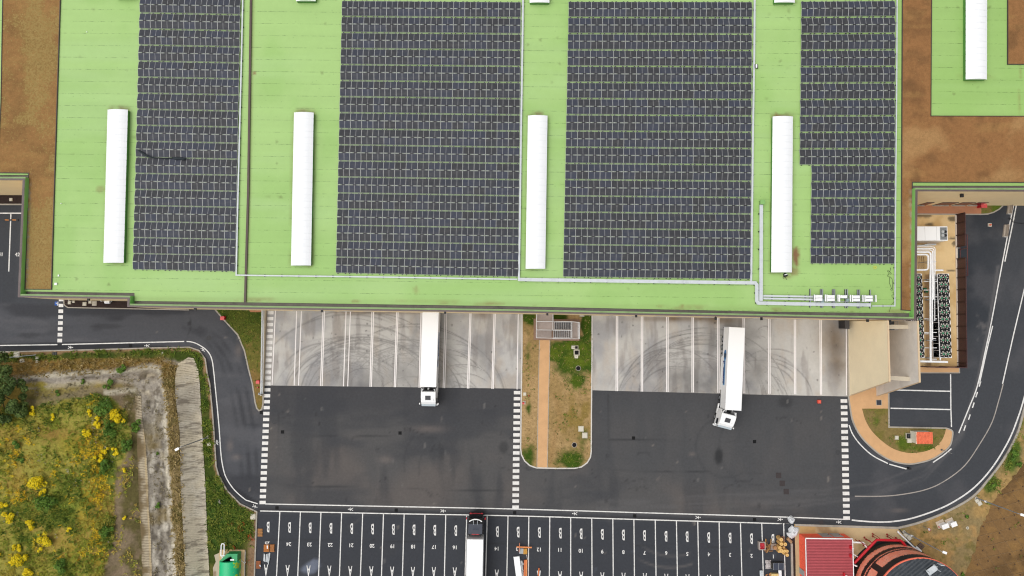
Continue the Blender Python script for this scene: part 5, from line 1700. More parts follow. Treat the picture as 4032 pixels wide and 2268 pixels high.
TLT = math.radians(10)
ORD = ["first", "second", "third", "fourth", "fifth", "sixth", "seventh", "eighth", "ninth", "tenth", "eleventh", "twelfth", "thirteenth", "fourteenth", "fifteenth", "sixteenth", "seventeenth", "eighteenth"]
ARR = [("in the nine-module field west of the brown joint", 9, (547, 0), (522, 1061), (949.5, 8), (926, 1069), 1061, 63.25, 17, None, 9),
       ("in the wide field just east of the brown joint", 16, (1342, 0), (1322, 1075), (2055, 5), (2041, 1090), 1075, 63.25, 17, None, 16),
       ("in the wide field west of the stained rooflight", 16, (2235, 0), (2217, 1090), (2966, 1), (2955, 1100), 1090, 63.95, 17, None, 16),
       ("in the eight-module field by the brown strip", 8, (3152.8, 0), (3144.5, 1038), (3529, -3), (3522, 1040), 1038, 64.75, 16, 6, 8)]
pmesh = {}
for an, (desc, N, tl, bl_, tr_, br_, vb, pit, nr, cut, full) in enumerate(ARR):
    def edge(v, a, c):
        t = v / c[1] if c[1] else 0
        return (a[0] + (c[0] - a[0]) * t, a[1] + (c[1] - a[1]) * t)
    Lw = None
    proto = {}
    for i in range(nr):
        vm = vb - pit * (i + 0.5)
        t = vm / vb
        l_ = (tl[0] + (bl_[0] - tl[0]) * t, tl[1] + (bl_[1] - tl[1]) * t)
        r_ = (tr_[0] + (br_[0] - tr_[0]) * t, tr_[1] + (br_[1] - tr_[1]) * t)
        pl, pr = P(*l_, ZR + 0.3), P(*r_, ZR + 0.3)
        if Lw is None:
            Lw = (pr - pl).length / N
        n_ = N
        if cut and i < cut:
            pl = pl + (pr - pl) / N
            n_ = N - 1
        c = (pl + pr) / 2
        d = pr - pl
        c.z = ZR
        rz = math.atan2(d.y, d.x)
        lab = f"{ORD[i]} solar row from the gutter {desc}"
        if n_ not in proto:
            root = thing("solar_row", lab, "solar panels", c, rz, "solar panel rows on the warehouse roof")
            pm = None
            for k in range(n_):
                for sy in (-1, 1):
                    x = (k - (n_ - 1) / 2) * Lw
                    if pm is None:
                        o = panel_mesh(Lw).build("solar_panel", [m_cell, m_frame], root, local=True)
                        pm = o
                    else:
                        o = pm.copy()
                        COL.objects.link(o)
                        o.parent = root
                    o.location = (x, sy * (0.065 + PW / 2 * math.cos(TLT)), 0.35 - PW / 2 * math.sin(TLT))
                    o.rotation_euler = (-sy * TLT, 0, 0)
            frame_mesh(n_, Lw, TLT).build("mounting_frame", [m_rail, m_black, m_frame], root, local=True)
            proto[n_] = root
        else:
            root = copy_tree(proto[n_])
            root.location = c
            root.rotation_euler = (0, 0, rz)
            root["label"] = lab

# torn dark sheet lying over the nine-module field
m = MB()
rr = random.Random(3)
for path, ws in (([(538, 588), (552, 597), (566, 606), (584, 616), (606, 621)], (3, 11, 14, 9, 4)), ([(606, 621), (630, 622), (655, 624), (680, 622)], (4, 3.5, 4, 4)), ([(680, 621), (692, 624), (706, 623), (720, 626), (735, 624)], (5, 13, 10, 12, 4))):
    top = []
    for (u, v), w_ in zip(path, ws):
        k = w_ * 0.0375 / 2
        p = P(u, v, ZR + 0.46)
        top.append((p + Vector((rr.uniform(-.1, .1), k, rr.uniform(0, .05))), p + Vector((0, 0, 0.09)), p - Vector((rr.uniform(-.1, .1), k, 0))))
    vs = [x for t in top for x in t]
    fs = []
    for i in range(len(top) - 1):
        for k in (0, 1):
            fs.append((i * 3 + k, i * 3 + k + 1, i * 3 + k + 4, i * 3 + k + 3))
    m.add(vs, fs)
o = m.build("torn_sheet", M("dark netting", A(44, 52, 56), 0.8, 0.3, 5.0), smooth=True)
sdf = o.modifiers.new("thickness", "SOLIDIFY")
sdf.thickness = 0.02
tag(o, "torn dark sheet draped across the narrow nine-module solar field", "plastic sheet")

# ================================================================== cable trays and roof equipment
def tray(name, label, px, w, z=ZR + 0.22, h=0.12, mat=None, legs=True):
    c = P(*px[0], z)
    t = thing(name, label, "cable tray", (c.x, c.y, ZR))
    a = xy(px, z)
    b = MB()
    L_, R_ = offs(a, w / 2, False), offs(a, -w / 2, False)
    b.ring(L_, R_, z - h / 2, z + h / 2, closed=False)
    bt = b
    if legs:
        s = bt
        for p, r_ in zip(a, a[1:]):
            p, r_ = Vector(p), Vector(r_)
            k = max(1, int((r_ - p).length / 2.2))
            dr = (r_ - p).normalized()
            nn = Vector((-dr.y, dr.x)) * (w / 2 + 0.07)
            for i in range(k):
                c2 = p.lerp(r_, (i + 0.5) / k)
                hs_ = z - h / 2 + 0.03
                s.bar((*(c2 - nn), ZR + hs_ / 2 - ZR / 2), (*(c2 + nn), ZR + hs_ / 2 - ZR / 2), 0.14, hs_ - ZR, 1)
    bt.build("tray", [mat or m_wtray, m_black], t)
    return t

tray("cable_tray", "thin white cable tray edging the nine-module field and running along the gutter side", [q(0, 0, 1835, -120), q(0, 0, 1824, 400), q(0, 0, 1806, 1100), q(0, 1, 1792, 200), q(0, 1, 1783, 627), q(1, 1, 0, 630), q(1, 1, 900, 641), q(2, 1, 40, 659)], 0.2)
tray("cable_tray", "white cable tray down the east side of the field by the brown joint", [q(2, 0, 84, -120), q(2, 0, 79, 320), q(2, 0, 68, 1000), q(2, 1, 58, 300), q(2, 1, 52, 648)], 0.27)
tray("cable_tray", "wide white cable trunk beneath the middle solar field that turns down toward the gutter", [q(2, 1, 44, 660), q(2, 1, 900, 673), q(2, 1, 1700, 684), q(2, 1, 1836, 686), q(2, 1, 1847, 702), q(2, 1, 1847, 822), q(2, 1, 1858, 838), q(3, 1, 200, 844), q(3, 1, 776, 852)], 0.5, z=ZR + 0.3)
tray("cable_tray", "white cable tray east of the wide solar field next to the stained rooflight", [q(2, 0, 1832, -120), q(2, 0, 1828, 400), q(2, 0, 1818, 1000), q(2, 1, 1811, 200), q(2, 1, 1805, 672)], 0.27)
tray("cable_tray", "slim white cable tray that borders the narrow eight-module field and loops back to the inverters", [q(3, 0, 974, -120), q(3, 0, 970, 700), q(3, 0, 963, 1400), q(3, 1, 960, 400), q(3, 1, 957, 860), q(3, 1, 784, 860)], 0.16)
tray("cable_tray", "straight white cable duct dropping from a green box toward the inverters", [q(2, 1, 1881, 96), q(2, 1, 1880, 500), q(2, 1, 1879, 822)], 0.5, z=ZR + 0.46)
tray("cable_tray", "upper of two parallel trays leading to the inverters", [q(2, 1, 1896, 783), q(3, 1, 100, 786), q(3, 1, 345, 790)], 0.26, z=ZR + 0.32)
tray("cable_tray", "lower of two parallel trays leading to the inverters", [q(2, 1, 1896, 803), q(3, 1, 100, 806), q(3, 1, 345, 812)], 0.26, z=ZR + 0.32)
p = P(*q(2, 1, 1887, 78), ZR + 0.5)
bx_ = thing("roof_hood", "pale green square hood where the straight cable duct leaves the roof", "hood", (p.x, p.y, ZR))
m = MB()
m.box((p.x, p.y, ZR + 0.35), (0.58, 0.58, 0.7))
m.build("curb", m_green, bx_)
m = MB()
m.box((p.x, p.y, ZR + 0.74), (0.66, 0.66, 0.08))
m.build("lid", M("hood lid", A(140, 190, 110), 0.6, 0.05), bx_)

C7 = lambda x, y: (3120 + x / 5.855, 1040 + y / 5.855)
units = [(520, 770, 693), (808, 1060, 978), (1095, 1345, 1265), (1390, 1635, 1558), (1683, 1935, 1852)]
for i, (xa, xb, xe) in enumerate(units):
    pa, pb2 = P(*C7(xa, 780 + i * 3), ZR + 1.2), P(*C7(xb, 780 + i * 3), ZR + 1.2)
    cpt = (pa + pb2) / 2
    t = thing("inverter_unit", ["inverter set closest to the parallel cable trays, first of five in line", "second of five inverter sets from the parallel cable trays", "middle one of five inverter sets, with one box missing", "fourth of five inverter sets from the parallel cable trays", "last of five inverter sets, its end plate standing clear toward the brown strip"][i], "inverter", (cpt.x, cpt.y, ZR), group="inverter sets on the roof")
    pe = P(*C7(xe, 780), ZR + 1.2)
    for sy in (-1, 1):
        if i == 2 and sy == -1:
            continue
        m = MB()
        m.box(((pa.x + pe.x) / 2 + 0.05, cpt.y + sy * 0.23, ZR + 1.0), (pe.x - pa.x - 0.1, 0.4, 0.5))
        m.build("cabinet", m_white, t, bevel=0.04)
    for xx in (pa.x, pb2.x):
        m = MB()
        m.tube([(xx, cpt.y - 0.5, ZR + 1.1), (xx, cpt.y + 0.5, ZR + 1.1)], 0.085, 8)
        m.build("end_post", m_white, t, smooth=True)
    m = MB()
    for sy in (-0.46, 0.46, 0.0):
        m.bar((pa.x, cpt.y + sy, ZR + 0.7), (pb2.x, cpt.y + sy, ZR + 0.7), 0.06, 0.06)
    for xx in (pa.x, pb2.x):
        m.bar((xx, cpt.y - 0.46, ZR + 0.7), (xx, cpt.y + 0.46, ZR + 0.7), 0.07, 0.07)
    m.build("stand", m_steel, t)
for x, yb, ye in ((405, 572, 1000), (652, 577, 1003), (690, 577, 1005), (930, 578, 1010), (970, 578, 1012), (1217, 580, 1012), (1260, 580, 1014), (1502, 588, 1016), (1543, 588, 1018), (1790, 592, 1020)):
    a, b_ = P(*C7(x, yb), ZR + 0.12), P(*C7(x + 2, ye), ZR + 0.12)
    m = MB()
    m.bar(a, b_, 0.13, 0.2)
    m.bar(a + Vector((-0.07, 0, 0)), b_ + Vector((-0.07, 0, 0)), 0.04, 0.14, 1)
    tag(m.build("skid_rail", [m_steel, m_black]), "grey steel skid rail lying across the roof under the inverter sets", "rail", "skid rails under the inverters")
for x0, x1, y0_, y1_ in ((690, 720, 815, 885), (1255, 1290, 790, 885)):
    a = P(*C7((x0 + x1) / 2, (y0_ + y1_) / 2), ZR + 0.6)
    m = MB()
    m.box(a, (0.42, 0.5, 0.06), 0, rx=0.5)
    tag(m.build("cable_cover", M("cover sheet", A(160, 184, 186), 0.4, 0.08)), "bluish metal cover sheet sloping onto the trunk " + ("near the first inverter set" if x0 < 1000 else "near the middle inverter set"), "cover")

# loose things on the roof
def loop(label, px, name, mat, r, z=ZR + 0.04):
    m = MB()
    m.tube([P(u, v, z) for u, v in px], r, 5)
    return tag(m.build(name, mat, smooth=True), label, "cable")

cx, cy = C7(1906, 75)
hose = MB()
ring_ = [P(cx + 5 * math.cos(t), cy + 4.6 * math.sin(t), ZR + 0.06) for t in (2 * PI * i / 24 for i in range(25))]
hose.tube(ring_, 0.05, 6)
tag(hose.build("coiled_hose", M("yellow hose", A(226, 220, 90), 0.5, 0.08), smooth=True), "pale yellow hose coiled in a ring below the eight-module field", "hose")
loop("loose dark cable trailing in loops down to a small coil near the brown strip", [C7(*p) for p in ((2250, 80), (2270, 110), (2255, 150), (2225, 190), (2190, 170), (2200, 145), (2235, 165), (2285, 215), (2270, 235), (2225, 200), (2215, 250), (2190, 270), (2205, 290), (2240, 290), (2240, 360), (2235, 430), (2270, 520), (2285, 560), (2310, 575), (2310, 600), (2280, 605), (2265, 585), (2280, 565), (2310, 560), (2308, 420), (2300, 340), (2250, 290))], "loose_cable", M("dark cable", A(46, 60, 40), 0.6, 0.1), 0.025)
loop("thin dark cable crossing the slim tray toward the gutter", [C7(*p) for p in ((2290, 640), (2335, 655), (2330, 700), (2290, 720), (2300, 765), (2340, 780), (2390, 765), (2370, 830), (2290, 930), (2250, 1040), (2230, 1110))], "loose_cable", MATS["dark cable"], 0.022)
p = P(*q(3, 1, 131, 627), ZR + 0.2)
t = thing("black_bag", "black bag with a pale stripe dumped at the foot of the stained rooflight", "bag", (p.x, p.y, ZR))
m = MB()
for k in range(7):
    pass
vs, fs = [], []
for i in range(5):
    for k in range(10):
        a = 2 * PI * k / 10
        rr_ = 0.36 * math.sin(PI * (i + 0.7) / 5.4) * (1 + 0.15 * math.sin(3 * a + i))
        vs.append((p.x + rr_ * math.cos(a), p.y + rr_ * math.sin(a) * 0.85, ZR + 0.02 + i * 0.09))
for i in range(4):
    for k in range(10):
        fs.append((i * 10 + k, i * 10 + (k + 1) % 10, i * 10 + 10 + (k + 1) % 10, i * 10 + 10 + k))
fs.append(tuple(range(40, 50)))
m.add(vs, fs)
m.build("sack", m_black, t, smooth=True)
m = MB()
m.bar((p.x - 0.2, p.y + 0.02, ZR + 0.42), (p.x + 0.2, p.y + 0.12, ZR + 0.42), 0.11, 0.03)
m.build("stripe", m_white, t)
loop("black strap lying beside the dumped bag", [q(3, 1, *p) for p in ((125, 640), (112, 643), (116, 652), (132, 645), (142, 663))], "strap", m_black, 0.03)
p = P(*q(2, 0, 1843, 500), ZR + 0.3)
t = thing("junction_box", "small white junction box with black ends beside the long eastern tray", "box", (p.x, p.y, ZR))
m = MB()
m.box((p.x, p.y, ZR + 0.25), (0.2, 0.5, 0.4))
m.build("body", m_white, t)
for sx_ in (-1, 1):
    m = MB()
    m.box((p.x + sx_ * 0.17, p.y, ZR + 0.18), (0.13, 0.62, 0.3))
    m.build("end_block", m_black, t)

# ================================================================== trucks
def ngon_extrude(prof, x0, x1, m=None, mi=0):
    """profile in (y, z) extruded along x"""
    m = m or MB()
    n = len(prof)
    vs = [(x0, y, z) for y, z in prof] + [(x1, y, z) for y, z in prof]
    fs = [tuple(reversed(range(n))), tuple(range(n, 2 * n))] + [(i, (i + 1) % n, n + (i + 1) % n, n + i) for i in range(n)]
    a = sum(prof[i][0] * prof[(i + 1) % n][1] - prof[(i + 1) % n][0] * prof[i][1] for i in range(n))
    if a < 0:
        fs = [tuple(reversed(f)) for f in fs]
    return m.add(vs, fs, mi)

m_tw = M("trailer white", (0.8, 0.8, 0.795), 0.4, 0.015, 0.5)
m_tside = M("trailer side white", (0.8, 0.8, 0.8), 0.4, 0.02, 0.5)
m_navy = M("navy roof", A(44, 50, 66), 0.4, 0.12, 2.0, dirt=A(70, 76, 90), dirt_amt=0.3)
m_blk = M("black lacquer", (0.012, 0.012, 0.014), 0.25, 0.1, 1.0)
m_blue = M("logo blue", A(40, 120, 185), 0.5, 0.05)
m_dblue = M("logo dark blue", A(16, 40, 120), 0.5, 0.05)
m_ink = M("logo black", A(34, 34, 38), 0.5, 0.05)
m_chas = M("chassis grey", (0.03, 0.03, 0.032), 0.6, 0.2, 3.0)

def wheel(root, x, y, r=0.5, w=0.32, name="wheel"):
    m = MB()
    m.tube([(x - w / 2, y, r), (x - w / 2 + 0.05, y, r), (x + w / 2 - 0.05, y, r), (x + w / 2, y, r)], [r * 0.93, r, r, r * 0.93], 20)
    o = m.build(name, m_rubber, root, smooth=True, local=True)
    h = MB()
    h.tube([(x - w / 2 - 0.012, y, r), (x + w / 2 + 0.012, y, r)], r * 0.52, 14)
    h.build("rim", m_steel, o, smooth=True, local=True)
    return o

def truck(loc, rz, L, label, cab_turn, dark=False, logo=True, cab=True):
    """origin under the trailer's middle, +y toward the cab"""
    t = thing("articulated_lorry", label, "lorry", loc, rz)
    W = 2.52
    m = MB()
    m.box((0, 0, 2.62), (W, L, 2.72))
    bd = m.build("trailer_body", m_tw, t, bevel=0.035, seg=2, local=True)
    m = MB()
    for sx in (-1, 1):
        m.box((sx * (W / 2 + 0.006), 0, 3.9), (0.03, L - 0.04, 0.1))
        m.box((sx * (W / 2 + 0.006), 0, 1.33), (0.03, L - 0.04, 0.12))
    for sx in (-1, 1):
        for sy in (-1, 1):
            m.box((sx * W / 2, sy * (L / 2 - 0.03), 2.6), (0.07, 0.1, 2.7))
    m.build("edge_rail", M("rail grey", A(206, 208, 210), 0.4, 0.05), bd, local=True)
    m = MB()
    m.box((0, 0.2, 1.02), (1.0, L - 0.8, 0.34))
    m.box((0, -L / 2 + 0.12, 0.75), (2.4, 0.16, 0.2))
    m.box((0, -L / 2 + 0.1, 0.9), (0.9, 0.1, 0.3))
    m.build("chassis", m_chas, t, local=True)
    for sx in (-1, 1):
        m = MB()
        m.box((sx * 1.18, 0.9, 0.75), (0.05, L * 0.42, 0.75))
        m.build("side_guard", m_tside if not dark else m_chas, t, local=True)
        for k in range(3):
            wheel(t, sx * 1.04, -L / 2 + 2.0 + k * 1.31)
    m = MB()
    m.box((0.95, 1.2, 0.75), (0.6, 2.6, 0.6))
    m.build("pallet_box", m_tside, t, local=True)
    if logo:
        for sx in (-1, 1):
            # letters read along the side; the emblem comes first
            dr = 1 if sx > 0 else -1            # reading direction: west side runs toward the cab
            x_ = sx * (W / 2 + 0.02)
            ell = MB()
            y0 = -2.0 * dr
            n = 28
            vs = [(x_, y0 + 0.86 * math.cos(2 * PI * k / n), 2.62 + 0.66 * math.sin(2 * PI * k / n)) for k in range(n)]
            ell.add(vs, [tuple(range(n)) if sx > 0 else tuple(reversed(range(n)))])
            ell.build("emblem", m_blue, bd, local=True)
            rot = (PI / 2, 0, -PI / 2 if sx < 0 else PI / 2)
            R = -1 if sx < 0 else 1
            # seen from the west, +y (cab) lies to the right when facing east
            face = (PI / 2, 0, PI / 2 if sx > 0 else -PI / 2)
            font("emblem_letter", "S", 1.35, m_ink, (x_ + sx * 0.012, y0 + dr * 0.05, 2.6), face, bd, sx=1.15, bold=0.06)
            font("lettering", "pezzano", 1.3, m_dblue, (x_ + sx * 0.018, y0 + dr * 2.75, 2.45), face, bd, sx=0.86, bold=0.05)
            bk = MB()
            ys = sorted((y0 + dr * 0.7, y0 + dr * 4.75))
            bk.box((x_ - sx * 0.004, (ys[0] + ys[1]) / 2, 2.55), (0.012, ys[1] - ys[0], 0.85))
            bk.build("logo_band", M("logo pale blue", A(96, 160, 210), 0.5, 0.05), bd, local=True)
    if not cab:
        return t
    # tractor, turned about the coupling
    cb = MB()
    y0 = L / 2 + 0.75
    Wc = 2.46
    prof = [(y0, 0.9), (y0 + 2.22, 0.55), (y0 + 2.34, 0.75), (y0 + 2.34, 1.45), (y0 + 2.16, 2.75), (y0 + 1.7, 3.25), (y0 + 0.9, 3.62), (y0 + 0.05, 3.72), (y0, 3.6)]
    piv = Matrix.Translation((0, L / 2 - 1.6, 0)) @ Matrix.Rotation(cab_turn, 4, "Z") @ Matrix.Translation((0, -(L / 2 - 1.6), 0))
    body = m_blk if dark else m_tw
    ngon_extrude(prof, -Wc / 2, Wc / 2, cb)
    # narrow the roof a little, as real cabs do
    cb.v = [(x * (1 - 0.05 * max(0, (z - 2.2) / 1.5)) * (1 - 0.07 * max(0, (y - y0 - 1.7) / 0.64)), y, z) for x, y, z in cb.v]
    c = cb.build("cab", body, t, bevel=0.12, seg=3, local=True)
    c.matrix_local = piv
    def add(name, m, mat, **k):
        return m.build(name, mat, c, local=True, **k)
    m = MB()
    m.add([(-1.05, y0 + 2.36, 1.6), (1.05, y0 + 2.36, 1.6), (0.98, y0 + 2.205, 2.62), (-0.98, y0 + 2.205, 2.62)], [(0, 1, 2, 3), (3, 2, 1, 0)])
    add("windscreen", m, m_glass)
    m = MB()
    for sx in (-1, 1):
        m.add([(sx * 1.243, y0 + 1.1, 1.75), (sx * 1.243, y0 + 2.0, 1.75), (sx * 1.225, y0 + 1.9, 2.6), (sx * 1.225, y0 + 1.1, 2.6)], [(0, 1, 2, 3), (3, 2, 1, 0)])
    add("side_window", m, m_glass)
    m = MB()
    m.box((0, y0 + 2.3, 0.62), (2.5, 0.28, 0.5))
    m.box((0, y0 + 2.42, 0.42), (2.3, 0.12, 0.16))
    add("bumper", m, m_blk if dark else m_tside, bevel=0.06, seg=2)
    for sx in (-1, 1):
        m = MB()
        m.box((sx * 1.46, y0 + 2.02, 2.25), (0.16, 0.26, 0.75))
        mr = add("mirror", m, m_red if dark else m_tw, bevel=0.05, seg=2)
        m = MB()
        m.bar((sx * 1.16, y0 + 1.98, 2.55), (sx * 1.46, y0 + 2.02, 2.5), 0.06, 0.06)
        m.build("arm", m_blk, mr, local=True)
        m = MB()
        m.box((sx * 1.15, y0 - 0.4, 0.75), (0.16, 1.6, 0.6))
        add("side_skirt", m, m_blk if dark else m_tw, bevel=0.05)
        wheel(c, sx * 1.05, y0 + 1.0)
        wheel(c, sx * 0.95, y0 - 2.1, w=0.55)
    m = MB()
    m.box((0, y0 - 1.2, 0.8), (0.9, 3.0, 0.3))
    for sx in (-0.45, 0.0, 0.45):
        m.tube([(sx, y0 - 0.1, 1.6), (sx * 1.4, y0 - 0.35, 1.9), (sx, y0 - 0.7, 1.7)], 0.04, 6)
    m.box((0, y0 - 0.12, 1.9), (1.8, 0.1, 2.2))
    add("tractor_frame", m, m_chas)
    m = MB()
    for sx in (-1, 1):
        m.bar((sx * 1.1, y0 + 0.02, 3.35), (sx * 0.86, y0 - 0.42, 3.3), 0.07, 0.5)
        m.bar((sx * 1.19, y0 + 0.02, 2.2), (sx * 1.16, y0 - 0.5, 2.2), 0.05, 2.0)
    add("wind_deflector", m, m_blk if dark else m_tw)
    m = MB()
    m.box((0.05, y0 + 0.98, 3.6), (0.86, 0.72, 0.07), rx=-0.28)
    add("roof_hatch", m, m_navy if dark else M("roof hatch", (0.05, 0.05, 0.055), 0.3, 0.1), bevel=0.03)
    if not dark:
        m = MB()
        m.box((0, y0 + 2.2, 2.85), (2.2, 0.34, 0.05), rx=-0.35)
        add("sun_visor", m, M("visor smoke", A(190, 200, 206), 0.3, 0.05), bevel=0.02)
        m = MB()
        m.box((-0.75, y0 + 1.25, 3.5), (0.08, 0.3, 0.1))
        m.box((0.2, y0 - 0.3, 1.95), (0.25, 0.4, 0.2))
        add("roof_fitting", m, m_tw)
    else:
        m = MB()
        m.box((0, y0 + 0.75, 3.66), (2.15, 1.5, 0.03), rx=-0.18)
        add("roof_panel", m, m_navy)
        m = MB()
        for k in range(5):
            a0, a1 = (-1.0 + 0.4 * k), (-1.0 + 0.4 * (k + 1))
            f = lambda s: y0 + 2.12 - 0.34 * abs(s) ** 2
            m.bar((a0, f(a0), 3.2), (a1, f(a1), 3.2), 0.14, 0.14)
        add("light_bar", m, m_tw)
        m = MB()
        for sx in (-0.3, 0.3):
            m.tube([(sx, y0 + 2.0, 3.45), (sx, y0 + 1.35, 3.6)], [0.07, 0.03], 8)
        add("horn", m, m_steel)
        m = MB()
        m.box((0, y0 - 0.22, 3.0), (1.2, 0.12, 0.3))
        add("rear_board", m, m_red)
        m = MB()
        m.bar((-1.0, y0 + 2.46, 0.95), (1.0, y0 + 2.46, 0.95), 0.06, 0.12)
        for sx in (-0.9, 0.9):
            m.box((sx, y0 + 2.44, 0.9), (0.3, 0.12, 0.25))
        add("grille_trim", m, m_red)
        m = MB()
        m.box((0, y0 + 2.3, 1.5), (0.7, 0.05, 0.1), rx=0.2)
        add("name_board", m, m_tw)
    return t

def place_truck(uv0, uv1, label, turn, zr=3.98, **k):
    """uv0, uv1: middle of the rear and front edges of the trailer roof"""
    a, b_ = P(*uv0, zr), P(*uv1, zr)
    d = b_ - a
    c = (a + b_) / 2
    return truck((c.x, c.y, 0), math.atan2(-d.x, d.y), d.length, label, turn, **k)

place_truck((1696, 1228.8), (1685.5, 1524), "white articulated lorry backed squarely against a dock of the first apron", math.radians(0.6))
place_truck((2902.3, 1288.8), (2887.4, 1615.7), "white articulated lorry pulled out from the dock with its cab turned", math.radians(-11))
place_truck((1864.5, 2440), (1870.5, 2124), "lorry with a black cab and red mirrors parked in the stall rows", 0.0, dark=True, logo=False)

# ================================================================== dock stair
E = lambda x, y: (2040 + x / 6.587, 1200 + y / 6.587)
c = P(*E(1000, 650), 0)
st = thing("outdoor_stair", "white railed outdoor steel stair at the warehouse wall on the middle lawn", "stair", (c.x, c.y, 0.1))
m_floor = M("stair flooring", A(172, 158, 150), 0.8, 0.1, 2.0)
m_rail2 = M("white railing", A(226, 226, 226), 0.4, 0.04)
m = MB()
m.prism(xy([E(402, 360), E(1595, 378), E(1590, 940), E(402, 908)], 0.1), 0.05, 0.2)
m.build("base_slab", M("base paving", A(150, 120, 100), 0.85, 0.1, 1.5), st)
def slab(px, z, name="landing", th=0.08, mat=None):
    m = MB()
    m.prism(xy(px, z), z - th, z)
    return m.build(name, mat or m_floor, st)
ZA, ZB2, ZC = 0.35, 1.9, 3.4
slab([E(484, 660), E(868, 660), E(868, 845), E(484, 845)], ZA)
slab([E(1398, 450), E(1560, 450), E(1560, 858), E(1398, 858)], ZB2)
slab([E(484, 250), E(900, 250), E(900, 640), E(484, 640)], ZC)
m = MB()
n = 10
xa, xb = P(*E(920, 750), 1.1).x, P(*E(1395, 750), 1.1).x
def flight(vy0, vy1, z0, z1, flip):
    m = MB()
    ya, yb = P(*E(900, vy0), (z0 + z1) / 2).y, P(*E(900, vy1), (z0 + z1) / 2).y
    for i in range(n):
        t = (i + 0.5) / n
        x = xa + (xb - xa) * t
        tt = 1 - t if flip else t
        z = z0 + (z1 - z0) * tt
        m.box((x, (ya + yb) / 2, z), ((xb - xa) / n * 0.8, abs(yb - ya), 0.04))
        m.box((x - (xb - xa) / n * 0.42, (ya + yb) / 2, z + 0.02), (0.05, abs(yb - ya), 0.06), m=1)
    zz = (z1, z0) if flip else (z0, z1)
    for yy in (ya, yb):
        m.bar((xa, yy, zz[0]), (xb, yy, zz[1]), 0.06, 0.22, 1)
    return m
flight(665, 855, ZA, ZB2, False).build("flight", [M("tread mesh", A(112, 104, 100), 0.7, 0.15, 3.0), m_rail2], st)
flight(450, 638, ZB2, ZC, True).build("flight", [M("dark tread mesh", A(84, 82, 84), 0.7, 0.15, 3.0), m_rail2], st)
def railing(px, zf, name="railing"):
    m = MB()
    q_ = [P(u, v, zf + 1.0) for u, v in px]
    for a, b_ in zip(q_, q_[1:]):
        for dz in (0, -0.45):
            m.bar(a + Vector((0, 0, dz)), b_ + Vector((0, 0, dz)), 0.085, 0.06)
        k = max(1, int((b_ - a).length / 1.1))
        for i in range(k + 1):
            p = a.lerp(b_, i / k)
            m.bar(p, (p.x, p.y, zf - 0.05), 0.06, 0.06)
    return m.build(name, m_rail2, st)
railing([E(484, 235), E(474, 430), E(474, 640)], ZC)
railing([E(906, 240), E(906, 640)], ZC)
railing([E(480, 432), E(906, 434)], ZC)
railing([E(480, 650), E(906, 655), E(1395, 668)], ZC - 0.6)
railing([E(472, 655), E(472, 858), E(900, 866)], ZA + 0.9)
railing([E(920, 428), E(1400, 440), E(1575, 455)], 2.4)
railing([E(1395, 450), E(1395, 860)], ZB2)
railing([E(1562, 455), E(1562, 868)], ZB2)
railing([E(1575, 455), E(1600, 460), E(1592, 885), E(905, 880)], ZB2)
slab([E(484, 213), E(900, 213), E(900, 248), E(484, 246)], ZC + 0.05, "threshold", mat=m_rail2)
# small concrete box at the wall beside it
def block(name, label, cat, u, v, z, sx, sy, sz, mat, rz=0.0, lid=None, lid_s=0.75, zb=0.1, group=None):
    p = P(u, v, z)
    t = thing(name, label, cat, (p.x, p.y, zb), group=group)
    m = MB()
    m.box((p.x, p.y, zb + sz / 2), (sx, sy, sz), rz)
    m.build("body", mat, t)
    m = MB()
    m.box((p.x, p.y, zb + sz + 0.015), (sx * lid_s, sy * lid_s, 0.05), rz)
    m.box((p.x, p.y, zb + sz + 0.045), (0.1, 0.04, 0.02), rz)
    m.build("lid", lid or mat, t)
    return t

INS = "inspection chambers"
m_lid = M("pale lid", A(216, 210, 194), 0.8, 0.08, 2.0)
block("inspection_chamber", "pale concrete chamber against the warehouse wall beside the outdoor stair", "manhole", *E(1655, 268), 0.3, 0.8, 0.5, 0.25, m_conc2, lid=m_lid)
for (x, y), s_, dk, lb in (((1512, 1108), 0.62, True, "upper open chamber on the green patch of the middle lawn"), ((1518, 1240), 0.95, True, "larger open chamber with a black grate on the green patch of the lawn")):
    block("inspection_chamber", lb, "manhole", *E(x, y), 0.2, s_, s_, 0.14, m_conc2, lid=m_iron, lid_s=0.68)
for (x, y), s_, rz_, lb in (((1428, 1105), 0.56, 0.0, "loose square lid leaning at the upper open chamber's side"), ((1508, 1340), 0.62, 0.18, "loose lid lying below the larger open chamber")):
    p = P(*E(x, y), 0.2)
    t = thing("chamber_lid", lb, "lid", (p.x, p.y, 0.1))
    m = MB()
    m.prism([(p.x + s_ / 2 * a, p.y + s_ / 2 * b_) for a, b_ in ((-1, -0.7), (-0.75, -1), (0.8, -1), (1, -0.6), (1, 1), (-0.9, 1))], 0.12, 0.2)
    m.build("slab", m_lid, t)
    m = MB()
    m.box((p.x, p.y, 0.22), (0.1, 0.04, 0.03), 0.3)
    m.build("handle", m_iron, t)
for (x, y), lb, rz_ in (((521, 338), "upper of two square lids near the round cover of the middle lawn", 0.0), ((549, 388), "lower of two square lids near the round cover, close to the kerb", 0.0)):
    block("inspection_chamber", lb, "manhole", *q(2, 2, x, y), 0.2, 0.88, 0.9, 0.12, m_conc2, rz_, lid=m_lid)
block("inspection_chamber", "small square lid by the middle lawn's western kerb, next to a red dot", "manhole", *q(2, 2, 96, 76), 0.2, 0.5, 0.52, 0.12, m_conc2, lid=m_lid)
block("inspection_chamber", "square lid with a red box on it by the middle lawn's western kerb", "manhole", *q(2, 2, 91, 141), 0.2, 0.5, 0.55, 0.12, m_conc2, lid=m_lid)
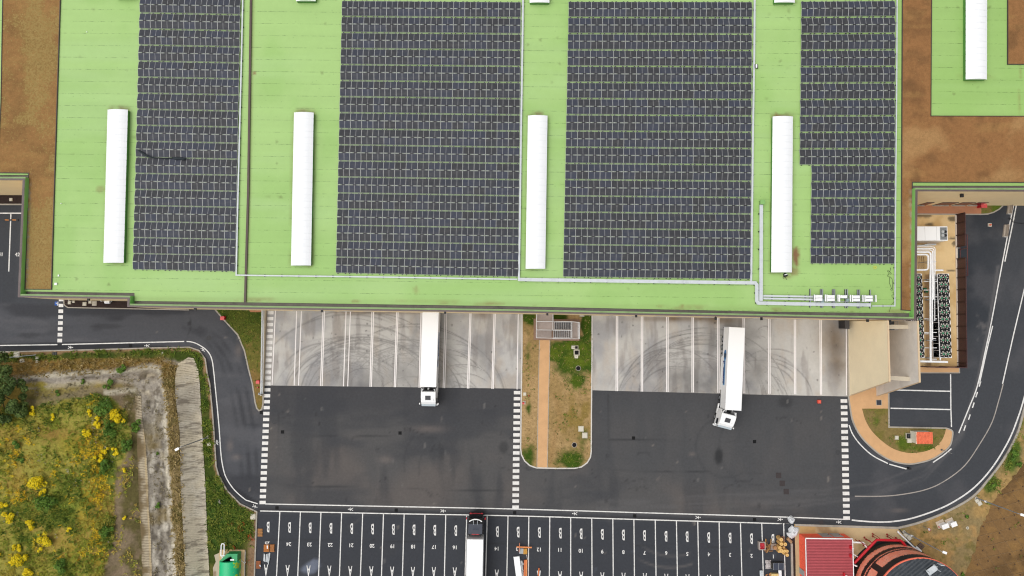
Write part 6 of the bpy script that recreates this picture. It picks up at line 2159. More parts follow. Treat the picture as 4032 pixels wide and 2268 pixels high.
for (x, y), lb in (((470, 460), "dark round cover in a bare ring near the bottom of the middle lawn"), ((498, -253 + 0), "")):
    if not lb:
        continue
    p = P(*q(2, 2, x, y), 0.15)
    t = thing("round_cover", lb, "manhole", (p.x, p.y, 0.1))
    m = MB()
    m.cyl((p.x, p.y), 0.1, 0.16, 0.42, 20)
    m.build("ring", m_conc, t)
    m = MB()
    m.cyl((p.x, p.y), 0.1, 0.185, 0.35, 20)
    m.build("disc", m_iron, t)
p = P(*q(2, 1, 500, 1330), 0.15)
t = thing("round_cover", "dark round cover between the open chambers and the path on the green patch", "manhole", (p.x, p.y, 0.1))
m = MB()
m.cyl((p.x, p.y), 0.1, 0.16, 0.42, 20)
m.build("ring", m_conc, t)
m = MB()
m.cyl((p.x, p.y), 0.1, 0.185, 0.36, 20)
m.build("disc", m_iron, t)

# red hydrant-like boxes and dots
def red_box(u, v, label, s=0.3, h=0.9, zb=0.1):
    p = P(u, v, zb + h * 0.8)
    t = thing("hydrant_box", label, "hydrant", (p.x, p.y, zb))
    m = MB()
    m.box((p.x, p.y, zb + h / 2), (s, s * 0.9, h))
    m.build("body", m_red, t, bevel=0.03)
    m = MB()
    m.box((p.x, p.y - s * 0.2, zb + h + 0.02), (s * 1.1, s * 0.8, 0.05))
    m.build("cap", M("pale red", A(226, 90, 90), 0.5, 0.1), t)
    return t
red_box(*q(2, 2, 86, 144), "small red box standing on a lid by the middle lawn's western kerb")
red_box(*q(0, 1, 1680, 950), "bright red hydrant tilted on the kerb of the triangular lawn", 0.6, 0.7)
red_box(1016, 1503, "red box in the dry tip of the triangular lawn next to the railing", 0.5, 0.8)
red_box(3871, 807, "red cabinet standing at the corner of the paved strip under the tan wall", 0.85, 1.2)
for u, v, lb in ((1015, 1526, "red knob in the dry grass below the red box"), (q(2, 2, 127, 90)[0], q(2, 2, 127, 90)[1], "tiny red stake beside the small square lid on the middle lawn")):
    p = P(u, v, 0.3)
    m = MB()
    m.cyl((p.x, p.y), 0.08, 0.4, 0.12, 10, 0.09)
    tag(m.build("marker_stake", m_red), lb, "stake")
p = P(*q(3, 2, 388, 134), 0.35)
t = thing("red_block", "square red plastic block left on the asphalt below the last dock bays", "block", (p.x, p.y, 0))
m = MB()
m.box((p.x, p.y, 0.2), (0.56, 0.56, 0.4))
m.build("body", M("coral plastic", A(226, 84, 66), 0.6, 0.06), t, bevel=0.04)
m = MB()
m.box((p.x, p.y, 0.42), (0.3, 0.3, 0.05))
m.build("top", M("coral plastic light", A(236, 110, 90), 0.6, 0.05), t)

# railing along the triangular lawn
c = P(1033, 1380, 1.0)
rl = thing("pedestrian_railing", "long grey railing between the triangular lawn and the zebra blocks", "railing", (c.x, c.y, 0.1))
m = MB()
ra, rb = P(1031, 1217, 1.1), P(1026.5, 1549, 1.1)
for zz in (1.1, 0.75, 0.4):
    m.bar((ra.x, ra.y, zz), (rb.x, rb.y, zz), 0.09, 0.07)
m.build("rail", m_wtray, rl)
ra2 = ra + Vector((0.34, 0, 0))
rb2 = rb + Vector((0.30, 0, 0))
m = MB()
m.bar((ra2.x, ra2.y, 1.06), (rb2.x, rb2.y, 1.06), 0.07, 0.06)
m.build("rail", m_wtray, rl)
for i in range(15):
    p, p2 = ra.lerp(rb, i / 14), ra2.lerp(rb2, i / 14)
    m = MB()
    m.bar((p.x, p.y, 0.0), (p.x, p.y, 1.1), 0.07, 0.07)
    m.bar((p.x, p.y, 1.02), (p2.x, p2.y, 1.02), 0.06, 0.06)
    m.build("post", m_steel, rl)
p = P(1021, 1551, 1.0)
m = MB()
m.ring([(p.x + a * 0.16, p.y + b_ * 0.16) for a, b_ in ((-1, -1), (1, -1), (1, 1), (-1, 1))], [(p.x + a * 0.1, p.y + b_ * 0.1) for a, b_ in ((-1, -1), (1, -1), (1, 1), (-1, 1))], 0.1, 1.0)
tag(m.build("square_bollard", m_steel), "hollow square steel bollard at the end of the long railing", "bollard")
p = P(1027, 1556, 0.6)
m = MB()
m.box((p.x, p.y, 0.35), (0.24, 0.22, 0.6))
tag(m.build("stone_post", m_conc2), "small pale stone post touching the hollow steel bollard", "post")

# ================================================================== planting bed lids and fittings along the west wall
W7 = lambda x, y: (200 + x / 4.4414, 1160 + y / 4.4414)
for x, y, s_, lb in ((325, 142, .5, "square lid at the rounded end of the bark bed"), (397, 124, .38, "smallest lid, second from the rounded end of the bark bed"), (589, 163, .62, "wide square lid in the middle of the bark bed"), (686, 130, .5, "lid half under the floodlight in the bark bed"), (761, 153, .75, "largest grey lid in the bark bed")):
    block("inspection_chamber", lb, "manhole", *W7(x, y), 0.2, s_, s_, 0.12, m_conc if s_ > .7 else m_conc2, lid=m_lid if s_ < .7 else m_conc)
p = P(*W7(985, 127), 0.6)
t = thing("white_tank", "white rounded tank lying against the wall in the bark bed", "tank", (p.x, p.y, 0.1))
m = MB()
m.tube([(p.x - 0.45, p.y, 0.5), (p.x - 0.38, p.y, 0.5), (p.x + 0.38, p.y, 0.5), (p.x + 0.45, p.y, 0.5)], [0.2, 0.3, 0.3, 0.2], 14)
m.build("shell", m_white, t, smooth=True)
m = MB()
m.tube([(p.x + 0.4, p.y, 0.5), (p.x + 0.7, p.y + 0.02, 0.55), (p.x + 0.72, p.y + 0.4, 0.6)], 0.07, 8)
m.build("pipe", m_steel, t)
for x, y, lb in ((312, 98, "first white pipe stub at the wall above the rounded bed end"), (868, 103, "white pipe stub at the wall by the white tank")):
    p = P(*W7(x, y), 1.0)
    m = MB()
    m.tube([(p.x, p.y + 0.3, 1.0), (p.x, p.y, 1.0), (p.x, p.y - 0.12, 0.8), (p.x, p.y - 0.12, 0.1)], 0.06, 8)
    tag(m.build("pipe_stub", m_white), lb, "pipe")
block("inspection_chamber", "square lid in the bark bed below the beige courtyard wall", "manhole", *q(0, 1, 82, 57), 0.2, 0.52, 0.52, 0.12, m_conc, lid=m_lid)
# blue P sign
p = P(*W7(102, 156), 2.4)
t = thing("parking_sign", "blue parking sign with a white letter on a post beside the crosswalk", "sign", (p.x, p.y, 0))
m = MB()
m.box((p.x, p.y, 2.4), (0.52, 0.6, 0.04), 0.0, ry=0.35)
pl = m.build("plate", M("sign blue", A(28, 96, 190), 0.4, 0.05), t)
f = font("letter", "P", 0.5, m_paint, (-0.02, 0.0, 2.44), (0, 0.35, -PI / 2 + 0.15), t, bold=0.02)
m = MB()
m.box((p.x + 0.18, p.y - 0.02, 2.36), (0.1, 0.62, 0.05), 0.0, ry=0.35)
m.build("border", m_white, pl)
m = MB()
m.tube([(p.x + 0.22, p.y, 0), (p.x + 0.22, p.y, 2.3)], 0.035, 8)
m.build("post", m_steel, t)
# wheel stops in the west court
for xa_, xb_, lb in ((0, -24, ""), (30, 74, "orange and black wheel stop to the west of the stall line"), (86, 130, "orange and black wheel stop to the east of the stall line")):
    if not lb:
        continue
    a, b_ = P(*q(0, 1, xa_, 210), 0.1), P(*q(0, 1, xb_, 212), 0.1)
    t = thing("wheel_stop", lb, "wheel stop", ((a.x + b_.x) / 2, a.y, 0))
    m = MB()
    m.bar((a.x, a.y, 0.07), (b_.x, b_.y, 0.07), 0.16, 0.13)
    m.build("bar", M("orange rubber", A(206, 134, 62), 0.7, 0.1), t)
    for e in (a, b_):
        m = MB()
        m.box((e.x, e.y, 0.08), (0.3, 0.2, 0.16))
        m.build("end_cap", m_black, t)
# lids along the west verge
V3 = lambda x, y: (x / 3.3895, 1360 + y / 3.3895)
for x, y, s_, lb in ((228, 122, .95, "large pale slab at the verge's far western end"), (500, 168, .5, "square lid standing alone in the western verge"), (498, 215, .38, "smaller lid just below the lone square one in the western verge"), (2171, 102, .36, "small lid at the top corner of the verge")):
    p = gz(*V3(x, y))
    block("inspection_chamber", lb, "manhole", *V3(x, y), p.z, s_, s_, 0.14, m_conc2, zb=p.z, lid=m_lid)
p = gz(*V3(300, 212))
t = thing("round_cover", "pale round concrete cover in the western verge", "manhole", (p.x, p.y, p.z))
m = MB()
m.cyl((p.x, p.y), p.z - 0.05, p.z + 0.14, 0.42, 18)
m.build("ring", m_conc2, t)
m = MB()
m.cyl((p.x, p.y), p.z, p.z + 0.18, 0.08, 8)
m.build("knob", m_iron, t)
p = gz(*V3(733, 108))
t = thing("drain_gully", "pair of black drain openings set beside the kerb of the western verge", "drain", (p.x, p.y, p.z))
for sx_ in (-0.18, 0.18):
    m = MB()
    m.box((p.x + sx_, p.y, p.z + 0.06), (0.3, 0.5, 0.14))
    m.build("grate", m_black, t)
m = MB()
a = [gz(*V3(-40, 175)), gz(*V3(250, 148)), gz(*V3(500, 125))]
m.tube([v + Vector((0, 0, 0.35)) for v in a], 0.05, 6)
tag(m.build("handrail_pipe", m_steel), "thin grey pipe running low along the western verge", "pipe")
block("inspection_chamber", "pale square lid at the corner where the footway meets the stalls", "manhole", *q(0, 2, 1909, 1001), 0.2, 0.85, 0.9, 0.12, m_conc2, lid=m_lid)
block("inspection_chamber", "small worn lid on the narrow verge beside the west lamp", "manhole", *q(0, 2, 1577, 455), 0.2, 0.6, 0.5, 0.12, m_conc2, rz=0.3, lid=m_lid)

# ================================================================== street lamps
def lamp(base, top, label, arm=0.8, rz=None):
    a, b_ = Vector(base), Vector(top)
    t = thing("street_lamp", label, "street lamp", (a.x, a.y, a.z))
    m = MB()
    m.tube([a, a.lerp(Vector((a.x, a.y, b_.z)), 0.5), Vector((a.x, a.y, b_.z))], [0.11, 0.085, 0.055], 10)
    m.build("pole", m_steel, t, smooth=True)
    d = Vector((b_.x - a.x, b_.y - a.y, 0))
    m = MB()
    m.bar((a.x, a.y, b_.z - 0.05), (b_.x, b_.y, b_.z), 0.06, 0.06)
    m.build("arm", m_steel, t)
    dn = d.normalized() if d.length > 0.05 else Vector((1, 0, 0))
    m = MB()
    e = b_ + dn * 0.3
    m.bar(b_, e + dn * 0.35, 0.36, 0.12)
    hd = m.build("lamp_head", m_white, t, bevel=0.03)
    m = MB()
    m.bar(b_ + dn * 0.08 - Vector((0, 0, 0.07)), e + dn * 0.25 - Vector((0, 0, 0.07)), 0.26, 0.02)
    m.build("lens", M("lamp lens", (0.7, 0.7, 0.68), 0.2, 0.02), hd)
    m = MB()
    m.cyl((a.x, a.y), a.z - 0.05, a.z + 0.1, 0.25, 12)
    m.build("base_collar", m_conc, t)
    m = MB()
    m.box((a.x, a.y, a.z + 2.3), (0.26, 0.26, 0.36))
    m.build("bracket_box", m_white, t)
    return t

def lamp_px(b_uv, t_uv, label, h, zb=0.1):
    b_ = P(*b_uv, zb)
    lamp(b_, P(*t_uv, h), label)
lamp_px(q(3, 2, 1570, 860), q(3, 2, 1905, 983), "tall grey lamp at the bend whose head hangs over the netted slope", 9.6)
lamp_px(q(3, 2, 1025, 1115), q(3, 2, 1318, 1266), "tall grey lamp behind the black and orange tank", 9.8)
lamp_px(q(0, 2, 1572, 400), q(0, 2, 1350, 484), "tall grey lamp on the narrow west verge, head above the dry berm", 9.6)
p0, p1 = P(3707, 1771, 0.12), P(3748, 1786, 2.9)
t = thing("slim_post", "slim grey post leaning over the white line at the sandy footway's rim", "post", (p0.x, p0.y, 0.12))
m = MB()
m.tube([p0, p0.lerp(p1, 0.5), p1], [0.06, 0.05, 0.04], 8)
m.build("shaft", m_steel, t, smooth=True)
m = MB()
m.cyl((p0.x, p0.y), 0.1, 0.22, 0.14, 10)
m.build("foot", m_dsteel, t)

# ================================================================== cooling plant
C1 = lambda x, y: (3580 + x / 5.575, 840 + y / 5.575)
C2 = lambda x, y: (3580 + x / 3.8125, 1100 + y / 3.8125)

# white air-handling container
za = 2.9
a, b_ = P(*C1(60, 285), za), P(*C1(850, 600), za)
c = (a + b_) / 2
t = thing("air_handler", "long white air handling container with a grey fan deck at its outer end", "air handler", (c.x, c.y, 0.12))
Wx, Wy = b_.x - a.x, a.y - b_.y
m = MB()
m.box((c.x, c.y, 0.3 + (za - 0.3) / 2), (Wx, Wy, za - 0.3))
m.build("casing", m_tw, t, bevel=0.03)
m = MB()
for sx in (-1, 1):
    for sy in (-1, 1):
        m.box((c.x + sx * (Wx / 2 - 0.3), c.y + sy * (Wy / 2 - 0.2), 0.2), (0.25, 0.25, 0.26))
m.bar((c.x - Wx / 2, c.y - Wy / 2 + 0.2, 0.3), (c.x + Wx / 2, c.y - Wy / 2 + 0.2, 0.3), 0.12, 0.1)
m.build("feet", m_dsteel, t)
m = MB()
for u_ in (345, 600):
    p = P(*C1(u_, 440), za)
    m.box((p.x, c.y, za + 0.012), (0.04, Wy - 0.1, 0.03))
m.build("roof_seam", M("seam grey", A(214, 214, 212), 0.5, 0.03), t)
g0, g1 = P(*C1(672, 308), za), P(*C1(828, 580), za)
m = MB()
m.box(((g0.x + g1.x) / 2, (g0.y + g1.y) / 2, za + 0.02), (g1.x - g0.x, g0.y - g1.y, 0.05))
for k in range(14):
    yy = g1.y + (g0.y - g1.y) * (k + 0.5) / 14
    m.box(((g0.x + g1.x) / 2, yy, za + 0.055), (g1.x - g0.x, 0.025, 0.03), m=1)
dk = m.build("fan_deck", [M("deck grey", A(128, 132, 132), 0.5, 0.12, 2.0), m_steel], t)
for cx_, cy_, col_ in ((726, 405, 1), (790, 405, 0), (726, 488, 1), (792, 485, 0)):
    p = P(*C1(cx_, cy_), za)
    m = MB()
    m.cyl((p.x, p.y), za, za + (0.22 if col_ else 0.12), 0.22, 18)
    m.build("compressor_cap" if col_ else "fan_opening", M("cap grey", A(190, 194, 194), 0.4, 0.05) if col_ else m_black, dk)

# chillers: white frames carrying two columns of fans over V-shaped coils
def chiller(label, ucols, v0, v1, n, ztop):
    pa, pb = P(ucols[0], v0, ztop), P(ucols[1], v1, ztop)
    cx_ = (pa.x + pb.x) / 2
    pitch = abs(pa.y - pb.y) / (n - 1)
    colx = (pa.x, pb.x)
    cyy = (pa.y + pb.y) / 2
    t = thing("air_cooled_chiller", label, "chiller", (cx_, cyy, 0.12))
    LY = pitch * n
    WX = abs(pb.x - pa.x) + 1.12
    m = MB()
    for sx in (-1, 1):
        m.box((cx_ + sx * WX / 2, cyy, ztop - 0.04), (0.1, LY + 0.1, 0.12))
        m.box((cx_, cyy + sx * LY / 2, ztop - 0.04), (WX, 0.1, 0.115))
    m.box((cx_, cyy, 0.5), (WX, LY, 0.5))
    for i in range(n + 1):
        yy = cyy - LY / 2 + i * pitch
        for sx in (-1, 1):
            m.box((cx_ + sx * WX / 2, yy, ztop / 2 + 0.2), (0.06, 0.06, ztop - 0.45))
    m.build("frame", m_white, t)
    m = MB()
    m.box((cx_, cyy, ztop - 0.09), (WX - 0.08, LY - 0.08, 0.08))
    m.build("fan_plate", m_black, t)
    m = MB()
    for i in range(n // 2):   # V coils across the unit
        y0_ = cyy - LY / 2 + i * 2 * pitch
        y1_, ym = y0_ + 2 * pitch, y0_ + pitch
        for yt in (y0_ + 0.06, y1_ - 0.06):
            vs = [(cx_ - WX / 2 + 0.05, yt, ztop - 0.12), (cx_ + WX / 2 - 0.05, yt, ztop - 0.12), (cx_ + WX / 2 - 0.05, ym, 0.75), (cx_ - WX / 2 + 0.05, ym, 0.75)]
            m.add(vs, [(0, 1, 2, 3)], 0)
        vs = [(cx_ - WX / 2 + 0.02, y0_, 0.76), (cx_ - WX / 2 + 0.02, ym, 0.76), (cx_ - WX / 2 + 0.02, y0_ + 0.1, ztop - 0.14)]
        m.add(vs, [(0, 1, 2), (2, 1, 0)], 1)
        vs = [(cx_ - WX / 2 + 0.02, ym, 0.76), (cx_ - WX / 2 + 0.02, y1_, 0.76), (cx_ - WX / 2 + 0.02, y1_ - 0.1, ztop - 0.14)]
        m.add(vs, [(0, 1, 2), (2, 1, 0)], 1)
    m.build("coil", [m_black, M("side sheet", A(176, 176, 176), 0.5, 0.1)], t)
    first = None
    R_ = min(pitch, 1.12) * 0.46
    for i in range(n):
        for j, xx in enumerate(colx):
            yy = cyy - LY / 2 + (i + 0.5) * pitch
            if first is None:
                m = MB()
                k = 24
                ci = [(R_ * math.cos(2 * PI * s / k), R_ * math.sin(2 * PI * s / k)) for s in range(k)]
                ce = [(x * 1.08, y * 1.08) for x, y in ci]
                m.ring(ce, ci, 0.0, 0.16)
                m.cyl((0, 0), -0.12, 0.0, R_, k)
                fan = m.build("fan", m_black, t, local=True)
                fan.location = (xx - cx_, yy - cyy, ztop - 0.12)
                bl = MB()
                for s in range(6):
                    a0 = 2 * PI * s / 6
                    q_ = []
                    for rr_, da, z in ((0.26, -0.2, 0.09), (0.6, -0.22, 0.08), (0.9, -0.06, 0.1), (0.9, 0.36, 0.05), (0.6, 0.26, 0.05), (0.26, 0.2, 0.06)):
                        q_.append((R_ * rr_ * math.cos(a0 + da - rr_ * 0.5), R_ * rr_ * math.sin(a0 + da - rr_ * 0.5), z))
                    bl.add(q_, [tuple(range(6)), tuple(reversed(range(6)))])
                bl.build("blade", M("blade cream", A(200, 196, 184), 0.5, 0.05), fan, local=True)
                hb = MB()
                hb.cyl((0, 0), 0.0, 0.13, R_ * 0.2, 12)
                hb.build("hub", M("hub green", A(48, 178, 120), 0.5, 0.1), fan, local=True)
                first = fan
            else:
                f_ = copy_tree(first, t)
                f_.location = (xx - cx_, yy - cyy, ztop - 0.12)
                f_.rotation_euler = (0, 0, rnd.uniform(0, PI))
    return t, cx_, cyy, WX, LY

ZT = 2.5
chiller("long bank of twin fans standing free beside the brown louvred screen", (3704.5, 3731.5), 1092.5, 1394, 12, ZT)
chiller("long bank of twin fans half hidden under the warehouse edge", (3598.5, 3624.6), 1092.5, 1394, 12, ZT)

# white insulated pipework
zp = 3.2
t = thing("pipework", "bundle of thick white insulated pipes turning from the warehouse down between the chillers", "pipes", (P(3665, 1000, 0).x, P(3665, 1000, 0).y, 0.12))
def pipe(px, r, name="pipe", z=zp):
    m = MB()
    q_ = [P(u, v, z) for u, v in px]
    out = [q_[0]]
    for a, b_, c_ in zip(q_, q_[1:], q_[2:]):
        k = min(0.45, (b_ - a).length / 2.5, (c_ - b_).length / 2.5)
        d0, d1 = (b_ - a).normalized(), (c_ - b_).normalized()
        p0, p1 = b_ - d0 * k, b_ + d1 * k
        for s in range(5):
            u = s / 4
            out.append(p0 * (1 - u) ** 2 + b_ * 2 * u * (1 - u) + p1 * u ** 2)
    out.append(q_[-1])
    m.tube(out, r, 12)
    return m.build(name, m_white, t, smooth=True)
pipe([C1(40, 735), C1(570, 735), C1(570, 1245), C2(383, 0), C2(383, 625)], 0.06)
pipe([C1(40, 770), C1(543, 770), C1(543, 1235), C2(364, -10), C2(364, 300)], 0.085)
pipe([C1(40, 803), C1(512, 803), C1(512, 1230), C2(347, 0), C2(350, 905)], 0.085)
pipe([C1(40, 850), C1(470, 850), C1(470, 1260), C2(316, 5), C2(322, 1240)], 0.155)
pipe([C1(40, 905), C1(415, 905), C1(415, 1240), C1(60, 1243)], 0.145)
pipe([C2(160, 1230), C2(360, 1234), C2(575, 1240)], 0.17, "header")
pipe([C1(570, 1248), C1(740, 1248)], 0.14, "header")
for y, x0, x1 in ((30, 218, 300), (160, 218, 300), (262, 218, 300), (592, 225, 300), (797, 226, 305), (818, 228, 305), (1028, 230, 310)):
    pipe([C2(x0, y), C2(x1, y)], 0.06, "branch", z=2.6)
for y, x0, x1 in ((30, 380, 415), (262, 380, 415), (592, 383, 415), (797, 350, 412), (888, 350, 400), (1028, 330, 412), (1200, 335, 412)):
    pipe([C2(x0, y), C2(x1, y)], 0.06, "branch", z=2.6)
pipe([C2(467, 1170), C2(467, 1215)], 0.11, "branch", z=2.7)
m = MB()
for v_ in (960, 1030, 1100, 1180, 1260, 1340, 1410):
    a, b_ = P(3652, v_, 3.0), P(3686, v_, 3.0)
    m.bar(a, b_, 0.09, 0.08)
    for p in (a, b_):
        m.bar((p.x, p.y, 0.1), (p.x, p.y, 3.0), 0.09, 0.09)
m.build("support", m_steel, t)
m = MB()
m.bar(P(*C1(180, 712), 3.0), P(*C1(592, 692), 3.0), 0.12, 0.06)
m.bar(P(*C1(340, 690), 3.1), P(*C1(592, 690), 3.1), 0.1, 0.06)
m.build("pipe_tray", m_wtray, t)
# slatted timber deck under the bend
p0, p1 = P(*C1(150, 935), 0.4), P(*C1(368, 1225), 0.4)
t = thing("timber_deck", "slatted pale timber deck enclosed by the bend of the white pipes", "deck", ((p0.x + p1.x) / 2, (p0.y + p1.y) / 2, 0.12))
for k in range(5):
    m = MB()
    xx = p0.x + (p1.x - p0.x) * (k + 0.5) / 5
    m.box((xx, (p0.y + p1.y) / 2, 0.3), (0.2, p0.y - p1.y, 0.1))
    m.build("board", M("pale timber", A(222, 190, 140), 0.8, 0.12, 2.0), t)
m = MB()
for yy in (p0.y - 0.3, p1.y + 0.3, (p0.y + p1.y) / 2):
    m.box(((p0.x + p1.x) / 2, yy, 0.22), (p1.x - p0.x, 0.14, 0.08))
m.build("joist", M("brown timber", A(150, 112, 74), 0.8, 0.15, 2.0), t)
for y, lb in ((140, "upper green pump in the brown strip between the chillers"), (185, "lower green pump, dark topped, in the brown strip between the chillers")):
    p = P(*C2(240 + (y - 140) * 0.5, y), 0.6)
    t = thing("green_pump", lb, "pump", (p.x, p.y, 0.12))
    m = MB()
    m.tube([(p.x - 0.15, p.y, 0.5), (p.x + 0.25, p.y, 0.5)], 0.16, 12)
    m.build("motor", M("pump green", A(40, 120, 80), 0.4, 0.1), t, smooth=True)
    m = MB()
    m.box((p.x, p.y, 0.25), (0.5, 0.3, 0.2))
    m.build("foot", m_dsteel, t)

# brown louvred acoustic screen with a sliding gate
m_louv, lnn, lll, lbb = _new("louvre brown")
co = coords(lnn)
spx = lnn.new("ShaderNodeSeparateXYZ")
lll.new(co, spx.inputs[0])
fr = mth(lnn, lll, "FRACT", mth(lnn, lll, "MULTIPLY", spx.outputs[2], 6.0))
nz = noise(lnn, lll, co, 7.0, 4)
cc = mixrgb(lnn, lll, mrange(lnn, lll, nz, 0.4, 0.6, 0, 1), A(66, 46, 46), A(92, 52, 54))
cc = mixrgb(lnn, lll, mth(lnn, lll, "MULTIPLY", mth(lnn, lll, "LESS_THAN", fr, 0.35), 0.45), cc, A(34, 26, 28))
lll.new(cc, lbb.inputs["Base Color"])
lbb.inputs["Roughness"].default_value = 0.6
m_post = M("post brown", A(58, 34, 34), 0.6, 0.15)
ZF = 2.35
xb_ = lambda v: np.interp(v, [845, 1440], [3768, 3775])
ys = [q(3, 1, 0, y)[1] for y in (172, 237, 328, 415)]
ys2 = [q(3, 1, 0, y)[1] for y in (505, 580, 648, 738, 830, 922, 1014, 1105, 1197, 1288, 1315)]
cc0 = P(3772, 1150, 0)
t = thing("acoustic_screen", "long dark brown louvred screen along the road side of the cooling plant", "screen", (cc0.x, cc0.y, 0))
def gp_(v, z):   # posts are read at the foot line
    f = (v - 1285) * (H - 0.3) / (H - 0.3) + 1285
    return P(float(xb_(v)), f, 0.3)
for grp in (ys, ys2):
    for v0, v1 in zip(grp, grp[1:]):
        a, b_ = gp_(v0, 0), gp_(v1, 0)
        m = MB()
        m.bar((a.x, a.y, ZF / 2 + 0.1), (b_.x, b_.y, ZF / 2 + 0.1), 0.1, ZF)
        m.build("louvre_panel", m_louv, t)
    for v0 in grp:
        a = gp_(v0, 0)
        m = MB()
        m.box((a.x - 0.12, a.y, ZF / 2 + 0.12), (0.18, 0.12, ZF + 0.08))
        m.bar((a.x - 0.1, a.y, 0.5), (a.x - 0.1, a.y, ZF), 0.1, 0.1)
        m.build("post", m_post, t)
a, b_ = P(3622, 1443, 0.3), P(3776, 1444, 0.3)
for k in range(4):
    p, r_ = a.lerp(b_, k / 4), a.lerp(b_, (k + 1) / 4)
    m = MB()
    m.bar((p.x, p.y - 0.04 * (k % 2), ZF / 2 + 0.1), (r_.x, r_.y - 0.04 * (k % 2), ZF / 2 + 0.1), 0.1, ZF)
    m.build("louvre_panel", m_louv, t)
g = thing("sliding_gate", "brown sliding gate frame standing half open in front of the louvred screen", "gate", P(3775, 1010, 0))
a, b_ = P(3779, 930, 0.3), P(3781, 1088, 0.3)
m = MB()
for zz in (0.35, 2.2):
    m.bar((a.x, a.y, zz), (b_.x, b_.y, zz), 0.09, 0.1)
for k in range(4):
    p = a.lerp(b_, k / 3)
    m.bar((p.x, p.y, 0.2), (p.x, p.y, 2.2), 0.09, 0.09)
m.build("frame", M("gate brown", A(104, 58, 56), 0.5, 0.15), g)
for v0, v1 in ((938, 972), (1022, 1056)):
    p, r_ = P(3773, v0, 0.3), P(3773.5, v1, 0.3)
    m = MB()
    m.bar((p.x, p.y, 1.2), (r_.x, r_.y, 1.2), 0.07, 2.1)
    m.build("leaf", m_louv, g)
# small dark bollard by the gate etc.
p = P(*q(3, 1, 1441, 422), 0.5)
m = MB()
m.cyl((p.x, p.y), 0, 0.5, 0.09, 10)
m.cyl((p.x, p.y), 0.48, 0.56, 0.07, 10)
tag(m.build("gate_bollard", m_steel), "tiny steel bollard in the gateway of the brown screen", "bollard")

# concrete road barriers and marker by the road
for (x0, y0, x1, y1), lb in (((1843, 75, 1824, 165), "concrete barrier nearer the tan wall, lying beside the double white line"), ((1812, 248, 1793, 338), "concrete barrier farther from the tan wall, lying beside the double white line")):
    a, b_ = P(*q(3, 1, x0 - 10, y0), 0.3), P(*q(3, 1, x1 - 3, y1), 0.3)
    c = (a + b_) / 2
    d = b_ - a
    rz = math.atan2(d.y, d.x)
    t = thing("concrete_barrier", lb, "barrier", (c.x, c.y, 0), rz)
    Lb = d.length
    m = MB()
    prof = [(-0.28, 0), (-0.28, 0.25), (-0.14, 0.42), (-0.1, 0.85), (0.1, 0.85), (0.14, 0.42), (0.28, 0.25), (0.28, 0)]
    ngon_extrude(prof, -Lb / 2, Lb / 2, m)
    m.build("body", M("barrier concrete", A(186, 174, 160), 0.85, 0.08, 1.5, dirt=A(140, 126, 112), dirt_amt=0.5), t, local=True)
    m = MB()
    m.box((0, 0, 0.88), (Lb * 0.9, 0.1, 0.06))
    m.build("top_groove", M("barrier groove", A(120, 104, 90), 0.85, 0.1), t, local=True)
    m = MB()
    m.box((Lb / 2 + 0.03, 0, 0.3), (0.07, 0.6, 0.5))
    m.build("end_plate", M("white end", A(222, 218, 212), 0.7, 0.05), t, local=True)
p = P(*q(3, 1, 1677, 248), 0.2)
t = thing("cone_base", "square grey base with a round orange top standing alone on the asphalt", "cone", (p.x, p.y, 0))
m = MB()
m.prism([(p.x + 0.29 * a, p.y + 0.29 * b_) for a, b_ in ((-1, -.8), (-.8, -1), (.8, -1), (1, -.8), (1, .8), (.8, 1), (-.8, 1), (-1, .8))], 0, 0.16)
m.build("base", m_conc, t)
m = MB()
m.cyl((p.x, p.y), 0.16, 0.42, 0.15, 16, 0.11)
m.build("cap", M("orange plastic", A(238, 110, 80), 0.5, 0.05), t)
p = P(*q(3, 1, 1832, 215), 0.3)
t = thing("cable_post", "bent dark post with a cable reaching across the road between the two barriers", "post", (p.x, p.y, 0))
m = MB()
m.tube([p + Vector((-.1, .3, -.2)), p + Vector((0, .1, .2)), p + Vector((.15, -.1, .2)), p + Vector((.3, -.15, .05)), P(3992, 876, 0.06), P(4040, 882, 0.05)], 0.04, 6)
m.build("cable", m_black, t)
m = MB()
m.cyl((p.x - 0.1, p.y + 0.3), 0, 0.4, 0.08, 8)
m.build("stub", m_dsteel, t)

# dark square hatch, hut and pits of the J-shaped island
p = P(*q(3, 2, 837, 140), 0.13)
t = thing("floor_hatch", "dark square hatch with a pale frame in the sandy paving", "hatch", (p.x, p.y, 0.12))
m = MB()
m.ring([(p.x + a * 0.45, p.y + b_ * 0.45) for a, b_ in ((-1, -1), (1, -1), (1, 1), (-1, 1))], [(p.x + a * 0.39, p.y + b_ * 0.39) for a, b_ in ((-1, -1), (1, -1), (1, 1), (-1, 1))], 0.1, 0.15)
m.build("frame", m_conc, t)
m = MB()
m.box((p.x, p.y, 0.13), (0.78, 0.78, 0.03))
m.build("plate", M("slate plate", A(50, 54, 62), 0.6, 0.1), t)
HX = lambda x, y: (3560 + x / 9.058, 1680 + y / 9.058)
a, b_ = P(*HX(432, 190), 2.0), P(*HX(1020, 615), 2.0)
c = (a + b_) / 2
hut = thing("tiled_hut", "little concrete hut under an orange tiled roof on the grass island", "hut", (c.x, c.y, 0.15))
Wx, Wy = b_.x - a.x, a.y - b_.y
m = MB()
m.box((c.x, c.y, 1.0), (Wx - 0.1, Wy - 0.1, 1.8))
m.build("wall", M("hut concrete", (0.62, 0.6, 0.5), 0.85, 0.08, 1.0), hut)
m = MB()
nt = 11
vs, fs = [], []
cols = nt * 6
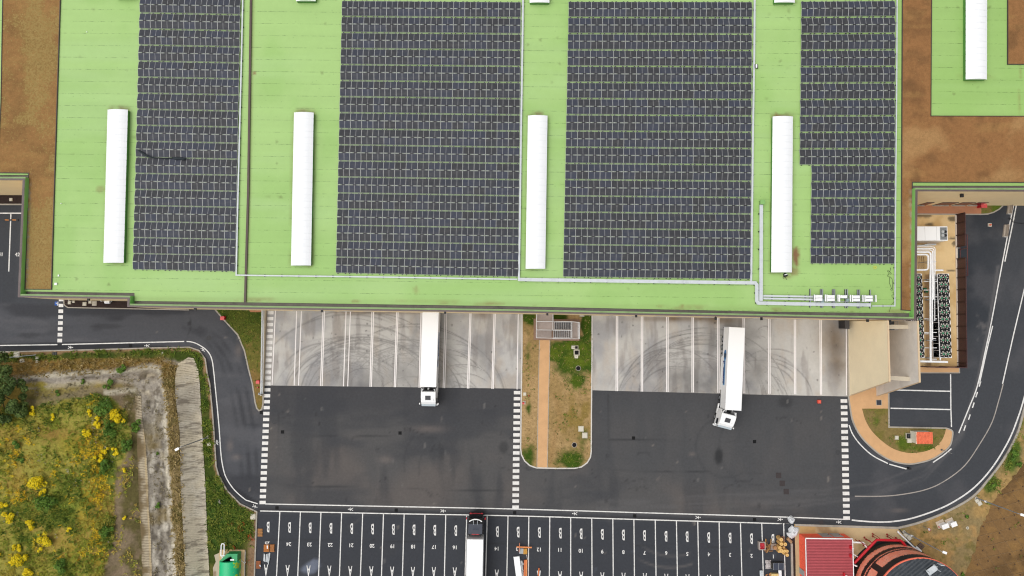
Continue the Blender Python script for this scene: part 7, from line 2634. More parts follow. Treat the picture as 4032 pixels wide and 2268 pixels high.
for i in range(cols + 1):
    x = a.x + Wx * i / cols
    h_ = 0.05 * math.cos(2 * PI * i / 6)
    for j in range(9):
        y = a.y - Wy * j / 8
        z = 2.05 - 0.1 * abs(j - 4) / 4 + h_ + (0.02 if j % 2 else 0)
        vs.append((x, y, z))
for i in range(cols):
    for j in range(8):
        p = i * 9 + j
        fs.append((p, p + 1, p + 10, p + 9))
m.add(vs, fs)
r_ = m.build("roof", M("orange tile", A(238, 122, 84), 0.7, 0.14, 3.0, dirt=A(176, 80, 54), dirt_amt=0.4), hut)
sd = r_.modifiers.new("thickness", "SOLIDIFY")
sd.thickness = 0.05
m = MB()
m.box((a.x - 0.02, c.y, 1.95), (0.12, Wy + 0.04, 0.16))
m.build("verge_board", M("cream edge", A(238, 214, 190), 0.7, 0.04), hut)
p = P(*HX(170, 330), 0.3)
t = thing("open_pit", "open black pit with valves inside at the end of the tiled hut", "pit", (p.x, p.y, 0.15))
m = MB()
sq = lambda s: [(p.x + a * s, p.y + b_ * s) for a, b_ in ((-1, -1), (1, -1), (1, 1), (-1, 1))]
m.ring(sq(0.47), sq(0.4), 0.1, 0.35)
m.build("rim", m_conc2, t)
m = MB()
m.box((p.x, p.y, 0.19), (0.8, 0.8, 0.04))
m.build("void", m_black, t)
m = MB()
m.tube([(p.x - 0.15, p.y - 0.2, 0.28), (p.x - 0.05, p.y + 0.1, 0.28), (p.x, p.y + 0.3, 0.28)], 0.05, 6)
m.cyl((p.x + 0.15, p.y + 0.15), 0.2, 0.3, 0.09, 10)
m.build("valve", m_dsteel, t)
block("inspection_chamber", "whitish chamber touching the open black pit by the tiled hut", "manhole", *HX(195, 505), 0.3, 0.75, 0.65, 0.2, m_conc2, zb=0.15, lid=m_lid)
block("inspection_chamber", "lone square lid in the grass west of the tiled hut", "manhole", *q(3, 2, 972, 405), 0.25, 0.6, 0.62, 0.12, m_conc2, zb=0.15, lid=m_lid)
p = P(*q(3, 2, 1064, 637), 0.3)
m = MB()
m.cyl((p.x, p.y), 0, 0.55, 0.2, 12, 0.14)
m.box((p.x, p.y, 0.6), (0.4, 0.25, 0.14), 0.2)
tag(m.build("road_bollard", m_black), "short black bollard ending the white line round the sandy footway", "bollard")

# ================================================================== red pump house
ZH = 2.75
a, b_ = P(3172.5, 2120.5, ZH), P(3354, 2123, ZH)
rh = thing("pump_house", "low red building with a ribbed dull red roof and white gutters", "building", ((a.x + b_.x) / 2, a.y - 5, 0))
y_s = P(3200, 2420, ZH).y
m_rw = M("red wall", (0.92, 0.13, 0.07), 0.7, 0.2, 4.0, dirt=(0.35, 0.03, 0.02), dirt_amt=0.6)
m = MB()
m.box(((a.x + b_.x) / 2, (a.y + y_s) / 2, ZH / 2 - 0.1), (b_.x - a.x, a.y - y_s, ZH))
m.build("wall", m_rw, rh)
m = MB()
nr_ = int((a.y - y_s) / 0.235)
for i in range(nr_):
    yy = a.y - 0.15 - i * 0.235
    m.box(((a.x + b_.x) / 2, yy, ZH + 0.16), (b_.x - a.x - 0.05, 0.16, 0.05), m=1)
m.box(((a.x + b_.x) / 2, (a.y + y_s) / 2, ZH + 0.08), (b_.x - a.x, a.y - y_s, 0.12))
m.build("roof", [M("roof red dark", A(134, 48, 56), 0.5, 0.12, 2.0), M("roof red", A(186, 82, 88), 0.5, 0.12, 1.0)], rh)
m = MB()
m.bar((a.x - 0.05, a.y + 0.06, ZH + 0.08), (b_.x + 0.1, b_.y + 0.06, ZH + 0.08), 0.14, 0.16)
m.build("gutter", m_white, rh)
m = MB()
m.bar((b_.x + 0.06, b_.y + 0.1, ZH + 0.08), (b_.x + 0.06, y_s, ZH + 0.08), 0.14, 0.16)
m.build("gutter", m_white, rh)
m = MB()
m.bar((a.x - 0.06, a.y, ZH + 0.08), (a.x - 0.06, y_s, ZH + 0.08), 0.1, 0.14)
m.build("gutter", m_white, rh)
for x0, x1 in ((3231, 3270), (3276, 3313)):
    p, r_ = P(x0, 2106, 1.2), P(x1, 2106, 1.2)
    m = MB()
    m.box(((p.x + r_.x) / 2, a.y + 0.03, 1.0), (r_.x - p.x, 0.08, 2.0))
    d_ = m.build("door", M("door grey blue", A(170, 172, 174), 0.5, 0.06), rh)
    m = MB()
    m.box(((p.x + r_.x) / 2 + 0.5, a.y + 0.1, 1.0), (0.06, 0.08, 0.2))
    m.build("handle", m_iron, d_)
for u, v in ((3349.5, 2155), (3349.5, 2188), (3323, 2262)):
    p = P(u, v, ZH + 0.4)
    m = MB()
    m.box((p.x, p.y, ZH + 0.35), (0.22, 0.5, 0.5))
    v_ = m.build("roof_vent", m_red, rh)
    m = MB()
    m.bar((p.x, p.y - 0.2, ZH + 0.32), (p.x + 0.55, p.y - 0.2, ZH + 0.32), 0.06, 0.06)
    m.build("overflow", m_white, v_)
m = MB()
m.box((a.x - 0.05, P(3150, 2252, 1.0).y, 1.0), (0.08, 0.9, 2.0))
m.build("door", MATS["door grey blue"], rh)
# strip west of it: kerb, dark bed, tan footing
m = MB()
m.prism(xy([(3113, 2140), (3121, 2140), (3127, 2420), (3119, 2420)], 0.1), 0, 0.16)
struct(m.build("kerb", m_kerb))
m = MB()
m.prism(xy([(3121, 2120), (3131, 2120), (3135, 2420), (3127, 2420)], 0.05), 0, 0.06)
struct(m.build("planting_bed", m_soil))
m = MB()
m.prism(xy([(3131, 2075), (3150, 2075), (3154, 2420), (3135, 2420)], 0.1), 0, 0.12)
struct(m.build("footing", M("footing concrete", A(190, 170, 130), 0.85, 0.1, 1.0)))
def tan_col(u, v, x, y):
    n = fbm(x, y, 2, 401)
    c = np.tile(An(206, 180, 138), (u.size, 1))
    c = mixc(c, An(196, 160, 104), soft(u, v, [(3120, 2060), (3212, 2066), (3212, 2100), (3120, 2100)], 3) * 0.8)
    c = mixc(c, An(160, 126, 92), soft(u, v, [(3214, 2066), (3325, 2070), (3325, 2106), (3214, 2106)], 3) * sm(n, 0.38, 0.6) * 0.8)
    c = mixc(c, An(168, 146, 98), sm(fbm(x, y, 1.0, 403), 0.5, 0.7) * soft(u, v, [(3360, 2130), (3400, 2110), (3420, 2150), (3370, 2200)], 10) * 0.7)
    return c
struct(field("pump_yard", [(3128, 2064), (3300, 2071), (3530, 2076), (3632, 2192), (3700, 2300), (3700, 2420), (3140, 2420)], 0.25, M_field("sandy concrete", 0.85, 1.4, 0.09, 0.15, 0.01), tan_col, z0=0.11))

# ================================================================== fire water tank
tc_ = P(3512, 2302, 0)
TR, THT = 6.85, 8.1
tk = thing("water_tank", "big round black tank banded with ragged orange, dark ribbed roof with an orange rim", "tank", (tc_.x, tc_.y, 0.1))
m_tank, tn, tl_, tb = _new("tank bands")
co = coords(tn, False)
sp = tn.new("ShaderNodeSeparateXYZ")
tl_.new(co, sp.inputs[0])
nz = noise(tn, tl_, co, 1.1, 6, 0.7)
nz2 = noise(tn, tl_, co, 5.0, 4, 0.7)
zz = mth(tn, tl_, "ADD", sp.outputs[2], mth(tn, tl_, "MULTIPLY", mth(tn, tl_, "SUBTRACT", nz2, 0.5), 1.1))
def band(lo, hi):
    return mth(tn, tl_, "MULTIPLY", mth(tn, tl_, "GREATER_THAN", zz, lo), mth(tn, tl_, "LESS_THAN", zz, hi))
an = mth(tn, tl_, "ARCTAN2", sp.outputs[1], sp.outputs[0])
gap = mth(tn, tl_, "GREATER_THAN", mth(tn, tl_, "ABSOLUTE", mth(tn, tl_, "SUBTRACT", an, 2.42)), 0.07)
low, high = band(1.65, 2.85), mth(tn, tl_, "MULTIPLY", band(4.4, 6.4), gap)
thin_ = mth(tn, tl_, "MULTIPLY", band(3.75, 3.95), 1.0)
mask = mth(tn, tl_, "MAXIMUM", mth(tn, tl_, "MAXIMUM", low, high), thin_)
hole = mth(tn, tl_, "LESS_THAN", noise(tn, tl_, co, 6.0, 4, 0.7), 0.64)
mask = mth(tn, tl_, "MULTIPLY", mask, hole)
oc = mixrgb(tn, tl_, mrange(tn, tl_, nz, 0.35, 0.65, 0, 1), (0.95, 0.26, 0.15), (0.95, 0.42, 0.3))
cc = mixrgb(tn, tl_, mask, (0.012, 0.012, 0.013), oc)
tl_.new(cc, tb.inputs["Base Color"])
tb.inputs["Roughness"].default_value = 0.5
m = MB()
k = 96
vs, fs = [], []
zs = [0, 0.5, 2, 4, 6, THT]
for z in zs:
    vs += [(TR * math.cos(2 * PI * i / k), TR * math.sin(2 * PI * i / k), z) for i in range(k)]
for j in range(len(zs) - 1):
    for i in range(k):
        fs.append((j * k + i, j * k + (i + 1) % k, (j + 1) * k + (i + 1) % k, (j + 1) * k + i))
m.add(vs, fs)
m.build("shell", m_tank, tk, smooth=True, local=True)
m = MB()
seg = 2 * TR / 56
dirv = math.radians(38)
vs, fs = [], []
rows = []
for i in range(113):
    s = -TR + 0.1 + (2 * TR - 0.2) * i / 112
    hw = math.sqrt(max(0, (TR - 0.05) ** 2 - s * s))
    z = THT + 0.04 + (0.05 if (i // 2) % 2 else 0) + 0.25 * (1 - (s / TR) ** 2)
    for e in (-1, 1):
        x, y = e * hw, s
        vs.append((x * math.cos(dirv) - y * math.sin(dirv), x * math.sin(dirv) + y * math.cos(dirv), z))
for i in range(112):
    fs.append((2 * i, 2 * i + 1, 2 * i + 3, 2 * i + 2))
m.add(vs, fs)
m.build("roof", M("ribbed dark metal", A(52, 58, 64), 0.4, 0.25, 2.5, dirt=A(120, 124, 128), dirt_amt=0.25), tk, local=True)
m = MB()
ci = [(TR * 0.985 * math.cos(2 * PI * i / k), TR * 0.985 * math.sin(2 * PI * i / k)) for i in range(k)]
ce = [(TR * 1.012 * math.cos(2 * PI * i / k), TR * 1.012 * math.sin(2 * PI * i / k)) for i in range(k)]
m.ring(ce, ci, THT - 0.05, THT + 0.16)
m.build("rim", M("rim orange", A(246, 120, 92), 0.5, 0.06), tk, local=True)
m = MB()
cb_o = [(TR * 1.05 * math.cos(2 * PI * i / k), TR * 1.05 * math.sin(2 * PI * i / k)) for i in range(k)]
cb_i = [(TR * 1.0 * math.cos(2 * PI * i / k), TR * 1.0 * math.sin(2 * PI * i / k)) for i in range(k)]
m.ring(cb_o, cb_i, 0.0, 0.14)
m.build("base_ring", m_black, tk, local=True)
m = MB()
for i in range(90):
    a = 2 * PI * i / 90
    m.box((TR * 1.035 * math.cos(a), TR * 1.035 * math.sin(a), 0.2), (0.14, 0.1, 0.14), a)
m.build("anchor_bolts", m_iron, tk, local=True)
p = P(3672, 2246, THT + 0.8)
m = MB()
m.box((p.x - tc_.x, p.y - tc_.y, THT + 0.55), (1.6, 0.9, 0.08), 0.6)
for ax, ay in ((-0.7, -0.4), (0.7, -0.4), (0.7, 0.4), (-0.7, 0.4)):
    x, y = ax * math.cos(.6) - ay * math.sin(.6), ax * math.sin(.6) + ay * math.cos(.6)
    m.bar((p.x - tc_.x + x, p.y - tc_.y + y, THT), (p.x - tc_.x + x, p.y - tc_.y + y, THT + 1.4), 0.07, 0.07)
m.bar((p.x - tc_.x + 1.2, p.y - tc_.y + 0.9, 0.2), (p.x - tc_.x + 1.2, p.y - tc_.y + 0.9, THT + 1.3), 0.5, 0.1)
m.build("roof_platform", m_wtray, tk, local=True)

# red ring main
RP = lambda x, y: (3180 + x / 5.152, 2050 + y / 5.152)
zr = 2.2
rg = thing("ring_main", "bright red pipe on red legs bent round the black and orange tank", "pipe", (P(3500, 2128, 0).x, P(3500, 2128, 0).y, 0.1))
m = MB()
rpts = [RP(945, 862), RP(1360, 430), RP(1400, 390), RP(1880, 398), RP(1935, 440), RP(2005, 540)]
m.tube([P(u, v, zr) for u, v in rpts], 0.2, 12)
m.build("pipe", m_red, rg, smooth=True)
m = MB()
m.tube([P(u, v, zr) for u, v in (RP(2000, 530), RP(2120, 605), RP(2310, 720))], 0.17, 12)
m.build("pipe", M("faded red", A(176, 70, 84), 0.5, 0.1), rg, smooth=True)
for bx_, by_, ex_, ey_ in ((1160, 348, 1305, 450), (1330, 275, 1475, 375), (1330, 322, 1405, 375), (1622, 285, 1770, 380), (1628, 328, 1705, 378), (1800, 355, 1855, 400), (1195, 385, 1215, 395), (1830, 425, 1920, 470), (1055, 418, 1060, 425), (1145, 505, 1180, 490)):
    p = P(*RP(bx_, by_), 0.3)
    e = P(*RP(ex_, ey_), zr)
    m = MB()
    m.tube([(p.x, p.y, 0.1), (p.x, p.y, zr - 0.05), (e.x, e.y, zr)] if (e - p).length > 1.0 else [(p.x, p.y, 0.1), (p.x, p.y, 0.7)], 0.055, 8)
    m.box((p.x, p.y, 0.16), (0.24, 0.24, 0.1), 0.7)
    m.build("leg", m_dred, rg)
wp = thing("white_branch_pipe", "white pipe leaving the red building and bending toward the red ring pipe", "pipe", (P(3380, 2140, 0).x, P(3380, 2140, 0).y, 0.1))
m = MB()
m.tube([P(*RP(918, 440), 1.6), P(*RP(1125, 445), 1.6), P(*RP(1150, 470), 1.6), P(*RP(1210, 555), 1.6)], 0.14, 10)
m.build("pipe", m_white, wp, smooth=True)
m = MB()
for x, y in ((1055, 440), (1160, 490)):
    p = P(*RP(x, y), 1.5)
    m.bar((p.x, p.y, 0.1), (p.x, p.y, 1.5), 0.1, 0.1)
m.build("support", m_dred, wp)
for (x0, y0, x1, y1), lb in (((925, 680, 1020, 735), "thin white pipe between the red building's roof vents and the ring pipe"), ((925, 890, 1000, 925), "stubby white elbow pipe at the red building, lowest of three")):
    m = MB()
    m.tube([P(*RP(x0, y0), 1.6), P(*RP((x0 + x1) / 2, (y0 + y1) / 2 + 4), 1.6), P(*RP(x1, y1), 1.6)], 0.13 if y0 > 800 else 0.09, 10)
    tag(m.build("elbow_pipe", m_white, smooth=True), lb, "pipe")
m = MB()
m.tube([P(*RP(1840, 212), 0.35), P(*RP(1828, 228), 0.35), P(*RP(2050, 440), 0.35), P(*RP(2285, 665), 0.35), P(*RP(2310, 640), 0.35)], 0.14, 10)
tag(m.build("drain_pipe", m_white, smooth=True), "straight white pipe lying along the edge of the sandy yard by the tank", "pipe")
m = MB()
m.tube([P(*RP(2200, 530), 0.3), P(*RP(2300, 625), 0.3)], 0.17, 10)
tag(m.build("pipe_offcut", m_white, smooth=True), "short loose length of white pipe beside the brown lid", "pipe")
m = MB()
m.tube([P(*RP(2330, 720), 0.8), P(*RP(2365, 780), 0.8), P(*RP(2500, 800), 0.8), P(*RP(2515, 850), 0.8)], 0.1, 8)
tag(m.build("vent_pipe", m_wtray, smooth=True), "grey white pipe joining the faded end of the red ring", "pipe")
p = P(*RP(2300, 515), 0.2)
t = thing("brown_lid", "brown square hatch set askew on the dry verge by the tank", "hatch", (p.x, p.y, 0.1))
m = MB()
m.box((p.x, p.y, 0.2), (0.9, 0.75, 0.16), -0.75)
m.build("plate", M("rust brown", A(104, 84, 70), 0.8, 0.15), t)
m = MB()
m.box((p.x, p.y, 0.3), (0.16, 0.05, 0.05), -0.4)
m.build("handle", m_iron, t)
for x, y, s_, lb in ((2060, 350, .62, "grey slab beneath the lamp next to the tank"), (1990, 285, .55, "grey slab at the foot of the lamp next to the tank")):
    block("inspection_chamber", lb, "manhole", *RP(x, y), 0.2, s_, s_ * 1.2, 0.1, m_conc, rz=0.7, lid=m_lid)
for x, y, s_, lb in ((1578, 880, .6, "pale slab right at the foot of the lamp on the bend"), (1598, 900, .68, "second pale slab a step below the lamp on the bend")):
    block("inspection_chamber", lb, "manhole", *q(3, 2, x, y), 0.2, s_, s_ * 1.1, 0.1, m_conc2, rz=0.5, lid=m_lid)
# twin white boxes on slabs
for (x, y), (bx_, by_), lb, rd in (((1335, 1073), (1303, 1057), "larger white box tilted over a slab on the dry verge, red pipe beside it", True), ((1400, 1058), (1372, 1042), "smaller white box next to the larger tilted one on the dry verge", False)):
    p = P(*q(3, 2, x, y), 1.1)
    g_ = P(*q(3, 2, bx_, by_), 0.2)
    t = thing("meter_box", lb, "box", (p.x, p.y, 0.1))
    m = MB()
    m.box((p.x, p.y, 0.65), (1.0 if rd else 0.85, 0.6, 1.1), 0.35)
    m.build("cabinet", m_white, t, bevel=0.03)
    m = MB()
    m.box((p.x, p.y, 1.24), (1.12 if rd else 0.95, 0.72, 0.06), 0.35)
    m.build("lid", m_tw, t)
    m = MB()
    m.box((g_.x, g_.y, 0.15), (1.3, 1.15, 0.14), 0.42)
    m.build("slab", M("pinkish slab", A(206, 188, 166), 0.85, 0.1, 1.0), t)
    if rd:
        m = MB()
        m.tube([P(*q(3, 2, 1285, 1078), 0.3), P(*q(3, 2, 1305, 1082), 0.4)], 0.07, 8)
        m.build("red_pipe", m_red, t)
p = P(*q(3, 2, 1505, 1086), 0.15)
t = thing("round_cover", "small round concrete cover on the dry verge between the white boxes and the netted slope", "manhole", (p.x, p.y, 0.1))
m = MB()
m.cyl((p.x, p.y), 0.1, 0.2, 0.24, 14)
m.build("ring", m_conc2, t)
m = MB()
m.cyl((p.x, p.y), 0.1, 0.24, 0.08, 8)
m.build("knob", m_iron, t)
# round speed sign lying tilted near it
p = P(*q(3, 2, 1217, 1098), 1.8)
t = thing("round_sign", "small red rimmed round sign on a post on the dry verge", "sign", (p.x, p.y, 0.1))
m = MB()
m.cyl((p.x, p.y), 0.1, 1.75, 0.04, 8)
m.build("post", m_steel, t)
m = MB()
k = 20
vs = [(p.x + 0.12 * math.sin(2 * PI * i / k) * 1, p.y + 0.27 * math.cos(2 * PI * i / k), 1.8 + 0.22 * math.sin(2 * PI * i / k)) for i in range(k)]
m.add(vs, [tuple(range(k)), tuple(reversed(range(k)))])
m.build("rim", m_red, t)
m = MB()
vs = [(p.x - 0.012 + 0.09 * math.sin(2 * PI * i / k), p.y + 0.2 * math.cos(2 * PI * i / k), 1.81 + 0.165 * math.sin(2 * PI * i / k)) for i in range(k)]
m.add(vs, [tuple(range(k)), tuple(reversed(range(k)))])
m.build("face", m_white, t)

# ================================================================== goods left on the stalls
def pallet(u, v, lx, ly, label, layers=1, rz=0.0, slats="y", zb=0.0, mat=None):
    p = P(u, v, 0.15 * layers)
    t = thing("wooden_pallet", label, "pallet", (p.x, p.y, zb), rz)
    H_ = 0.14
    for l_ in range(layers):
        m = MB()
        z = l_ * H_
        n = 6
        for i in range(n):
            o_ = -0.5 + (i + 0.5) / n
            if slats == "y":
                m.box((o_ * lx, 0, z + 0.12), (lx / n * 0.62, ly, 0.025))
            else:
                m.box((0, o_ * ly, z + 0.12), (lx, ly / n * 0.62, 0.025))
        m.build("deck", mat or m_timber, t, local=True)
        m = MB()
        for e in (-0.46, 0, 0.46):
            if slats == "y":
                m.box((0, e * ly, z + 0.055), (lx, 0.1, 0.1))
            else:
                m.box((e * lx, 0, z + 0.055), (0.1, ly, 0.1))
        m.build("bearer", mat or m_timber, t, local=True)
    return t

K4 = lambda x, y: (1000 + x / 5.843, 2020 + y / 5.843)
pallet(*K4(138, 452), 0.78, 1.2, "tan pallet with open slats by the kerb, above the others", 1)
pallet(*K4(282, 815), 0.85, 1.08, "western pallet of the pair lying on the stall number, white sheet on it", 2, mat=M("orange pallet wood", A(204, 130, 66), 0.8, 0.2, 2.0, dirt=A(120, 76, 44), dirt_amt=0.5))
pallet(*K4(412, 815), 0.72, 1.14, "eastern pallet of the pair by the stall number, stained grey along one side", 2, mat=M("stained pallet wood", A(186, 124, 72), 0.8, 0.25, 2.5, dirt=A(110, 90, 84), dirt_amt=0.7))
pallet(*K4(97, 1195), 0.68, 1.15, "brown pallet by the kerb, lowest of the four, grey scraps on it", 2, mat=M("brown pallet wood", A(170, 104, 66), 0.8, 0.2, 2.0, dirt=A(90, 56, 44), dirt_amt=0.6))
p = P(*K4(307, 785), 0.32)
m = MB()
m.box((p.x, p.y, 0.31), (0.16, 0.5, 0.03), 0.05)
tag(m.build("white_card", m_white), "white sheet lying on the western pallet of the pair", "sheet")
prof_ = [((235, 935), (225, 1108)), ((252, 940), (250, 1112)), ((285, 945), (275, 1125)), ((300, 950), (290, 1120)), ((330, 930), (312, 1132)), ((352, 915), (330, 1110)), ((368, 920), (345, 1100)), ((358, 1040), (332, 1178))]
for i, (a, b_) in enumerate(prof_):
    pa, pb = P(*K4(*a), 0.12), P(*K4(*b_), 0.12)
    m = MB()
    z = 0.08 + (0.1 if i % 3 == 1 else 0)
    pa.z = pb.z = z
    m.bar(pa, pb, 0.12, 0.09)
    m.bar(pa + Vector((0.0, 0, 0.05)), pb + Vector((0.0, 0, 0.05)), 0.05, 0.04)
    tag(m.build("metal_profile", m_wtray), "pale galvanised metal profile lying in the bundle below the pallet pair", "profile", "bundle of metal profiles on the stall")
p = P(*K4(140, 1215), 0.4)
m = MB()
m.add([(p.x - .2, p.y + .1, .36), (p.x + .05, p.y + .2, .42), (p.x + .15, p.y - .1, .38), (p.x + .02, p.y - .25, .34), (p.x - .05, p.y - .02, .45)], [(0, 1, 4), (1, 2, 4), (2, 3, 4), (3, 0, 4), (3, 2, 1, 0)])
tag(m.build("plastic_scrap", m_wtray), "crumpled grey plastic scrap on the lowest brown pallet", "scrap")

K5 = lambda x, y: (1800 + x / 5.4056, 2000 + y / 5.4056)
m_or = M("orange steel", A(232, 142, 78), 0.5, 0.1)
def beam(a, b_, w, h, z, name, mat, label, cat="beam"):
    pa, pb = P(*a, z), P(*b_, z)
    m = MB()
    m.bar(pa, pb, w, h)
    m.bar(pa + Vector((0, 0, h / 2)), pb + Vector((0, 0, h / 2)), w * 0.4, 0.02)
    return tag(m.build(name, mat), label, cat)
beam(K5(1265, 828), K5(1588, 842), 0.2, 0.14, 0.6, "orange_beam", m_or, "long orange beam lying across the white stall line")
beam(K5(1330, 745), K5(1318, 940), 0.09, 0.09, 0.75, "orange_beam", M("pinkish orange", A(224, 140, 104), 0.5, 0.1), "thin orange bar crossing the long orange beam")
pallet(*K5(1445, 930), 0.62, 0.86, "yellow slatted crate base next to a grey board", 3, slats="x", mat=M("yellow slats", A(226, 170, 76), 0.7, 0.12))
p = P(*K5(1365, 920), 0.45)
t = thing("grey_board", "grey board resting against the yellow slatted crate", "board", (p.x, p.y, 0))
m = MB()
m.box((p.x, p.y, 0.42), (0.66, 0.82, 0.06), -0.05)
m.build("sheet", M("grey sheet", A(172, 176, 178), 0.6, 0.06), t)
m = MB()
m.box((p.x, p.y + 0.05, 0.2), (0.6, 0.7, 0.36), -0.05)
m.build("packing", M("dark packing", A(60, 56, 52), 0.8, 0.2), t)
pa, pb = P(*K5(1265, 1035), 0.3), P(*K5(1345, 1660), 0.3)
d = pb - pa
t = thing("panel_stack", "white sheet stack lying askew inside the stall beside the orange beams", "panels", ((pa + pb) / 2).to_tuple()[:2] + (0,), math.atan2(-d.x, d.y))
for i in range(4):
    m = MB()
    m.box((0.02 * (i % 2), 0, 0.08 + i * 0.09), (1.0 - 0.03 * i, d.length, 0.08))
    m.build("sheet", m_white if i == 3 else m_wtray, t, local=True)
beam(K5(1440, 1105), K5(1428, 1600), 0.26, 0.3, 0.2, "orange_beam", M("rust orange steel", A(214, 116, 60), 0.6, 0.14), "broad rusty orange beam, nearest to the white sheet stack")
beam(K5(1475, 1100), K5(1470, 1600), 0.26, 0.3, 0.22, "orange_beam", m_or, "broad bright orange beam against the white stall line")
beam(K5(1478, 995), K5(1496, 1100), 0.07, 0.07, 0.3, "pale_batten", M("pinkish white", A(222, 208, 200), 0.6, 0.06), "pale batten sticking out above the broad orange beams", "batten")
vs, fs = [], []
m = MB()
rr = random.Random(9)
for i in range(9):
    a, b_ = P(*K5(1350 + rr.uniform(0, 50), 1120 + i * 42), 0.2), P(*K5(1395 + rr.uniform(-15, 20), 1160 + i * 42), 0.2)
    m.bar(a + Vector((0, 0, rr.uniform(-.1, .25))), b_ + Vector((0, 0, rr.uniform(-.1, .25))), rr.uniform(.12, .3), 0.05)
m.bar(P(*K5(1362, 1130), 0.12), P(*K5(1395, 1560), 0.12), 0.42, 0.18)
tag(m.build("crumpled_foil", M("silver film", A(176, 178, 180), 0.35, 0.3, 5.0)), "crumpled silver film lying between the white sheets and the orange beams", "plastic film")
beam(K5(1742, 1278), K5(1712, 1600), 0.2, 0.18, 0.2, "orange_beam", MATS["rust orange steel"], "narrow orange beam lying over the next stall's letter")
beam(K5(1765, 1330), K5(1745, 1600), 0.12, 0.1, 0.12, "pale_batten", m_white, "white batten beside the narrow orange beam on the next stall", "batten")

K6 = lambda x, y: (2960 + x / 5.843, 2020 + y / 5.843)
m_roll = M("straw roll", A(222, 178, 108), 0.85, 0.15, 4.0, dirt=A(176, 132, 72), dirt_amt=0.5)
m_roll2 = M("straw roll end", A(232, 188, 116), 0.85, 0.12, 5.0)
rolls = [((680, 615), .31, 1.5, "topmost straw-coloured roll, leaning on a timber frame"), ((685, 715), .29, 1.5, "roll directly under the topmost one"), ((772, 722), .29, 1.4, "roll to the east of the second from top"),
         ((650, 803), .29, 1.3, "roll at the western side of the cluster, below its middle"), ((736, 800), .22, .8, "small brownish roll in the middle of the cluster"), ((680, 870), .33, 1.4, "thickest roll, toward the lower west of the cluster"),
         ((757, 878), .26, 1.4, "roll between the thickest one and the eastern one in the lower line"), ((816, 880), .25, 1.3, "eastern roll of the lower line"), ((632, 882), .26, .7, "low roll peeping out west of the thickest one"),
         ((735, 918), .25, .6, "low roll squeezed beneath the lower line"), ((818, 970), .27, 1.3, "southernmost roll, standing over the white stall line")]
for (x, y), r_, h_, lb in rolls:
    p = P(*K6(x, y), h_)
    t = thing("straw_roll", lb, "roll", (p.x, p.y, 0), group="straw-coloured rolls standing on the first stall")
    m = MB()
    n_ = 10
    ptz = [(p.x, p.y, 0.0)]
    for i in range(n_ + 1):
        ptz.append((p.x, p.y, 0.01 + h_ * i / n_))
    m.tube(ptz[1:], [r_ * (1.0 if i % 2 else 0.955) for i in range(n_ + 1)], 18)
    m.build("wrap", m_roll, t, smooth=True)
    m = MB()
    m.cyl((p.x, p.y), h_ - 0.02, h_ + 0.012, r_ * 0.9, 18)
    e = m.build("end_face", m_roll2, t)
    m = MB()
    m.cyl((p.x, p.y), h_, h_ + 0.022, r_ * 0.16, 10)
    m.build("core", M("core hole", A(96, 62, 30), 0.9, 0.1), e)
p0, p1 = P(*K6(815, 580), 0.35), P(*K6(912, 672), 0.35)
t = thing("straw_roll", "brownish roll lying on its side below the white bags", "roll", ((p0 + p1) / 2).to_tuple()[:2] + (0,))
m = MB()
m.tube([p0.lerp(p1, i / 6) for i in range(7)], [.25, .26, .25, .26, .25, .26, .25], 16)
m.build("wrap", M("brown roll", A(176, 140, 104), 0.85, 0.15, 4.0), t, smooth=True)
m = MB()
d = (p1 - p0).normalized()
m.tube([p1 - d * 0.02, p1 + d * 0.015], 0.23, 16)
m.build("end_face", m_roll2, t)
# timber frame behind the rolls
p = P(*K6(640, 600), 0.2)
t = thing("broken_pallet", "broken dark pallet sticking out behind the topmost straw roll", "pallet", (p.x, p.y, 0))
for i, (x0, y0, x1, y1) in enumerate(((590, 555, 592, 660), (640, 505, 640, 590), (700, 540, 760, 560), (735, 560, 760, 640), (590, 560, 720, 548))):
    m = MB()
    m.bar(P(*K6(x0, y0), 0.25 + 0.03 * i), P(*K6(x1, y1), 0.25 + 0.03 * i), 0.12, 0.03)
    m.build("board", M("dark timber", A(150, 104, 76), 0.85, 0.2), t)
# red crate, wood heap, box with drum
p = P(*K6(243, 762), 0.7)
t = thing("red_bin", "grey-rimmed crate filled with shiny red film on the stall line", "crate", (p.x, p.y, 0))
m = MB()
rect = lambda sx, sy: [(p.x - sx, p.y - sy), (p.x + sx, p.y - sy), (p.x + sx, p.y + sy), (p.x - sx, p.y + sy)]
m.ring(rect(.5, .62), rect(.38, .5), 0, 0.75)
m.build("crate", M("crate grey", A(178, 164, 156), 0.7, 0.1), t)
m = MB()
n_ = 8
vs = [(p.x - .39 + .78 * i / n_, p.y - .51 + 1.02 * j / n_, 0.55 + rr.uniform(0, .18)) for i in range(n_ + 1) for j in range(n_ + 1)]
m.add(vs, [(i * 9 + j, i * 9 + 9 + j, i * 9 + 10 + j, i * 9 + 1 + j) for i in range(n_) for j in range(n_)])
m.build("contents", M("red film", A(186, 30, 48), 0.18, 0.3, 4.0, spec=0.6), t)
p = P(*K6(372, 765), 0.2)
t = thing("timber_heap", "heap of broken tan boards between the red crate and a cardboard drum", "timber", (p.x, p.y, 0))
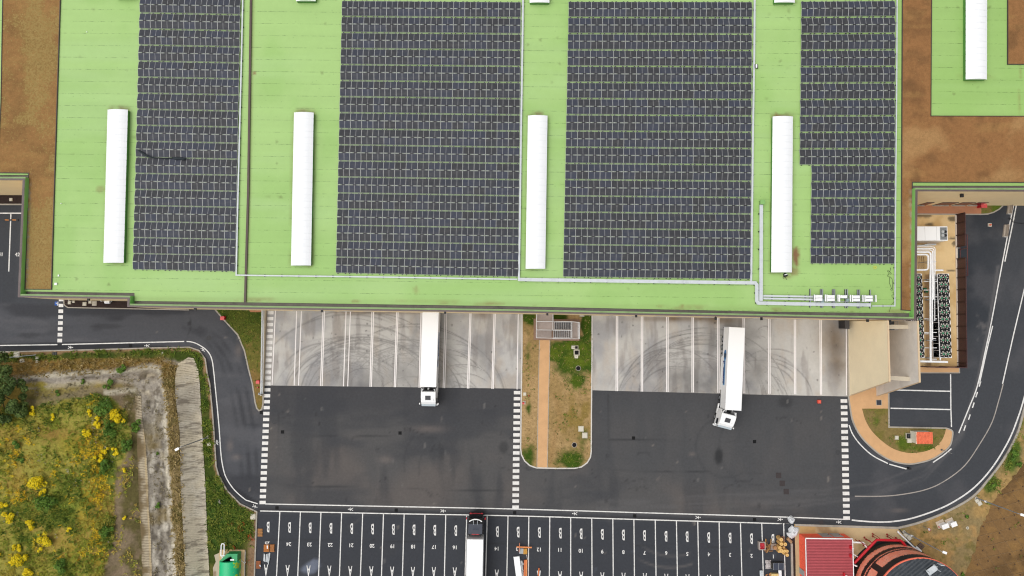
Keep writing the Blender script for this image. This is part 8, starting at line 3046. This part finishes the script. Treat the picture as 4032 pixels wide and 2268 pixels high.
for i in range(16):
    a = Vector((rr.uniform(-.45, .45), rr.uniform(-.8, .8), 0.05 + 0.03 * i))
    an_ = rr.choice((0.2, 1.3, 1.7, -0.6)) + rr.uniform(-.25, .25)
    d = Vector((math.cos(an_), math.sin(an_), rr.uniform(-.05, .05))) * rr.uniform(.3, .55)
    m = MB()
    m.bar(p.to_2d().to_3d() + a - d, p.to_2d().to_3d() + a + d, rr.uniform(.1, .2), 0.03)
    m.build("board", M(("heap timber", "heap timber dark")[i % 2], A(*((190, 142, 82), (140, 98, 60))[i % 2]), 0.85, 0.25, 4.0), t)
p = P(*K6(530, 795), 0.7)
t = thing("cardboard_drum", "brown drum standing on a grey carton next to the timber heap", "drum", (p.x, p.y, 0))
m = MB()
m.box((p.x - 0.1, p.y + 0.05, 0.25), (0.85, 0.95, 0.5))
m.build("carton", M("grey carton", A(150, 134, 124), 0.85, 0.1), t)
m = MB()
m.cyl((p.x, p.y - 0.02), 0.5, 0.95, 0.29, 20)
m.cyl((p.x, p.y - 0.02), 0.95, 0.98, 0.1, 12)
m.build("drum", M("brown drum", A(178, 132, 92), 0.8, 0.12), t, smooth=True)
for x, y, lb in ((482, 832, "white can below the brown drum"), (445, 838, "grey can beside the white one below the brown drum")):
    p = P(*K6(x, y), 0.35)
    m = MB()
    m.cyl((p.x, p.y), 0, 0.3, 0.1, 12)
    m.cyl((p.x, p.y), 0.3, 0.36, 0.06, 10)
    tag(m.build("spray_can", m_white if x > 460 else m_steel), lb, "can")

# white bulk bags
def bag(ctr, px, hgt, label, seed):
    p = P(*ctr, 0.5)
    t = thing("bulk_bag", label, "bag", (p.x, p.y, 0))
    r = random.Random(seed)
    out = [P(*x, 0.4) for x in px]
    m = MB()
    lv = 7
    vs, fs = [], []
    n_ = len(out)
    for l_ in range(lv):
        f = l_ / (lv - 1)
        sc = 1.0 - 0.85 * f ** 1.8
        for o_ in out:
            vs.append((p.x + (o_.x - p.x) * sc + r.uniform(-.07, .07), p.y + (o_.y - p.y) * sc + r.uniform(-.07, .07), max(0.01, hgt * math.sin(f * PI / 2) + r.uniform(-.1, .1))))
    for l_ in range(lv - 1):
        for i in range(n_):
            fs.append((l_ * n_ + i, l_ * n_ + (i + 1) % n_, (l_ + 1) * n_ + (i + 1) % n_, (l_ + 1) * n_ + i))
    fs.append(tuple((lv - 1) * n_ + i for i in range(n_)))
    m.add(vs, fs)
    m.build("sack", M("woven white", A(226, 228, 230), 0.6, 0.08, 3.0, dirt=A(180, 182, 186), dirt_amt=0.4), t)
    m = MB()
    for s_ in (-1, 1):
        m.tube([(p.x + s_ * .25, p.y, hgt * .8), (p.x + s_ * .12, p.y + .1, hgt + .12), (p.x + s_ * .02, p.y - .1, hgt * .95)], 0.03, 6)
    m.build("strap", M("strap grey", A(150, 152, 156), 0.6, 0.1), t)
    return t
bag(K6(915, 155), [K6(*p) for p in ((835, 150), (850, 110), (880, 85), (920, 78), (970, 90), (995, 135), (975, 190), (950, 235), (930, 262), (890, 235), (855, 205))], 0.9, "upright white bulk bag standing over the footway line", 5)
bag(K6(960, 440), [K6(*p) for p in ((865, 390), (890, 330), (930, 285), (985, 320), (1050, 330), (1095, 340), (1085, 400), (1060, 470), (1040, 540), (985, 570), (915, 600), (870, 570), (820, 510), (810, 465), (860, 460))], 0.8, "collapsed crumpled white bulk bag spread beside the red building's corner", 8)
# spare modules, film, boards
pa = P(*K6(620, 1232), 0.9)
t = thing("module_stack", "stack of spare dark solar modules parked across the white stall line", "solar panels", (pa.x, pa.y, 0))
m = MB()
m.box((pa.x, pa.y, 0.42), (1.68, 1.05, 0.75))
m.build("stack", M("stack side", A(60, 58, 58), 0.7, 0.2), t)
pmx = panel_mesh(1.72).build("solar_panel", [m_cell, m_frame], t, local=True)
pmx.location = (0, 0, 0.82)
p = P(*K6(400, 1200), 0.5)
t = thing("film_heap", "heap of crumpled whitish film over dark packaging beside the spare modules", "plastic film", (p.x, p.y, 0))
m = MB()
n_ = 10
vs = []
for i in range(n_ + 1):
    for j in range(n_ + 1):
        f, g_ = i / n_ - .5, j / n_ - .5
        vs.append((p.x + f * .95 + rr.uniform(-.05, .05), p.y + g_ * 1.4 + rr.uniform(-.05, .05), 0.03 + max(0, .55 * (1 - 3.4 * (f * f + g_ * g_))) + rr.uniform(0, .14)))
m.add(vs, [(i * 11 + j, i * 11 + 11 + j, i * 11 + 12 + j, i * 11 + 1 + j) for i in range(n_) for j in range(n_)])
m.build("film", M("dusty film", A(196, 188, 186), 0.5, 0.3, 3.0, dirt=A(70, 62, 62), dirt_amt=0.8), t)
m = MB()
m.box((p.x + .45, p.y - .1, 0.2), (0.3, 0.9, 0.4), 0.1)
m.build("packaging", M("dark packing", A(60, 56, 52)), t)
for x0, y0, x1, y1, z, lb, mt in ((215, 1325, 230, 1600, .35, "white sheet bundle lying on the stall line below the red crate", m_wtray), (645, 1318, 660, 1600, .3, "white sheet bundle lying below the spare modules", m_white)):
    a, b_ = P(*K6(x0, y0), z), P(*K6(x1, y1), z)
    t = thing("sheet_bundle", lb, "sheets", ((a + b_) / 2).to_tuple()[:2] + (0,))
    for k in range(3):
        m = MB()
        m.bar(a.lerp(b_, 0) + Vector(((k - 1) * .16, 0, -.1 * (k % 2))), b_ + Vector(((k - 1) * .16, 0, -.1 * (k % 2))), 0.15, 0.12)
        m.build("profile", mt, t)
for k in range(3):
    p = P(*K6(475 + 55 * k, 1440), 0.5)
    m = MB()
    m.box((p.x, p.y - .3, 0.3), (0.36, 1.2, 0.6))
    m.box((p.x, p.y - .3, 0.62), (0.3, 1.1, 0.03))
    tag(m.build("timber_block", M("pale yellow timber", A(232, 202, 136), 0.8, 0.08)), "pale yellow timber block in the row at the photo's bottom edge below the spare modules", "timber", "row of pale timber blocks")
p = P(*K6(380, 1440), 0.25)
t = thing("scrap_heap", "heap of orange brown scraps next to the pale timber blocks", "scrap", (p.x, p.y, 0))
for i in range(18):
    m = MB()
    a = Vector((rr.uniform(-.45, .45), rr.uniform(-.7, .4), rr.uniform(.05, .35)))
    m.bar(p.to_2d().to_3d() + a, p.to_2d().to_3d() + a + Vector((rr.uniform(-.3, .3), rr.uniform(-.3, .3), rr.uniform(-.05, .1))), rr.uniform(.06, .16), 0.05)
    m.build("scrap", M("orange scrap", A(206, 136, 76), 0.7, 0.3, 4.0), t)

# ================================================================== green fuel tank at the southwest corner
K8 = lambda x, y: (780 + x / 8.05, 2100 + y / 8.05)
def pad_col(u, v, x, y):
    c = np.tile(An(214, 184, 140), (u.size, 1))
    c = mixc(c, An(196, 182, 160), sm(u, 866, 860))
    c = mixc(c, An(140, 116, 92), sm(fbm(x, y, 1.2, 411), 0.56, 0.72) * sm(u, 856, 846))
    return c
PADP = [K8(510, 690), K8(670, 620), K8(690, 515), K8(1500, 520), K8(1480, 900), K8(1475, 2600), K8(560, 2600), K8(470, 1100), K8(560, 900)]
struct(field("tank_pad", PADP, 0.2, MATS["sandy concrete"], pad_col, z0=0.24))
m = MB()
m.prism(xy([K8(1492, 530), K8(1510, 600), K8(1485, 1000), K8(1470, 2600), K8(1445, 2600), K8(1460, 1000), K8(1475, 600)], 0.3), 0.1, 0.32)
struct(m.build("pad_edge", m_kerb))
zt_ = 2.5
a, b_ = P(*K8(655, 960), 1.6), P(*K8(1262, 960), 1.6)
gx0, gx1 = a.x, b_.x
gcx, gw = (a.x + b_.x) / 2, (b_.x - a.x)
gy0 = P(*K8(900, 940), zt_).y
gy1 = P(*K8(900, 2700), zt_).y
gt = thing("fuel_tank", "bright green rounded fuel tank with leaf decals and a raised dark flap", "tank", (gcx, gy0 - 2, 0.24))
m_gt, g1n, g1l, g1b = _new("tank green")
co = coords(g1n)
vo = g1n.new("ShaderNodeTexVoronoi")
vo.inputs["Scale"].default_value = 1.5
g1l.new(co, vo.inputs["Vector"])
sp = g1n.new("ShaderNodeSeparateXYZ")
g1l.new(co, sp.inputs[0])
side = mrange(g1n, g1l, sp.outputs[0], gcx + gw * 0.02, gcx + gw * 0.5, 0.0, 0.55)
lf_ = mth(g1n, g1l, "LESS_THAN", mth(g1n, g1l, "ADD", vo.outputs["Distance"], mth(g1n, g1l, "MULTIPLY", mth(g1n, g1l, "SUBTRACT", noise(g1n, g1l, co, 6.0, 3), 0.5), 0.5)), side)
g1l.new(mixrgb(g1n, g1l, lf_, A(10, 196, 128), A(176, 216, 50)), g1b.inputs["Base Color"])
g1b.inputs["Roughness"].default_value = 0.4
m_gt2 = M("tank dark green", A(8, 158, 92), 0.4, 0.08, 1.0)
prof = []
R0 = gw / 2
for i in range(25):
    an_ = PI * i / 24
    prof.append((gcx + R0 * math.cos(an_), 1.2 + 1.2 * math.sin(an_)))
prof = [(gcx + R0, 0.3)] + prof + [(gcx - R0, 0.3)]
m = MB()
n_ = len(prof)
vs = [(x, gy0, z) for x, z in prof] + [(x, gy1, z) for x, z in prof]
m.add(vs, [tuple(range(n_)), tuple(reversed(range(n_, 2 * n_)))] + [(i + n_, (i + 1) % n_ + n_, (i + 1) % n_, i) for i in range(n_)])
m.build("shell", m_gt, gt, smooth=True)
# front compartment lower and darker, with flap, plate and rear cover
cy0 = P(*K8(1080, 650), 1.7).y
p0, p1 = P(*K8(915, 700), 1.7), P(*K8(1252, 700), 1.7)
m = MB()
m.prism([(p0.x, cy0), (p1.x, cy0), (gx1 - 0.05, gy0 + 0.02), (gx0 + 0.1, gy0 + 0.02)], 0.3, 1.8)
m.box(((p0.x + p1.x) / 2, cy0 - 0.02, 1.78), (p1.x - p0.x + 0.1, 0.14, 0.2))
m.build("pump_compartment", m_gt2, gt)
m = MB()
fa, fb = P(*K8(780, 925), 2.1), P(*K8(1030, 760), 2.1)
m.add([(fa.x, fa.y, 1.82), (fb.x, fb.y, 1.82), (fb.x - 0.25, fb.y + 0.05, 2.35), (fa.x - 0.25, fa.y + 0.05, 2.35)], [(0, 1, 2, 3), (3, 2, 1, 0)])
m.add([(fa.x, fa.y, 1.815), (fb.x, fb.y, 1.815), (fb.x + 0.25, fb.y - 0.62, 1.815), (fa.x + 0.65, fa.y - 0.02, 1.815)], [(3, 2, 1, 0), (0, 1, 2, 3)])
m.build("flap", M("flap dark", A(40, 50, 48), 0.5, 0.2), gt)
p = P(*K8(1078, 842), 1.85)
m = MB()
m.box((p.x, p.y, 1.84), (0.6, 0.22, 0.03), 0.03)
m.build("data_plate", m_white, gt)
# white pipe loop, hoses, white boards
m = MB()
lp = [K8(725, 715), K8(735, 380), K8(755, 335), K8(800, 325), K8(828, 350), K8(828, 600), K8(820, 705), K8(725, 715)]
m.tube([P(u, v, 1.1) for u, v in lp], 0.1, 8)
m.tube([P(*K8(770, 720), 1.1), P(*K8(765, 860), 1.1)], 0.1, 8)
m.bar(P(*K8(715, 715), 1.1), P(*K8(870, 710), 1.1), 0.12, 0.1)
q0_ = P(*K8(790, 340), 1.1)
m.bar((q0_.x, q0_.y, 0.2), (q0_.x, q0_.y, 1.1), 0.09, 0.09)
q1_ = P(*K8(770, 715), 1.1)
m.bar((q1_.x, q1_.y, 0.2), (q1_.x, q1_.y, 1.1), 0.09, 0.09)
tag(m.build("guard_rail", m_white, smooth=True), "white tubular guard loop beside the green tank", "guard rail")
m = MB()
m.tube([P(*K8(*p), 0.4) for p in ((1270, 780), (1340, 800), (1385, 860), (1330, 890), (1300, 905), (1400, 880), (1440, 920), (1470, 950), (1515, 905))], 0.035, 6)
tag(m.build("fuel_hose", m_wtray, smooth=True), "looping white hose from the green tank to the pad's edge", "hose")
for y0, y1, lb in ((915, 1170, "upper white slab lying against the green tank's side"), (1195, 1330, "lower white slab lying against the green tank's side")):
    a, b_ = P(*K8(1318, y0), 0.35), P(*K8(1308, y1), 0.35)
    m = MB()
    m.bar(a, b_, 0.38, 0.14)
    m.bar(a + Vector((0, -.1, .08)), b_ + Vector((0, .1, .08)), 0.2, 0.03)
    tag(m.build("white_slab", M("white slab", A(214, 210, 204), 0.7, 0.1)), lb, "slab")
